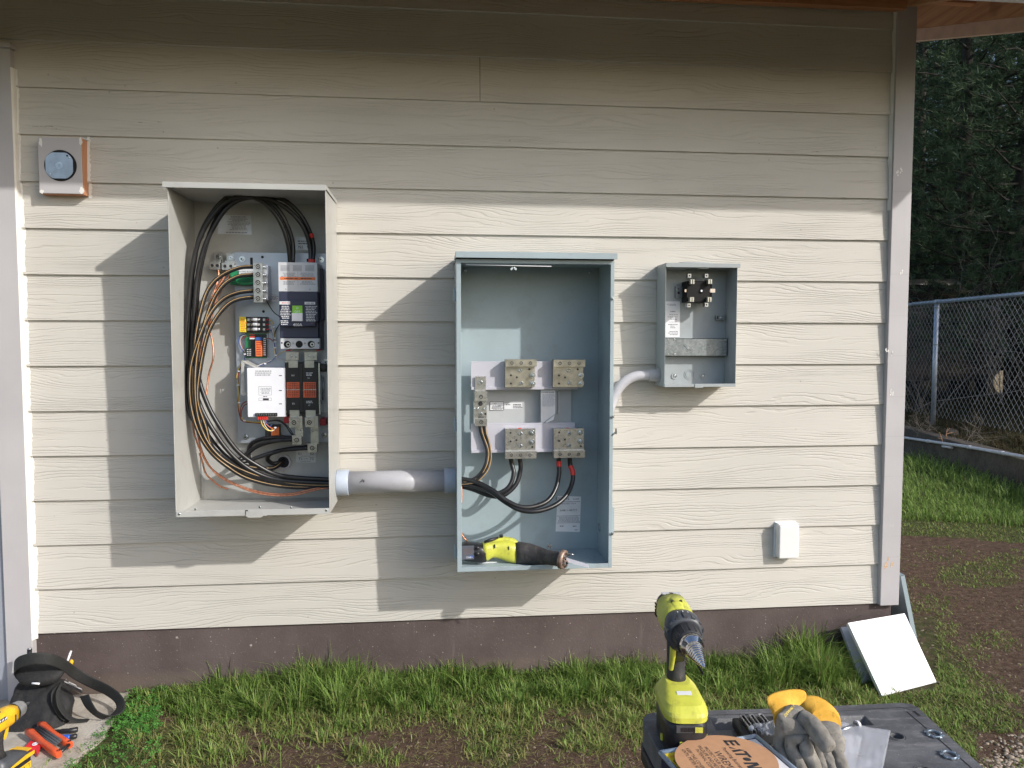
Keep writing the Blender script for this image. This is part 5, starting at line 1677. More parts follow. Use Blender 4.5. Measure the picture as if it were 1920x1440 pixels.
# crumbs of soil, straw and small stones on the bare patches
vs, fs, tn = [], [], []
for i in range(5200):
    if rg.random() < .5: px, py = rg.uniform(300, 1200), rg.uniform(1340, 1460)
    else: px, py = rg.uniform(1690, 2000), rg.uniform(1000, 1440)
    q = G(px, py)
    if q.y > -.05 and q.x < 2.05: continue
    s = rg.uniform(.0015, .006) if px < 1300 else rg.uniform(.002, .008)
    if rg.random() < .012: s *= 1.8
    n = len(vs); t = rg.random()**2.2
    for v in iv: vs.append((q.x+v.x*s*(1+.3*rg.random()), q.y+v.y*s*(1+.3*rg.random()), zg(q.x, q.y)+.004+v.z*s*.7)); tn.append(t)
    fs += [tuple(j+n for j in f) for f in ifc]
sb_ = NB('soil crumb'); sb_.P(col=sb_.mix(sb_.n('Attribute', attribute_name='tint').outputs['Fac'], (.055, .036, .025), (.24, .18, .13)), rough=.95)
props(raw('soil_crumbs', vs, fs, tn, sb_.m), kind='stuff')

# pines
m_bark = M('dark pine bark', (.035, .028, .022), .9, var=.35, ns=25, bump=.01, bs=40)
m_need = leaf_mat('pine needles', (.028, .055, .030), (.12, .175, .085), .6, .12)
def pine_data(seed, h, rad, base=.6, nb=85):
    r = random.Random(seed)
    vs, fs, tn = [], [], []; tb = MB(); bb = MB()
    tb.tube([(0, 0, -.3), (.03, .02, h*.3), (-.04, .03, h*.65), (0, 0, h)], [.17, .13, .08, .02], 9)
    for b in range(nb):
        z = base+(h-base)*(b/nb)**.95
        L = rad*(1-((z-base)/(h-base))**1.4)*r.uniform(.65, 1.1)+.25
        az = b*2.4+r.uniform(-.4, .4)
        up = r.uniform(.0, .35)
        pts = []
        for t in (0, .35, .7, 1):
            pts.append(V((math.cos(az)*L*t, math.sin(az)*L*t, z+up*L*t*t-.05*L*t+r.uniform(-.05, .05))))
        bb.tube(pts, [.028, .02, .012, .005], 5, cap=False)
        nt = max(8, int(L*17))
        for k in range(nt):
            t = r.uniform(.25, 1.0); i = min(2, int(t*3)); f = t*3-i
            c = pts[i].lerp(pts[i+1], min(1, f))
            sd = V((-math.sin(az), math.cos(az), 0))
            c = c+sd*r.gauss(0, .17*L+.10)+V((0, 0, r.gauss(.02, .13)))
            dr = (V((math.cos(az), math.sin(az), .55))+V((r.gauss(0, .5), r.gauss(0, .5), r.gauss(0, .35)))).normalized()
            t0 = min(1, max(0, r.gauss(.4, .22)))
            for q in range(20):
                nd = (dr*1.0+V((r.gauss(0, .55), r.gauss(0, .55), r.gauss(0, .55)))).normalized()
                l = r.uniform(.10, .20); o = c+dr*r.uniform(-.05, .05)
                s = nd.cross(V((r.random()-.5, r.random()-.5, r.random()-.5))).normalized()*.0055
                n = len(vs); vs += [tuple(o-s), tuple(o+s), tuple(o+nd*l)]; fs.append((n, n+1, n+2)); tn += [t0]*3
    return vs, fs, tn, tb, bb
protos = []
for sd, h, rad, nb in ((1, 9.5, 2.3, 120), (2, 8.0, 2.6, 110), (3, 11.0, 2.5, 130)):
    vs, fs, tn, tb, bb = pine_data(sd, h, rad, nb=nb)
    me = bpy.data.meshes.new('crown'); me.from_pydata(vs, [], fs); me.materials.append(m_need)
    me.attributes.new('tint', 'FLOAT', 'POINT').data.foreach_set('value', tn)
    def mk(m_, nm):
        q = bpy.data.meshes.new(nm); q.from_pydata(m_.v, [], m_.f); q.materials.append(m_bark); q.polygons.foreach_set('use_smooth', [True]*len(m_.f)); return q
    protos.append((me, mk(tb, 'trunk'), mk(bb, 'branches')))
def pine(x, y, k, rot, sc, label):
    z = terr(x, y) if wall_side(x, y) > 0 else 0
    t = thing('pine_tree', (x, y, z-.05), label, 'tree', 'pines behind the fence', rot=(0, 0, rot))
    t.scale = (sc, sc, sc)
    for me, nm in zip(protos[k], ('crown', 'trunk', 'branches')):
        o = bpy.data.objects.new(nm, me); COL.objects.link(o); o.parent = t
    return t
def at_px(px, Y): p = A(px, 640, Y); return p.x, p.y
for (px, Y, k, rot, sc, lb) in (
    (1800, 8.6, 0, .4, .95, 'dark green pine rising just behind the fence post'),
    (1905, 7.9, 1, 2.0, .9, 'dark pine behind the right end of the chain link fence'),
    (1715, 10.5, 2, 1.1, .95, 'dark pine nearest the house corner, behind the bare shrub'),
    (1850, 12.5, 2, 3.3, 1.05, 'taller pine standing in the second row behind two nearer pines'),
    (1760, 15.0, 1, 4.3, 1.3, 'distant pine seen between the nearer crowns'),
    (1960, 12.0, 0, 5.0, 1.1, 'pine standing last in the second row, partly out of view'),
    (1640, 13.0, 0, 5.6, 1.2, 'pine mostly hidden behind the house corner'),
    (1920, 17.0, 2, .9, 1.3, 'far dark pine showing high between two fence side crowns'),
    (1690, 19.0, 2, 2.6, 1.4, 'farthest dark pine close to the corner board')):
    x, y = at_px(px, Y); pine(x, y, k, rot, sc, lb)
for x, y, k, rot, sc in ((11.5, 3.2, 0, 1., .9), (14.2, 5.0, 2, 2.2, 1.0), (12.8, 1.9, 1, 3., .95), (16.5, 3.6, 1, 4., 1.2), (17.5, 7.2, 2, .3, 1.1), (10.2, 5.0, 1, 2.9, .75)):  # unseen pines, added to keep the sun off the background
    pine(x, y, k, rot, sc, 'unseen pine added beyond the chain link fence to shade the background')

# bare shrub, brambles, twig litter
m_twig = M('grey bare twig', (.22, .19, .16), .8, var=.3, ns=30)
m_twigo = M('orange brown dead twig', (.42, .24, .14), .8, var=.3, ns=30)
def shrub(name, pos, n, h, spread, mat, label, cat, seed, r0=.006, rec=3, group=None):
    r = random.Random(seed)
    mb = MB()
    def grow(p, d, L, rad, lev):
        pts = [p]
        for i in range(4):
            d = (d+V((r.gauss(0, .22), r.gauss(0, .22), r.gauss(.0, .16)))).normalized()
            pts.append(pts[-1]+d*L/4)
        mb.tube(pts, [rad, rad*.9, rad*.8, rad*.7, rad*.5], 4, cap=False)
        if lev:
            for k in range(r.randint(2, 4)):
                i = r.randint(1, 4)
                nd = (d+V((r.gauss(0, .7), r.gauss(0, .7), r.gauss(.1, .5)))).normalized()
                grow(pts[i], nd, L*r.uniform(.45, .8), rad*.6, lev-1)
    for i in range(n):
        grow(V((r.gauss(0, .12), r.gauss(0, .12), 0)), V((r.gauss(0, spread), r.gauss(0, spread), 1)).normalized(), h*r.uniform(.5, .8), r0, rec)
    o = mb.build(name, mat, None); o.location = pos
    return props(o, label, cat, group)
def ter(px, Y): x, y = at_px(px, Y); return V((x, y, terr(x, y)))
shrub('bare_shrub', ter(1722, 7.6), 9, 1.9, .35, m_twig, 'tall leafless grey shrub beside the house corner before the pines', 'shrub', 5, .008, 4)
shrub('bare_shrub', ter(1860, 7.4), 5, 2.4, .4, m_twig, 'leafless grey shrub with long branches behind the right part of the fence', 'shrub', 6, .009, 4)
shrub('bramble', ter(1735, 5.6), 10, .35, .7, m_twig, 'low grey bramble tangle at the foot of the fence post', 'shrub', 7, .003, 3)
shrub('bramble', ter(1850, 4.6), 8, .42, 1.0, m_twig, 'low arching bramble on the bank at right', 'shrub', 8, .0025, 2)
q = onwall(1776, 822)+WN*.12
shrub('dead_twig', V((q.x, q.y, terr(q.x, q.y))), 2, .26, .25, m_twigo, 'small orange brown forked twig standing on the low wall', 'twig', 12, .006, 1)
vs, fs, tn = [], [], []
rg = random.Random(31)
for i in range(26000):
    t = rg.uniform(-3.5, 4.5); dd = .12+rg.random()**1.1*3.2
    q = g1+WD*t+WN*dd
    z = terr(q.x, q.y)
    n_ = mn.noise(V((q.x*2, q.y*2, 8)))
    if n_ < -.12 and rg.random() < .8: continue
    blade(vs, fs, tn, q.x, q.y, z-.01, rg.uniform(.03, .12)*(1+.8*max(0, n_)), rg.uniform(.002, .005), rg.uniform(0, 6.28), rg.uniform(.2, 1.4), rg.random())
props(raw('bank_weeds', vs, fs, tn, leaf_mat('weeds and dead grass', (.022, .034, .012), (.095, .070, .035), .8, .15)), kind='stuff')
p = A(1784, 803, 5.3)
mb = MB(); rg = random.Random(3)
vs = [V((v.x*.09*(1+.3*rg.random()), v.y*.08, v.z*.055*(1+.3*rg.random()))) for v in iv]; mb.add(vs, ifc, False)
o = mb.build('stone', oldconc(), None, .012); o.location = (p.x, p.y, terr(p.x, p.y)+.02); props(o, 'rounded brown stone on the bank below the fence post', 'stone')

# vehicle glimpsed behind the fence
vp = A(1735, 556, 9.0)
vz = terr(vp.x, vp.y)
car = thing('parked_car', (vp.x, vp.y, vz), 'dusty dark brown car roof showing above the fence by the house corner', 'car', rot=(0, 0, .15))
top = vp.z+.22-vz
mb = MB()
prof = [(-2.1, .35), (-2.1, .85), (-1.75, .95), (-1.0, top-.02), (.45, top+.02), (1.05, top-.35), (1.95, top-.55), (2.1, .8), (2.1, .35)]
secs = []
for x, z in prof: pass
pl = [(x*.9-.55, z) for x, z in prof]
mb.prism(pl, (0, -.85, 0), (1, 0, 0), (0, 0, 1), (0, 1.7, 0))
bd = mb.build('body', M('dull brown car paint', (.09, .075, .06), .35, var=.1), car, .12, 4, local=True)
mb = MB(); mb.prism([(-1.45, top-.38), (-1.2, top-.1), (-.1, top-.09), (.25, top-.38)], (0, -.86, 0), (1, 0, 0), (0, 0, 1), (0, -.008, 0)); mb.build('window', M('dark car glass', (.02, .02, .022), .12), car, local=True)
for x in (-1.8, .75):
    mb = MB(); mb.cyl((x, -.87, .32), (x, -.65, .32), .32, .32, 24); wh = mb.build('wheel', m_black, car, local=True)
    mb = MB(); mb.cyl((x, -.885, .32), (x, -.87, .32), .19, .2, 16); mb.build('rim', m_steel, wh, local=True)

# ------------------------------------------------------------------ cordless tools
X3, Y3, Z3 = V((1, 0, 0)), V((0, 1, 0)), V((0, 0, 1))
m_lyel = M('lime yellow tool plastic', (.56, .57, .075), .4, var=.08, ns=20, bump=.0001, bs=700, dirt=(.26, .25, .08), dirtamt=.45)
m_dyel = M('amber yellow tool plastic', (.80, .47, .02), .38, var=.06, ns=20, dirt=(.3, .2, .05), dirtamt=.3)
m_tgrey = M('charcoal tool plastic', (.06, .065, .075), .42, var=.15, ns=30)
m_rub = M('black grip rubber', (.03, .03, .033), .6, var=.2, ns=40, bump=.0006, bs=500, dirt=(.12, .10, .09), dirtamt=.4)
m_chrome = M('polished drill steel', (.66, .66, .68), .16, 1.0, var=.1, ns=50)
m_gearsil = M('satin cast silver', (.42, .43, .45), .4, .7, var=.1)
def xs_(x, z, ry, rz, e=2.6, y=0): return (V((x, y, z)), V((0, ry, 0)), V((0, 0, rz)), e)
def zs_(x, z, rx, ry, e=3.5, y=0): return (V((x, y, z)), V((rx, 0, 0)), V((0, ry, 0)), e)
def drill(loc, rz, label, m_main, kind):
    t = thing('cordless_drill' if kind == 'drill' else 'impact_driver', loc, label, 'power tool', rot=(0, 0, rz))
    HEAD = ('motor_end_cap', 'motor_housing', 'clutch_collar', 'chuck_sleeve', 'chuck_nose', 'step_bit')
    def Bd(mb, n, m, p=t, bv=0.0):
        o = mb.build(n, m, p, bv, local=True)
        if kind == 'drill' and n in HEAD:
            for v in o.data.vertices: v.co.y *= .86; v.co.z = .205+(v.co.z-.203)*.86
        return o
    # battery and foot
    mb = MB(); hb = .016 if kind == 'drill' else 0
    mb.loft([zs_(.005, 0, .058, .033), zs_(.005, .006, .064, .0385), zs_(.005, .034+hb, .065, .039), zs_(.003, .046+hb, .060, .037)], 28, cap=True)
    mb.mat(1); 
    for s in (-1, 1): mb.obox((.03, s*.0392, .018), (.006, 0, .002), (0, .0012, 0), (0, 0, .006)); 
    bt = Bd(mb, 'battery', [m_black, m_main])
    mb = MB()
    mb.mat(0).obox((.0695, 0, .037+hb), (.002, 0, 0), (0, .022, 0), (0, 0, .006))
    for i in range(4): mb.mat(2).obox((.0718, -.012+i*.006, .037+hb), (.0006, 0, 0), (0, .0022, 0), (0, 0, .0035))
    mb.mat(1).obox((.0715, .016, .037+hb), (.002, 0, 0), (0, .0065, 0), (0, 0, .0045))
    Bd(mb, 'charge_gauge', [m_tgrey, m_main, m_black], bt)
    mb = MB()
    if kind == 'drill':
        mb.mat(0).obox((.0700, .004, .024), (.001, 0, 0), (0, .020, 0), (0, 0, .0062))
        mb.mat(1).text('ONE+', (.0712, .004, .0195), (0, 1, 0), (0, 0, 1), .012)
    else:
        mb.mat(0).obox((.010, -.0393, .020), (.040, 0, 0), (0, .0008, 0), (0, 0, .0105))
        mb.mat(1).text('DEWALT', (.010, -.0403, .0135), (1, 0, 0), (0, 0, 1), .0185)
    Bd(mb, 'battery_label', [m_main, m_black], bt)
    mb = MB()
    if kind == 'drill':
        mb.loft([zs_(.002, .061, .065, .0395, 4), zs_(0, .070, .066, .040, 4.5), zs_(.0, .076, .063, .039, 4.5), zs_(-.002, .085, .055, .034, 4.2), zs_(-.010, .090, .044, .029, 3.8), zs_(-.030, .096, .027, .022, 2.8)], 32, smooth=False)
        mb.mat(1).obox((.026, .002, .0900), (.010, 0, -.0036), (0, .013, 0), (0, 0, .001)); mb.mat(0)
    else:
        mb.loft([zs_(.002, .045, .066, .0395, 4), zs_(0, .056, .064, .039, 4), zs_(-.010, .070, .048, .032, 3.5), zs_(-.028, .085, .026, .021, 2.6)], 32)
    Bd(mb, 'foot', [m_main if kind == 'drill' else m_tgrey, m_lgrey])
    if kind != 'drill':
        mb = MB()
        for s in (-1, 1): mb.prism([(-.05, .047), (.064, .047), (.066, .058), (.03, .061), (-.03, .054)], (0, s*.0402, 0), X3, Z3, V((0, s*.0015, 0)))
        mb.prism([(.050, -.028), (.068, -.028), (.068, .028), (.050, .028)], (0, 0, .0605), X3, Y3, (0, 0, .003))
        Bd(mb, 'foot_trim', m_main)
    # grip
    mb = MB()
    mb.loft([zs_(-.034, .082, .024, .019, 2.3), zs_(-.040, .105, .020, .0165, 2.2), zs_(-.042, .130, .020, .0165, 2.2), zs_(-.040, .155, .022, .017, 2.3), zs_(-.036, .180, .028, .020, 2.4)], 20)
    Bd(mb, 'grip', m_rub)
    mb = MB()
    mb.prism([(-.018, .176), (.004, .176), (-.002, .150), (-.012, .135), (-.022, .135)], (0, -.009, 0), X3, Z3, (0, .018, 0))
    Bd(mb, 'trigger', m_main if kind != 'drill' else m_black, bv=.003)
    if kind == 'drill':
        mb = MB()
        mb.prism([(-.012, .176), (.014, .176), (.006, .150), (-.012, .118), (-.02, .118), (-.014, .15)], (0, -.0185, 0), X3, Z3, (0, .008, 0))
        Bd(mb, 'grip_trim', m_main, bv=.003)
        z = .203
        mb = MB(); mb.loft([xs_(-.108, z, .024, .026), xs_(-.103, z, .031, .033), xs_(-.088, z, .034, .036), xs_(-.086, z, .0335, .0355)], 28)
        for s in (-1, 1): mb.mat(1).obox((-.094, s*.012, z+.034), (.006, 0, .001), (0, .008, 0), (0, 0, .0012))
        mb.mat(0)
        for j in range(4):
            for s in (-1, 1): mb.mat(2).obox((-.092, s*.0335, z-.014+j*.008), (.008, 0, 0), (0, .0012, 0), (0, 0, .0016))
        Bd(mb, 'motor_end_cap', [m_black, m_lgrey, m_dark])
        mb = MB(); mb.loft([xs_(-.086, z, .034, .036), xs_(-.06, z-.001, .035, .037), xs_(-.025, z-.002, .034, .036), xs_(-.008, z-.002, .033, .034)], 28)
        mb.mat(1).obox((-.045, .0, z+.0363), (.004, 0, 0), (0, .012, 0), (0, 0, .0018)); mb.mat(0)
        mb.loft([xs_(-.078, z+.026, .012, .009), xs_(-.05, z+.028, .015, .0115), xs_(-.012, z+.022, .013, .012)], 16)
        Bd(mb, 'motor_housing', [m_lyel, m_black])
        mb = MB(); mb.loft([xs_(-.009, z-.002, .034, .036), xs_(.004, z-.002, .0375, .0385), xs_(.030, z-.002, .0365, .0370), xs_(.034, z-.002, .030, .030)], 30)
        for i in range(22):
            a = i*2*math.pi/22; mb.mat(1).obox((.008, math.sin(a)*.0377, z-.002+math.cos(a)*.0385), (.0022, 0, 0), (0, .0010, 0), (0, 0, .0010))
        for i in range(7):
            a = (i-3)*.45; dy, dz = math.sin(a), math.cos(a); mb.mat(0).obox((.022, dy*.0372, z-.002+dz*.0375), (.010, 0, 0), V((0, dz, -dy))*.0035, V((0, dy, dz))*.0018)
        Bd(mb, 'clutch_collar', [m_tgrey, m_lgrey])
        mb = MB(); mb.lathe((.030, 0, z-.002), X3, [(0, .027), (.006, .0285), (.038, .0275), (.044, .0255)], 28)
        for i in range(14):
            a = i*2*math.pi/14; mb.obox((.054, math.sin(a)*.0276, z-.002+math.cos(a)*.0276), (.016, 0, 0), (0, .001, 0), (0, 0, .001))
        Bd(mb, 'chuck_sleeve', m_rub)
        mb = MB(); mb.lathe((.0735, 0, z-.002), X3, [(0, .0235), (.004, .024), (.012, .0225), (.020, .015), (.024, .0145)], 24); Bd(mb, 'chuck_nose', m_chrome)
        mb = MB()
        pr = [(0, .0175)]; n_ = 10
        for i in range(n_):
            r0 = .0175-.0145*(i/n_)**1.15; pr += [(i*.0062+.0012, r0), (i*.0062+.0050, r0-.0002)]
        pr += [(.064, .0022), (.069, .0004)]
        mb.lathe((.096, 0, z-.002), X3, pr, 24, smooth=False); 
        mb.mat(1).prism([(0, .003), (.062, .0004), (.062, -.0004), (0, -.003)], (.096, .0, z-.0205), X3, Y3, (.0, 0, .006))
        Bd(mb, 'step_bit', [m_chrome, m_dark])
    else:
        z = .203
        mb = MB(); mb.loft([xs_(-.085, z, .020, .022), xs_(-.078, z, .027, .029), xs_(-.050, z, .030, .032), xs_(.0, z, .0295, .032), xs_(.028, z, .027, .028)], 28)
        Bd(mb, 'motor_housing', m_main)
        mb = MB()
        for s in (-1, 1):
            mb.prism([(-.074, .008), (-.028, .008), (-.032, .020), (-.068, .020)], (0, s*.0296, z), X3, Z3, (0, s*.0015, 0))
            mb.obox((.006, s*.0300, z-.006), (.0022, 0, 0), (0, .0010, 0), (0, 0, .012))
        mb.loft([xs_(-.072, z+.026, .012, .008), xs_(-.03, z+.028, .012, .007)], 12)
        Bd(mb, 'housing_inset', m_tgrey)
        mb = MB()
        for s in (-1, 1):
            for j in range(3): mb.obox((-.058+j*.012, s*.0316, z+.014), (.0035, 0, .0012), (0, .0005, 0), (0, 0, .0022))
        Bd(mb, 'housing_print', m_inkw)
        mb = MB(); mb.lathe((.026, 0, z), X3, [(0, .028), (.004, .0285), (.030, .0255), (.040, .020)], 26); Bd(mb, 'gear_nose', m_gearsil)
        mb = MB(); mb.lathe((.024, 0, z), X3, [(0, .0300), (.005, .0300)], 26); Bd(mb, 'nose_bumper', m_black)
        mb = MB(); mb.lathe((.066, 0, z), X3, [(0, .010), (.012, .0095), (.014, .0055), (.024, .005), (.030, .0035)], 14); Bd(mb, 'bit_collar', m_tgrey)
    return t
TZ = .72
dr = drill((.434, -1.832, TZ+.0005), R(-90-6), 'lime yellow cordless drill with a cone step bit standing on the black chest', m_lyel, 'drill')
dr.rotation_euler = (0, 0, R(-90-6))
idr = drill((-1.405, -.585, .010), R(76), 'amber yellow and black impact driver standing on the concrete at bottom left', m_dyel, 'impact')

# reciprocating saw lying in the middle cabinet
zf = b2z0+t*0+.0027
saw = thing('reciprocating_saw', (A(866, 1040, -.17).x, -.17, zf), 'lime yellow and black reciprocating saw lying in the bottom of the middle cabinet', 'power tool')
def sp(px, py, Y, ru, rv, e=3.0, tilt=0.0): return (A(px, py, Y), V((0, ru, 0)), V((math.sin(tilt)*rv, 0, math.cos(tilt)*rv)), e)
mb = MB(); mb.loft([sp(866, 1033, -.185, .034, .030), sp(872, 1033, -.185, .040, .036), sp(900, 1036, -.19, .040, .038), sp(910, 1037, -.19, .036, .033), sp(913, 1037, -.19, .030, .026)], 26)
for k in range(2): mb.loft([sp(891, 1027+k*11, -.231, .003, .006, 2), sp(899, 1028+k*11, -.233, .003, .006, 2)], 10)
bt = mb.build('battery', m_black, saw)
mb = MB(); mb.mat(0).fb(866, 1024, 889, 1049, -.2285, -.222); mb.mat(1).fb(879, 1042, 888, 1046, -.229, -.2284); printed_px(mb, 868, 1028, 887, 1040, -.2289, 4, 4, 77, (.6, .9))
mb.mat(3).text('ONE+', A(880, 1046.6, -.2294), (1, 0, 0), (0, 0, 1), .010)
mb.build('battery_label', [M('grey battery sticker', (.10, .11, .14), .4), m_blue, m_orange, m_inkw, M('faded rust print', (.16, .11, .10), .6)], bt)
mb = MB(); mb.loft([sp(905, 1034, -.19, .036, .036), sp(914, 1033, -.19, .036, .036), sp(924, 1030, -.185, .028, .030), sp(938, 1030, -.18, .032, .036), sp(950, 1033, -.18, .036, .040), sp(966, 1036, -.18, .038, .041), sp(967.5, 1036, -.18, .036, .039)], 26, smooth=True)
mb.loft([sp(912, 1018, -.175, .012, .006), sp(926, 1014, -.17, .014, .007), sp(940, 1010, -.165, .016, .010), sp(962, 1014, -.165, .02, .010), sp(970, 1018, -.17, .02, .009)], 16)
mb.mat(1)
for px, py in ((928, 1025), (954, 1028), ): mb.fb(px-.8, py-3, px+.8, py+3, -.2175, -.20)
mb.mat(1).fb(937, 1004, 943, 1008, -.18, -.16)
mb.mat(1).loft([sp(908, 1016, -.21, .008, .004), sp(920, 1012, -.20, .010, .006), sp(934, 1008, -.19, .008, .004)], 10)
mb.build('housing', [m_lyel, m_black, m_navy], saw)
mb = MB(); mb.loft([sp(966, 1036, -.182, .040, .042, 2.6), sp(975, 1036.5, -.190, .041, .043, 2.4), sp(995, 1039, -.208, .042, .041, 2.3), sp(1012, 1042, -.245, .036, .035, 2.2), sp(1028, 1045, -.285, .030, .028, 2), sp(1040, 1047, -.315, .029, .028, 2), sp(1047, 1048, -.332, .030, .030, 2)], 28)
mb.build('rubber_boot', M('dusty dark rubber boot', (.055, .05, .05), .65, var=.3, ns=18, dirt=(.15, .12, .11), dirtamt=.6, bump=.003, bs=40), saw)
mb = MB()
c = A(1052, 1048, -.345); ax = V((.85, -.48, -.14)).normalized()
mb.mat(0).lathe(c-ax*.006, ax, [(0, .030), (.005, .037), (.020, .036), (.021, .026), (.008, .024)], 24, cap=False)
mb.mat(1).disc(c+ax*.006, ax, .026)
rg = random.Random(12)
for i in range(16):
    a = rg.uniform(0, 6.28); r_ = rg.uniform(.004, .022); tt = ax.orthogonal().normalized(); bb_ = ax.cross(tt)
    o = c+ax*rg.uniform(.006, .024)+(tt*math.cos(a)+bb_*math.sin(a))*r_
    mb.mat(rg.choice((0, 2, 2, 1))).obox(o, ax*rg.uniform(.004, .012), tt*rg.uniform(.002, .006), bb_*rg.uniform(.002, .005))
mb.mat(2).obox(A(1066, 1040, -.357), (.010, 0, .004), (0, .003, 0), (-.001, 0, .004)); mb.mat(2).cyl(A(1068, 1039, -.357), A(1076, 1040, -.359), .004, .003, 8)
mb.mat(0).obox(A(1058, 1062, -.357), (.008, 0, .006), (0, .004, 0), (-.004, 0, .005)); mb.mat(2).obox(A(1030, 1024, -.17), (.008, 0, -.003), (0, .005, 0), (.002, 0, .007))
mb.build('blade_shoe', [M('rusty steel shoe', (.34, .24, .19), .5, .6, var=.35, ns=50), m_dark, m_steel], saw)
mb = MB()
P_, Q_ = A(1062, 1050, -.362), A(1104, 1062, -.398)
dv = (Q_-P_); up = V((.12, 0, 1)).normalized()
pl = [P_+up*.008, P_-up*.008]
n_ = 24
vs = [P_+up*.0085, Q_+up*.006]+[Q_-up*.006+(P_-up*.0085-(Q_-up*.006))*i/n_+(up*.0016 if i % 2 else V((0, 0, 0))) for i in range(n_+1)]
mb.add(vs+[v+V((.0003, .0011, 0)) for v in vs], [tuple(range(len(vs))), tuple(range(2*len(vs)-1, len(vs)-1, -1))]+[(i, (i+1) % len(vs), (i+1) % len(vs)+len(vs), i+len(vs)) for i in range(len(vs))], False)
mb.build('saw_blade', M('white painted saw blade', (.80, .79, .85), .35), saw)
sc = thing('plastic_strip', G(912, 1053, b2z0+.003), 'thin white offcut strip lying under the saw on the cabinet floor', 'strip')
mb = MB(); p = G(914, 1056, b2z0+.003); mb.obox(p+V((0, .004, .002)), (.038, .004, 0), (-.001, .006, 0), (0, 0, .0012)); mb.build('strip', m_white, sc)

# ------------------------------------------------------------------ chest used as a bench
bench = thing('tool_chest', (.66, -2.02, 0), 'scuffed black plastic job chest used as a bench with tools on its lid', 'tool chest')
def benchmat():
    b = NB('scuffed black structural plastic')
    o = b.obj()
    n = b.noise(o, 7.0, 6.0, .7)
    v = b.n('Mapping', {'Vector': o, 'Rotation': (0, 0, .5), 'Scale': (12.0, 60.0, 10.0)}).outputs[0]
    n2 = b.noise(v, 1.0, 6.0, .75)
    c = b.mix(b.sstep(.35, .65, n), (.07, .072, .080), (.135, .138, .148))
    c = b.mix(b.math('MULTIPLY', b.sstep(.50, .72, n2), .55), c, (.26, .255, .26))
    c = b.mix(b.math('MULTIPLY', b.sstep(.66, .74, b.noise(o, 160.0, 3.0)), .55), c, (.42, .39, .36))
    b.bump(b.noise(o, 420.0, 3.0), .8, .0008)
    return b.P(col=c, rough=.55)
m_bench = benchmat()
m_bench2 = M('black structural plastic', (.022, .022, .025), .5, var=.25, ns=10, bump=.0005, bs=400, dirt=(.10, .10, .10), dirtamt=.4)
def gp(px, py): q = G(px, py, TZ); return (q.x, q.y)
outl = [gp(1236, 1440), gp(1206, 1356), gp(1206, 1345), gp(1214, 1338), gp(1232, 1334), gp(1340, 1331), gp(1470, 1327), gp(1600, 1321), gp(1688, 1317), gp(1708, 1319), gp(1722, 1326), gp(1736, 1340), gp(1838, 1440)]
bl, br = outl[0], outl[-1]
outl[0] = (bl[0]+.012, -2.36); outl[-1] = (br[0]-.035, -2.36)
mb = MB(); mb.prism(outl, (0, 0, TZ-.045), X3, Y3, (0, 0, .045)); lid = mb.build('lid', m_bench, bench)
cx_, cy_ = sum(p[0] for p in outl)/len(outl), sum(p[1] for p in outl)/len(outl)
cut = MB()
a, b_, c, d = G(1330, 1345, TZ), G(1625, 1339, TZ), G(1647, 1361, TZ), G(1345, 1372, TZ)
a2, b2, c2_, d2 = [V((q.x, q.y, 0)) for q in (a, b_, c, d)]
mid_ = (b2+c2_)/2-V((.045, 0, 0))
cut.add([V((a.x, a.y, TZ+.01)), V((b_.x, b_.y, TZ+.01)), V((c.x, c.y, TZ+.01)), V((d.x, d.y, TZ+.01)), V((a.x, (a.y+d.y)/2+.006, TZ-.024)), V((c.x-.022, (b_.y+c.y)/2+.006, TZ-.024)), V((c.x-.022, (b_.y+c.y)/2-.006, TZ-.024)), V((d.x, (a.y+d.y)/2-.006, TZ-.024))],
        [(0, 1, 2, 3), (4, 7, 6, 5), (0, 4, 5, 1), (1, 5, 6, 2), (2, 6, 7, 3), (3, 7, 4, 0)], False)
cuto = cut.build('cut', m_dark)
h = G(1681.5, 1381, TZ); cy2 = MB().cyl((h.x, h.y, TZ-.06), (h.x, h.y, TZ+.02), .0115, .0115, 28).build('cut2', m_dark)
h2 = G(1735, 1446, TZ); cy3 = MB().cyl((h2.x, h2.y, TZ-.06), (h2.x, h2.y, TZ+.02), .0115, .0115, 28).build('cut3', m_dark)
for co in (cuto, cy2, cy3):
    co.location = -V(wloc(bench)) if False else (0, 0, 0)
    md = lid.modifiers.new('b', 'BOOLEAN'); md.object = co; md.operation = 'DIFFERENCE'; md.solver = 'EXACT'
bpy.context.view_layer.update()
# lid vertices are relative to the chest; move it to the world frame for the cut
lid.location = (0, 0, 0)
bpy.context.view_layer.update()
nm = bpy.data.meshes.new_from_object(lid.evaluated_get(bpy.context.evaluated_depsgraph_get()))
lid.modifiers.clear(); lid.data = nm
for co in (cuto, cy2, cy3): bpy.data.objects.remove(co)
md = lid.modifiers.new('bevel', 'BEVEL'); md.width = .0025; md.segments = 2; md.limit_method = 'ANGLE'; md.angle_limit = R(40)
for q in (h, h2):
    mb = MB(); mb.ring((q.x, q.y, TZ+.0001), Z3, .0170, .0150, .0008, 32); mb.ring((q.x, q.y, TZ+.0001), Z3, .0135, .0116, .0014, 32)
    mb.build('hole_rim', m_bench, bench)
mb = MB()
def groove(pts, w=.0011, mt=0):
    P = [G(x, y, TZ+.0004) for x, y in pts]
    for p, q in zip(P, P[1:]):
        dd = (q-p); s = V((-dd.y, dd.x, 0)).normalized()*w
        mb.mat(mt).add([p-s, q-s, q+s, p+s], [(0, 1, 2, 3)], False)
groove([(1700, 1334), (1742, 1370), (1790, 1412), (1824, 1442)], .0012); groove([(1713, 1333), (1724, 1342)], .003)
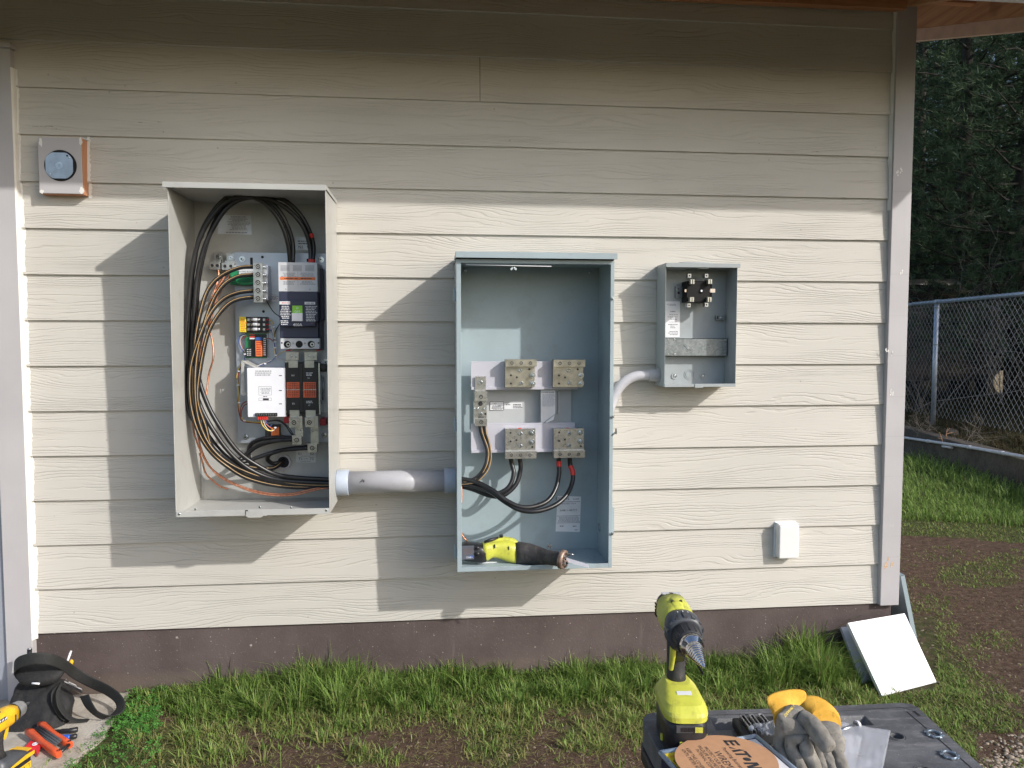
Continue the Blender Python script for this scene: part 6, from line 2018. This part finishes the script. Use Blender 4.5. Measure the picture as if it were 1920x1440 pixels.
groove([(1560, 1334), (1690, 1326), (1712, 1332)], .0007, 1)
groove([(1260, 1343), (1460, 1337)], .0009, 1)
mb.build('lid_seam', [m_dark, m_bench2], bench)
mb = MB()
inset = [(cx_+(x-cx_)*.985, cy_+(y-cy_)*.985) for x, y in outl]
mb.prism(inset, (0, 0, .02), X3, Y3, (0, 0, TZ-.0655))
for i in range(5): mb.obox((outl[1][0]-.001, -1.82-.1*i, .45), (.004, 0, 0), (0, .012, 0), (0, 0, .18))
mb.build('chest_body', m_bench2, bench, .006)
mb = MB(); mb.prism([(cx_+(x-cx_)*1.012, cy_+(y-cy_)*1.008) for x, y in outl], (0, 0, TZ-.075), X3, Y3, (0, 0, .026)); mb.build('lid_rim', m_bench2, bench, .004)

# things on the chest
def lock_nut(px, py, r, label):
    c = G(px, py, TZ+.001)
    t = thing('locknut', c, label, 'locknut', 'locknuts on the chest lid')
    mb = MB()
    mb.ring(c, Z3, .0128, .0098, .0034, 32)
    for i in range(8):
        a = r+i*math.pi/4; u = V((math.cos(a), math.sin(a), 0)); s = V((-u.y, u.x, 0))
        mb.obox(c+u*.0136+Z3*.002, u*.0018, s*.0028, Z3*.0012)
    mb.build('ring', M('blued zinc locknut', (.50, .60, .70), .3, .9, var=.15, ns=200), t, .0004, 1)
lock_nut(1751.5, 1377.5, .2, 'steel conduit locknut farther from the camera, near the lid hole')
lock_nut(1780.5, 1417, .5, 'steel conduit locknut nearer the camera on the lid edge')
a, c = G(1583, 1367, TZ+.004), G(1606, 1359, TZ+.006)
bo = thing('bolt', a, 'shiny steel bolt half under the clear bag', 'bolt')
dv = (c-a).normalized()
mb = MB(); mb.cyl(a-dv*.02, c, .0036, .0036, 14); mb.build('shank', m_steel, bo)
mb = MB(); mb.cyl(c, c+dv*.005, .0068, .0068, 14); mb.ring(c-dv*.001, dv, .0082, .004, .0012, 18); mb.build('head', m_lgrey, bo)
# clear bag with paper
bag = thing('plastic_bag', G(1620, 1400, TZ+.004), 'clear flat plastic bag holding a white folded paper', 'plastic bag')
pts = [G(1566, 1357, TZ+.006), G(1600, 1361, TZ+.010), G(1632, 1367, TZ+.007), G(1669, 1372, TZ+.003), G(1664, 1400, TZ+.009), G(1654, 1448, TZ+.006), G(1600, 1452, TZ+.008), G(1560, 1430, TZ+.010), G(1562, 1390, TZ+.012)]
def patch(name, corners, mat, par, nx=14, ny=14, wob=.003, seed=0, z0=0.0, thick=.0004):
    A_, B_, C_, D_ = corners
    vs = []; fs = []
    for j in range(ny+1):
        for i in range(nx+1):
            u, v = i/nx, j/ny
            p = A_*(1-u)*(1-v)+B_*u*(1-v)+C_*u*v+D_*(1-u)*v
            w_ = abs(mn.noise(V((u*3.1+seed, v*3.3, seed))))*wob+abs(mn.noise(V((u*8+seed, v*2.2, seed+4))))*wob*.4
            vs.append(p+V((0, 0, w_+z0)))
    for j in range(ny):
        for i in range(nx): k = j*(nx+1)+i; fs.append((k, k+1, k+nx+2, k+nx+1))
    mb = MB(); mb.smooth = True; mb.add(vs, fs)
    o = mb.build(name, mat, par)
    md = o.modifiers.new('s', 'SOLIDIFY'); md.thickness = thick
    return o
patch('paper_insert', (G(1574, 1376, TZ+.003), G(1617, 1379, TZ+.003), G(1601, 1450, TZ+.003), G(1560, 1450, TZ+.003)), M('white paper', (.78, .79, .82), .7, var=.02), bag, wob=.002, seed=3)
patch('bag_film', (G(1564, 1356, TZ+.003), G(1670, 1371.5, TZ+.002), G(1653, 1456, TZ+.002), G(1556, 1456, TZ+.003)), m_film, bag, 22, 22, .005, 5, .002)
# bit organiser with silver clips
tray = thing('socket_organizer', G(1420, 1370, TZ), 'black organizer tray with three silver rails beside the gloves', 'tray')
P4 = [G(1372, 1345, TZ+.018), G(1470, 1340, TZ+.018), G(1500, 1395, TZ+.018), G(1404, 1396, TZ+.018)]
mb = MB(); mb.add([V((p.x, p.y, TZ+.0005)) for p in P4]+P4, [(3, 2, 1, 0), (4, 5, 6, 7), (0, 1, 5, 4), (1, 2, 6, 5), (2, 3, 7, 6), (3, 0, 4, 7)], False)
mb.build('tray_body', m_bench2, tray, .003)
for (a, b_, c, d) in ((1391, 1344, 1414, 1374), (1408, 1343, 1424, 1365), (1425, 1342, 1436, 1355)):
    p, q = G(a, b_, TZ+.023), G(c, d, TZ+.023)
    mb = MB(); dd = (q-p).normalized(); s = V((-dd.y, dd.x, 0))
    mb.obox((p+q)/2+s*.0035, (q-p)/2, s*.0012, Z3*.004); mb.obox((p+q)/2-s*.0035, (q-p)/2, s*.0012, Z3*.004); mb.obox(p, dd*.0012, s*.0047, Z3*.004)
    mb.build('silver_rail', m_steel, tray, .0008)
pb = thing('small_plastic_bag', G(1430, 1366, TZ+.03), 'crumpled small clear bag with a white tip beside the gloves', 'plastic bag')
patch('bag_film', (G(1410, 1362, TZ+.026), G(1456, 1352, TZ+.036), G(1462, 1380, TZ+.03), G(1430, 1382, TZ+.022)), m_film, pb, 18, 14, .014, 9)
c = G(1407, 1366, TZ+.028); mb = MB(); mb.lathe(c+V((.006, .004, 0)), (-1, -.7, 0), [(0, .002), (.002, .0045), (.008, .004), (.009, .001)], 12); mb.build('white_tip', m_white, pb)
# blade case
case = thing('blade_case', G(1340, 1420, TZ), 'grey blue plastic case with yellow label under the cardboard disc', 'case')
e1, e2 = G(1238, 1409, TZ+.03), G(1417, 1378, TZ+.03)
ux = (e2-e1); uy = V((ux.y, -ux.x, 0)).normalized()*.24
def cs(u, v, z=0): q = e1+ux*u+uy*v; return V((q.x, q.y, TZ+.03+z))
mb = MB()
base = [cs(0, 0), cs(1, 0), cs(1.0, 1), cs(0, 1)]
mb.add([V((p.x, p.y, TZ+.001)) for p in base]+[p+V((0, 0, -.003)) for p in base], [(3, 2, 1, 0), (4, 5, 6, 7), (0, 1, 5, 4), (1, 2, 6, 5), (2, 3, 7, 6), (3, 0, 4, 7)], False)
mb.build('case_tray', M('dark blue case interior', (.02, .03, .07), .3), case, .004)
mb = MB(); uxn = ux.normalized(); uyn = uy.normalized()
for a, b_ in ((cs(0, 0), cs(1, 0)), (cs(0, 0), cs(0, 1)), (cs(1, 0), cs(1, 1))):
    a = V((a.x, a.y, TZ+.0275)); b_ = V((b_.x, b_.y, TZ+.0275)); mb.tube([a, b_], .0042, 10)
mb.build('case_rim', M('grey blue translucent plastic', (.34, .42, .52), .25), case)
mb = MB()
zz = TZ+.0276
def q4(u0, v0, u1, v1, z): return [V((p.x, p.y, z)) for p in (cs(u0, v0), cs(u1, v0), cs(u1, v1), cs(u0, v1))]
mb.mat(0).add(q4(.03, .02, .17, .7, zz), [(0, 1, 2, 3)], False)
mb.mat(2).add(q4(.18, .02, .32, .7, zz), [(0, 1, 2, 3)], False)
mb.mat(3).add(q4(.7, .03, .97, .9, zz), [(0, 1, 2, 3)], False)
mb.mat(1).text('240', cs(.10, .115)+V((0, 0, -.0018)), -uxn-uyn*.1, uyn, .014); mb.mat(4).text('DIAV', cs(.10, .055)+V((0, 0, -.0018)), -uxn, uyn, .008)
mb.build('case_label', [m_yel, m_ink, M('navy printed card', (.03, .04, .16), .5), m_paper, m_orange], case)
# cardboard meter cover disc
dc = G(1361, 1424, TZ+.038)
disc = thing('cardboard_disc', dc, 'round tan cardboard cover disc printed with black lettering, bottom centre right', 'cardboard disc')
nn_ = V((-.03, .05, 1)).normalized()
mb = MB(); mb.lathe(dc-nn_*.0015, nn_, [(0, .0815), (.0018, .0815)], 72, smooth=False); mb.build('disc', M('tan fibreboard', (.56, .30, .16), .75, var=.05, ns=60), disc)
mb = MB(); mb.cur = 0
rt = V((.60, -.80, 0)).normalized(); rt = (rt-nn_*rt.dot(nn_)).normalized(); up_ = nn_.cross(rt)
def dpt(px, py):
    d_ = ray(px, py); k = (dc+nn_*.0006-CAM).dot(nn_)/d_.dot(nn_); return CAM+d_*k
def wr(s, px, py, size, al='l', rt_=rt):
    u_ = nn_.cross(rt_); mb.text(s, dpt(px, py), rt_, u_, size, al)
rt = (dpt(1402, 1430)-dpt(1358, 1383)).normalized()
def logo(o, right, up, hgt):
    right, up = right.normalized(), up.normalized()
    sh = .22
    def pol(pts): mb.add([o+right*((x+sh*y)*hgt)+up*(y*hgt) for x, y in pts], [tuple(range(len(pts)))], False)
    for y0 in (0, .40, .80): pol([(0, y0), (.85, y0), (.85, y0+.2), (0, y0+.2)])
    pol([(0, 0), (.26, 0), (.26, 1), (0, 1)])
    pol([(1.0, 0), (1.30, 0), (1.42, .42)]); pol([(1.62, 0), (1.92, 0), (1.62, 1), (1.46, .62)])
    pol([(1.75, .80), (2.75, .80), (2.75, 1), (1.75, 1)]); pol([(2.12, 0), (2.38, 0), (2.38, .8), (2.12, .8)])
    pol([(3.02+.27*math.cos(a*.4), .5+.27*math.sin(a*.4)) for a in range(16)])
    pol([(3.5, 0), (3.76, 0), (3.76, 1), (3.5, 1)]); pol([(4.2, 0), (4.46, 0), (4.46, 1), (4.2, 1)]); pol([(3.6, 1), (3.9, 1), (4.36, 0), (4.06, 0)])
logo(dpt(1355, 1388), rt, nn_.cross(rt), .0215)
wr('Powering Business Worldwide', 1353, 1402, .0095, 'l', rt)
wr('WIREMEN', 1337, 1409, .017, 'l', rt)
wr('PROTECT OUR METERS', 1319, 1400.5, .0085, 'l', rt); wr('WILDLIFE AND METER', 1307, 1398, .0085, 'l', rt); wr('INTERNAL COMPONENTS', 1303.5, 1405, .0085, 'l', rt)
wr('KEEP THIS COVER', 1285, 1403, .0085, 'l', rt); wr('UNTIL METER READY', 1277.5, 1405, .0085, 'l', rt)
mb.build('printing', m_ink, disc)

# gloves
def glovemat(name, a, b_):
    b = NB(name); o = b.obj()
    n = b.noise(o, 30.0, 5.0, .65); n2 = b.noise(o, 90.0, 3.0)
    c = b.mix(b.sstep(.35, .65, n), a, b_)
    c = b.mix(b.math('MULTIPLY', b.sstep(.60, .72, n2), .5), c, tuple(x*.35 for x in a))
    b.bump(b.math('ADD', b.noise(o, 700.0, 2.0), b.math('MULTIPLY', n, 2.0)), .8, .0012)
    return b.P(col=c, rough=.8, spec=.3)
m_glv = glovemat('grey suede glove', (.20, .185, .16), (.30, .28, .25))
m_cuff = glovemat('yellow leather cuff', (.66, .35, .04), (.78, .44, .07))
gA = thing('work_glove', G(1480, 1400, TZ+.03), 'grey glove with flared yellow cuff lying on top, at left of the pair', 'glove', 'pair of work gloves')
def gn(px, py, z, r, r2=None): q = G(px, py, TZ+z); return (q.x, q.y, q.z, r, r2 or r)
nodes = [gn(1474, 1352, .070, .018, .014), gn(1484, 1336, .078, .018, .014), gn(1492, 1365, .066, .026, .017), gn(1494, 1386, .050, .030, .016),
         gn(1462, 1378, .046, .013), gn(1461, 1402, .026, .0125), gn(1470, 1430, .013, .0115), gn(1478, 1452, .010, .010),
         gn(1478, 1384, .048, .014), gn(1486, 1408, .032, .0135), gn(1498, 1436, .016, .0125), gn(1508, 1458, .011, .011),
         gn(1503, 1384, .052, .015), gn(1511, 1404, .040, .0145), gn(1524, 1430, .022, .0135), gn(1534, 1452, .013, .012),
         gn(1518, 1352, .078, .016), gn(1533, 1372, .074, .0165), gn(1548, 1393, .066, .0155), gn(1560, 1409, .058, .0125),
         gn(1485, 1322, .084, .011, .009)]
edges = [(0, 1), (0, 2), (2, 3), (3, 8), (8, 9), (9, 10), (10, 11), (2, 4), (4, 5), (5, 6), (6, 7), (3, 12), (12, 13), (13, 14), (14, 15), (1, 16), (16, 17), (17, 18), (18, 19), (1, 20)]
nodes = [nodes[2]]+[nodes[1], nodes[0]]+nodes[3:]
edges = [tuple({0: 2, 2: 0}.get(i, i) for i in e) for e in edges]
def crease(o, sd):
    for v in o.data.vertices:
        c = v.co
        k = mn.noise(V((c.x*38+sd, c.y*38, c.z*60)))*.0022-abs(mn.noise(V((c.x*75, c.y*60+sd, c.z*80))))*.0022
        v.co = c+v.normal*k
crease(skin('glove_hand', nodes, edges, m_glv, gA, 3), 1)
mb = MB()
secs = []
for px, py, z, rx, rz in ((1471, 1353, .066, .020, .014), (1466, 1340, .072, .017, .014), (1466, 1328, .078, .020, .013), (1472, 1317, .084, .032, .012), (1475, 1311, .088, .038, .011), (1475, 1307, .090, .0385, .010), (1475, 1306, .089, .034, .007)):
    q = G(px, py, TZ+z); secs.append((q, V((rx, .004, .002)), V((0, rz*.6, rz)), 2.4))
mb.loft(secs, 28); mb.build('cuff', m_cuff, gA)
mb = MB()
q0 = G(1470, 1350, TZ+.089); rr_ = (G(1482, 1336, TZ+.097)-q0).normalized()
mb.text('DEWALT', q0+V((.002, 0, .004)), rr_, V((-.3, .2, 1)), .007, 'l'); mb.build('printing', m_yel, gA)
gB = thing('work_glove', G(1560, 1390, TZ+.02), 'grey glove with folded yellow cuff lying underneath, at right of the pair', 'glove', 'pair of work gloves')
nodes = [gn(1556, 1372, .030, .024, .017), gn(1548, 1352, .040, .021, .016), gn(1564, 1395, .024, .022, .015), gn(1570, 1416, .018, .013), gn(1580, 1444, .013, .0125),
         gn(1548, 1408, .022, .013), gn(1556, 1434, .013, .012), gn(1562, 1456, .011, .010), gn(1536, 1402, .020, .013), gn(1538, 1428, .014, .012), gn(1546, 1452, .011, .011), gn(1588, 1460, .011, .011)]
edges = [(0, 1), (0, 2), (2, 3), (3, 4), (2, 5), (5, 6), (6, 7), (0, 8), (8, 9), (9, 10), (4, 11)]
crease(skin('glove_hand', nodes, edges, m_glv, gB, 3), 7)
mb = MB(); secs = []
for px, py, z, rx, rz in ((1550, 1353, .042, .023, .017), (1548, 1344, .046, .024, .017), (1540, 1335, .050, .025, .016), (1532, 1327, .054, .024, .015), (1526, 1322, .056, .022, .014), (1524, 1320, .056, .018, .010)):
    q = G(px, py, TZ+z); secs.append((q, V((rx, -.006, 0)), V((0, rz*.6, rz)), 2.4))
mb.loft(secs, 26); mb.build('cuff', m_cuff, gB)

# ------------------------------------------------------------------ panels leaning by the corner
def lean(name, q, mat, label, cat, thick=.018, flange=True):
    TL, TR, BR, BL = [V(p) for p in q]
    n = (TR-TL).cross(BL-TL).normalized()
    if n.y > 0: n = -n
    t = thing(name, (BL+BR)/2, label, cat)
    mb = MB()
    f = [TL, TR, BR, BL]; bk = [p-n*.0014 for p in f]
    mb.add(f+bk, [(0, 1, 2, 3), (7, 6, 5, 4), (0, 4, 5, 1), (1, 5, 6, 2), (2, 6, 7, 3), (3, 7, 4, 0)], False)
    mb.build('face', mat, t, .0006, 1)
    if flange:
        mb = MB()
        for a, b_ in ((TL, TR), (TR, BR), (BR, BL), (BL, TL)):
            cc = (a+b_+0*a)/2; inn = ((TL+BR)/2-cc).normalized()
            mb.add([a, b_, b_-n*thick, a-n*thick, a+inn*.0014, b_+inn*.0014, b_-n*thick+inn*.0014, a-n*thick+inn*.0014], [(0, 1, 2, 3), (7, 6, 5, 4), (0, 4, 5, 1), (2, 6, 7, 3), (1, 5, 6, 2), (0, 3, 7, 4)], False)
        mb.build('flange', mat, t)
    return t
w1 = lean('enclosure_cover', (A(1590, 1168, -.085), A(1696, 1150, -.06), G(1756, 1279, .004), G(1654, 1305, .004)), M('glossy white panel paint', (.86, .86, .88), .3, var=.01), 'bright white sheet metal cover leaning on the foundation by the corner', 'metal cover')
w2 = lean('enclosure_cover', (A(1577, 1176, -.030), A(1684, 1160, -.028), G(1735, 1245, .004), G(1616, 1281, .004)), M('blue grey cover paint', (.50, .53, .60), .35, var=.03), 'blue grey sheet metal cover tucked behind the white one', 'metal cover')
p = A(1688.5, 1080, .045)
w3 = lean('enclosure_cover', ((p.x, .045, p.z), (p.x, .75, p.z), (p.x+.088, .75, .0), (p.x+.088, .045, .0)), m_cab2, 'tall green grey sheet metal door leaning on the side wall behind the corner', 'metal door', .02)

# ------------------------------------------------------------------ tool pouch with belt
m_cord = M('black nylon fabric', (.013, .013, .014), .75, var=.25, ns=60, bump=.0006, bs=900, dirt=(.05, .048, .045), dirtamt=.35)
m_web = M('black webbing', (.017, .018, .018), .7, var=.15, ns=90, bump=.0008, bs=600)
PG = .010
pch = thing('tool_pouch', (-1.49, -.2, PG), 'black nylon tool pouch with wide belt slumped against the corner at left', 'tool pouch')
mb = MB()
secs = []
for px0, px1, py, Y, ry in ((15, 121, 1372, -.235, .055), (13, 126, 1362, -.23, .064), (18, 134, 1340, -.215, .066), (24, 137, 1318, -.195, .06), (29, 128, 1298, -.175, .05), (33, 116, 1284, -.16, .042), (38, 108, 1277, -.15, .03)):
    a, b_ = A(px0, py, Y), A(px1, py, Y)
    secs.append(((a+b_)/2, V(((b_-a).length/2, 0, 0)), V((0, ry, .004)), 3.2))
secs[0] = (V((secs[0][0].x, secs[0][0].y, PG+.001)),)+secs[0][1:]
mb.loft(secs, 36); po = mb.build('bag', m_cord, pch)
md = po.modifiers.new('s', 'SUBSURF'); md.levels = 2; md.render_levels = 2
tx_ = bpy.data.textures.new('folds', 'CLOUDS'); tx_.noise_scale = .07
md = po.modifiers.new('d', 'DISPLACE'); md.texture = tx_; md.strength = .03; md.mid_level = .5; md.texture_coords = 'LOCAL'
mb = MB(); secs = []
for px0, px1, py, Y, ry in ((52, 98, 1281, -.20, .012), (38, 112, 1276, -.20, .03), (30, 121, 1263, -.19, .04), (33, 120, 1250, -.175, .036), (48, 108, 1241, -.16, .025)):
    a, b_ = A(px0, py, Y), A(px1, py, Y); secs.append(((a+b_)/2, V(((b_-a).length/2, 0, 0)), V((0, ry, .006)), 2.2))
mb.loft(secs, 30); mb.build('flap', m_cord, pch)
def beltpath(pts, hw, th, name, mat, n=7):
    P = spline([A(p[0], p[1], p[2]) for p in pts], n)
    ws = []
    raww = [V(p[3]) for p in pts]; W_ = spline([r_ for r_ in raww], n)
    ws = [w_.normalized()*hw for w_ in W_]
    return MB().ribbon(P, ws, th).build(name, mat, pch)
up0 = (0, .15, 1); 
beltpath([(31, 1262, -.15, (0, .1, 1)), (27, 1252, -.21, (0, .1, 1)), (38, 1241, -.25, (0, .1, 1)), (66, 1235, -.262, (0, .1, 1)), (96, 1237, -.24, (.05, .1, 1)), (120, 1247, -.19, (.2, .1, 1)), (140, 1262, -.13, (.35, .1, 1)), (172, 1280, -.105, (.45, -.1, 1)), (204, 1296, -.135, (.6, -.2, .9)), (224, 1314, -.18, (.9, -.3, .5)), (224, 1332, -.225, (.8, -.5, .1)), (206, 1343, -.25, (.5, -.6, .35)), (186, 1341, -.255, (.2, -.5, .8)), (168, 1324, -.245, (.7, -.4, .5)), (158, 1304, -.21, (.8, -.3, .3))], .0225, .0017, 'belt', m_web)
beltpath([(118, 1277, -.20, (.2, 1, .1)), (109, 1296, -.24, (.2, 1, .1)), (111, 1318, -.27, (.2, 1, .1)), (121, 1337, -.27, (.2, 1, 0)), (138, 1350, -.25, (.1, 1, 0)), (166, 1351, -.23, (0, 1, 0))], .012, .0012, 'strap', m_web)
beltpath([(116, 1278, -.19, (.3, 1, .2)), (103, 1292, -.22, (.3, 1, .2)), (103, 1314, -.24, (.3, 1, .2)), (113, 1336, -.25, (.2, 1, .1)), (126, 1348, -.25, (.2, 1, 0))], .016, .0012, 'strap', m_web)
mb = MB()
p, q = A(121, 1278, -.215), A(154, 1293, -.205); dd = q-p; s = V((-.45, 0, 1)).normalized()
mb.mat(0).obox((p+q)/2, dd*.5, (0, .002, 0), s*.0035); mb.mat(0).obox((p+q)/2+V((0, -.003, .006)), dd*.22, (0, .002, 0), s*.006); mb.mat(1).obox((p+q)/2+V((0, .003, -.008)), dd*.45, (0, .002, 0), s*.012)
mb.build('buckle', [m_steel, m_black], pch, .001)
def stick(name, p, q, r, mat, label, cat, tip=None):
    t = thing(name, V(p), label, cat)
    MB().cyl(p, q, r, r, 12).build('shaft' if tip else name+'_barrel', mat, t)
    if tip: d_ = (V(q)-V(p)).normalized(); MB().cyl(q, V(q)+d_*.006, r*1.04, r*.9, 12).build('tip', tip, t)
    return t
stick('marker_pen', A(55, 1245, -.16), A(55.5, 1218, -.15), .0085, m_black, 'dark capped marker sticking up from the pouch', 'marker', m_steel)
stick('pencil', A(124, 1246, -.09), A(132.5, 1223, -.07), .0042, m_white, 'white stick poking out of the pouch beside an orange grip', 'pencil', m_lgrey)
t = thing('screwdriver', A(134, 1240, -.09), 'orange screwdriver end showing behind the belt', 'screwdriver')
mb = MB(); mb.lathe(A(133, 1247, -.085), (.15, 0, 1), [(0, .007), (.012, .0075), (.018, .007), (.021, .003)], 12); mb.build('handle', m_dyel, t)
stick('chalk_stub', A(60, 1281, -.235), A(74, 1282, -.235), .0035, m_white, 'short white stub lying on the front of the black pouch', 'chalk')

# orange stripping tool, red puck, pliers on the concrete
def GP(px, py, z=0.0): return G(px, py, PG+z)
ot = thing('cable_stripper', GP(80, 1392), 'red orange hand tool with black ribbed centre lying on the concrete', 'hand tool')
m_or = M('red orange tool plastic', (.68, .10, .03), .4, var=.1, ns=30, dirt=(.25, .05, .02), dirtamt=.4)
a, b_, c, d = GP(52, 1372, .03), GP(75, 1359, .03), GP(131, 1396, .022), GP(110, 1414, .022)
def rail(p, q, w_, h_, m_, nme):
    dd = (q-p).normalized(); s = V((-dd.y, dd.x, 0)).normalized()
    P = [p-dd*.004, p.lerp(q, .12)+Z3*.004, p.lerp(q, .5), p.lerp(q, .85)-Z3*.002, q+dd*.004]
    mb = MB(); mb.loft([(x, s*w_*k, Z3*h_*k, 3.2) for x, k in zip(P, (.85, 1.1, .8, 1.0, .9))], 20); return mb.build(nme, m_, ot)
rail(a, d, .0105, .013, m_or, 'side_arm'); rail(b_, c, .0095, .013, m_or, 'side_arm')
mb = MB()
for k in range(4):
    f = .22+k*.19; p, q = a.lerp(b_, f), d.lerp(c, f); p, q = p.lerp(q, .06), p.lerp(q, .80)
    mb.tube([p+Z3*.004, q+Z3*.006], .0042, 8)
mb.build('ribbed_centre', m_tgrey, ot)
mb = MB(); mb.cyl(d.lerp(c, .12)+Z3*.002, d.lerp(c, .9)+Z3*.002, .0065, .0065, 14)
for f in (.0, .99): 
    p = d.lerp(c, f); mb.ring(p+Z3*.0135, Z3, .0055, .003, .0008, 14)
mb.build('roller', m_black, ot)
rd = thing('red_spool', GP(62, 1400), 'bright red flat tool with round white emblem lying against the orange tool', 'hand tool')
P4 = [GP(45, 1400, .016), GP(58, 1387, .020), GP(76, 1397, .020), GP(70, 1413, .016), GP(64, 1408, .015)]
mb = MB(); mb.add(P4+[p-Z3*.014 for p in P4], [(0, 1, 2, 3, 4), (9, 8, 7, 6, 5)]+[(i, (i+1) % 5, (i+1) % 5+5, i+5) for i in range(5)], False); mb.build('body', M('bright red plastic', (.70, .02, .03), .35), rd, .003)
ce = GP(65.5, 1395, .0205); mb = MB(); mb.mat(0).lathe(ce, (0, -.15, 1), [(0, .0092), (.0012, .0088)], 24); mb.mat(1).ring(ce+Z3*.0016, Z3, .0062, .0048, .0003, 20); mb.build('emblem', [m_white, m_inkl], rd)
pl_ = thing('pliers', GP(120, 1378), 'pliers with one black and one blue handle beside the orange tool', 'pliers')
mb = MB(); mb.tube(spline([GP(98, 1372, .010), GP(116, 1371, .012), GP(132, 1370, .012), GP(146, 1367.5, .010)], 5), [.007]*5+[.0085]*5+[.0095]*5+[.008], 12); mb.build('handle', m_black, pl_, label='black handle')
mb = MB(); mb.tube(spline([GP(100, 1381, .010), GP(112, 1383, .012), GP(132, 1382, .011)], 5), [.0075]*5+[.0095]*5+[.009], 12); mb.build('handle', M('bright blue grip', (.02, .09, .45), .35), pl_, label='blue handle')
mb = MB(); mb.tube(spline([GP(131, 1382, .011), GP(138, 1381, .011), GP(144, 1379.5, .010)], 4), [.0088]*4+[.0092]*4+[.007], 12); mb.build('handle_end', m_black, pl_)
mb = MB(); mb.tube([GP(104, 1376, .008), GP(88, 1372, .008), GP(74, 1370, .007)], [.010, .011, .005], 10); mb.build('jaw', m_steel, pl_)
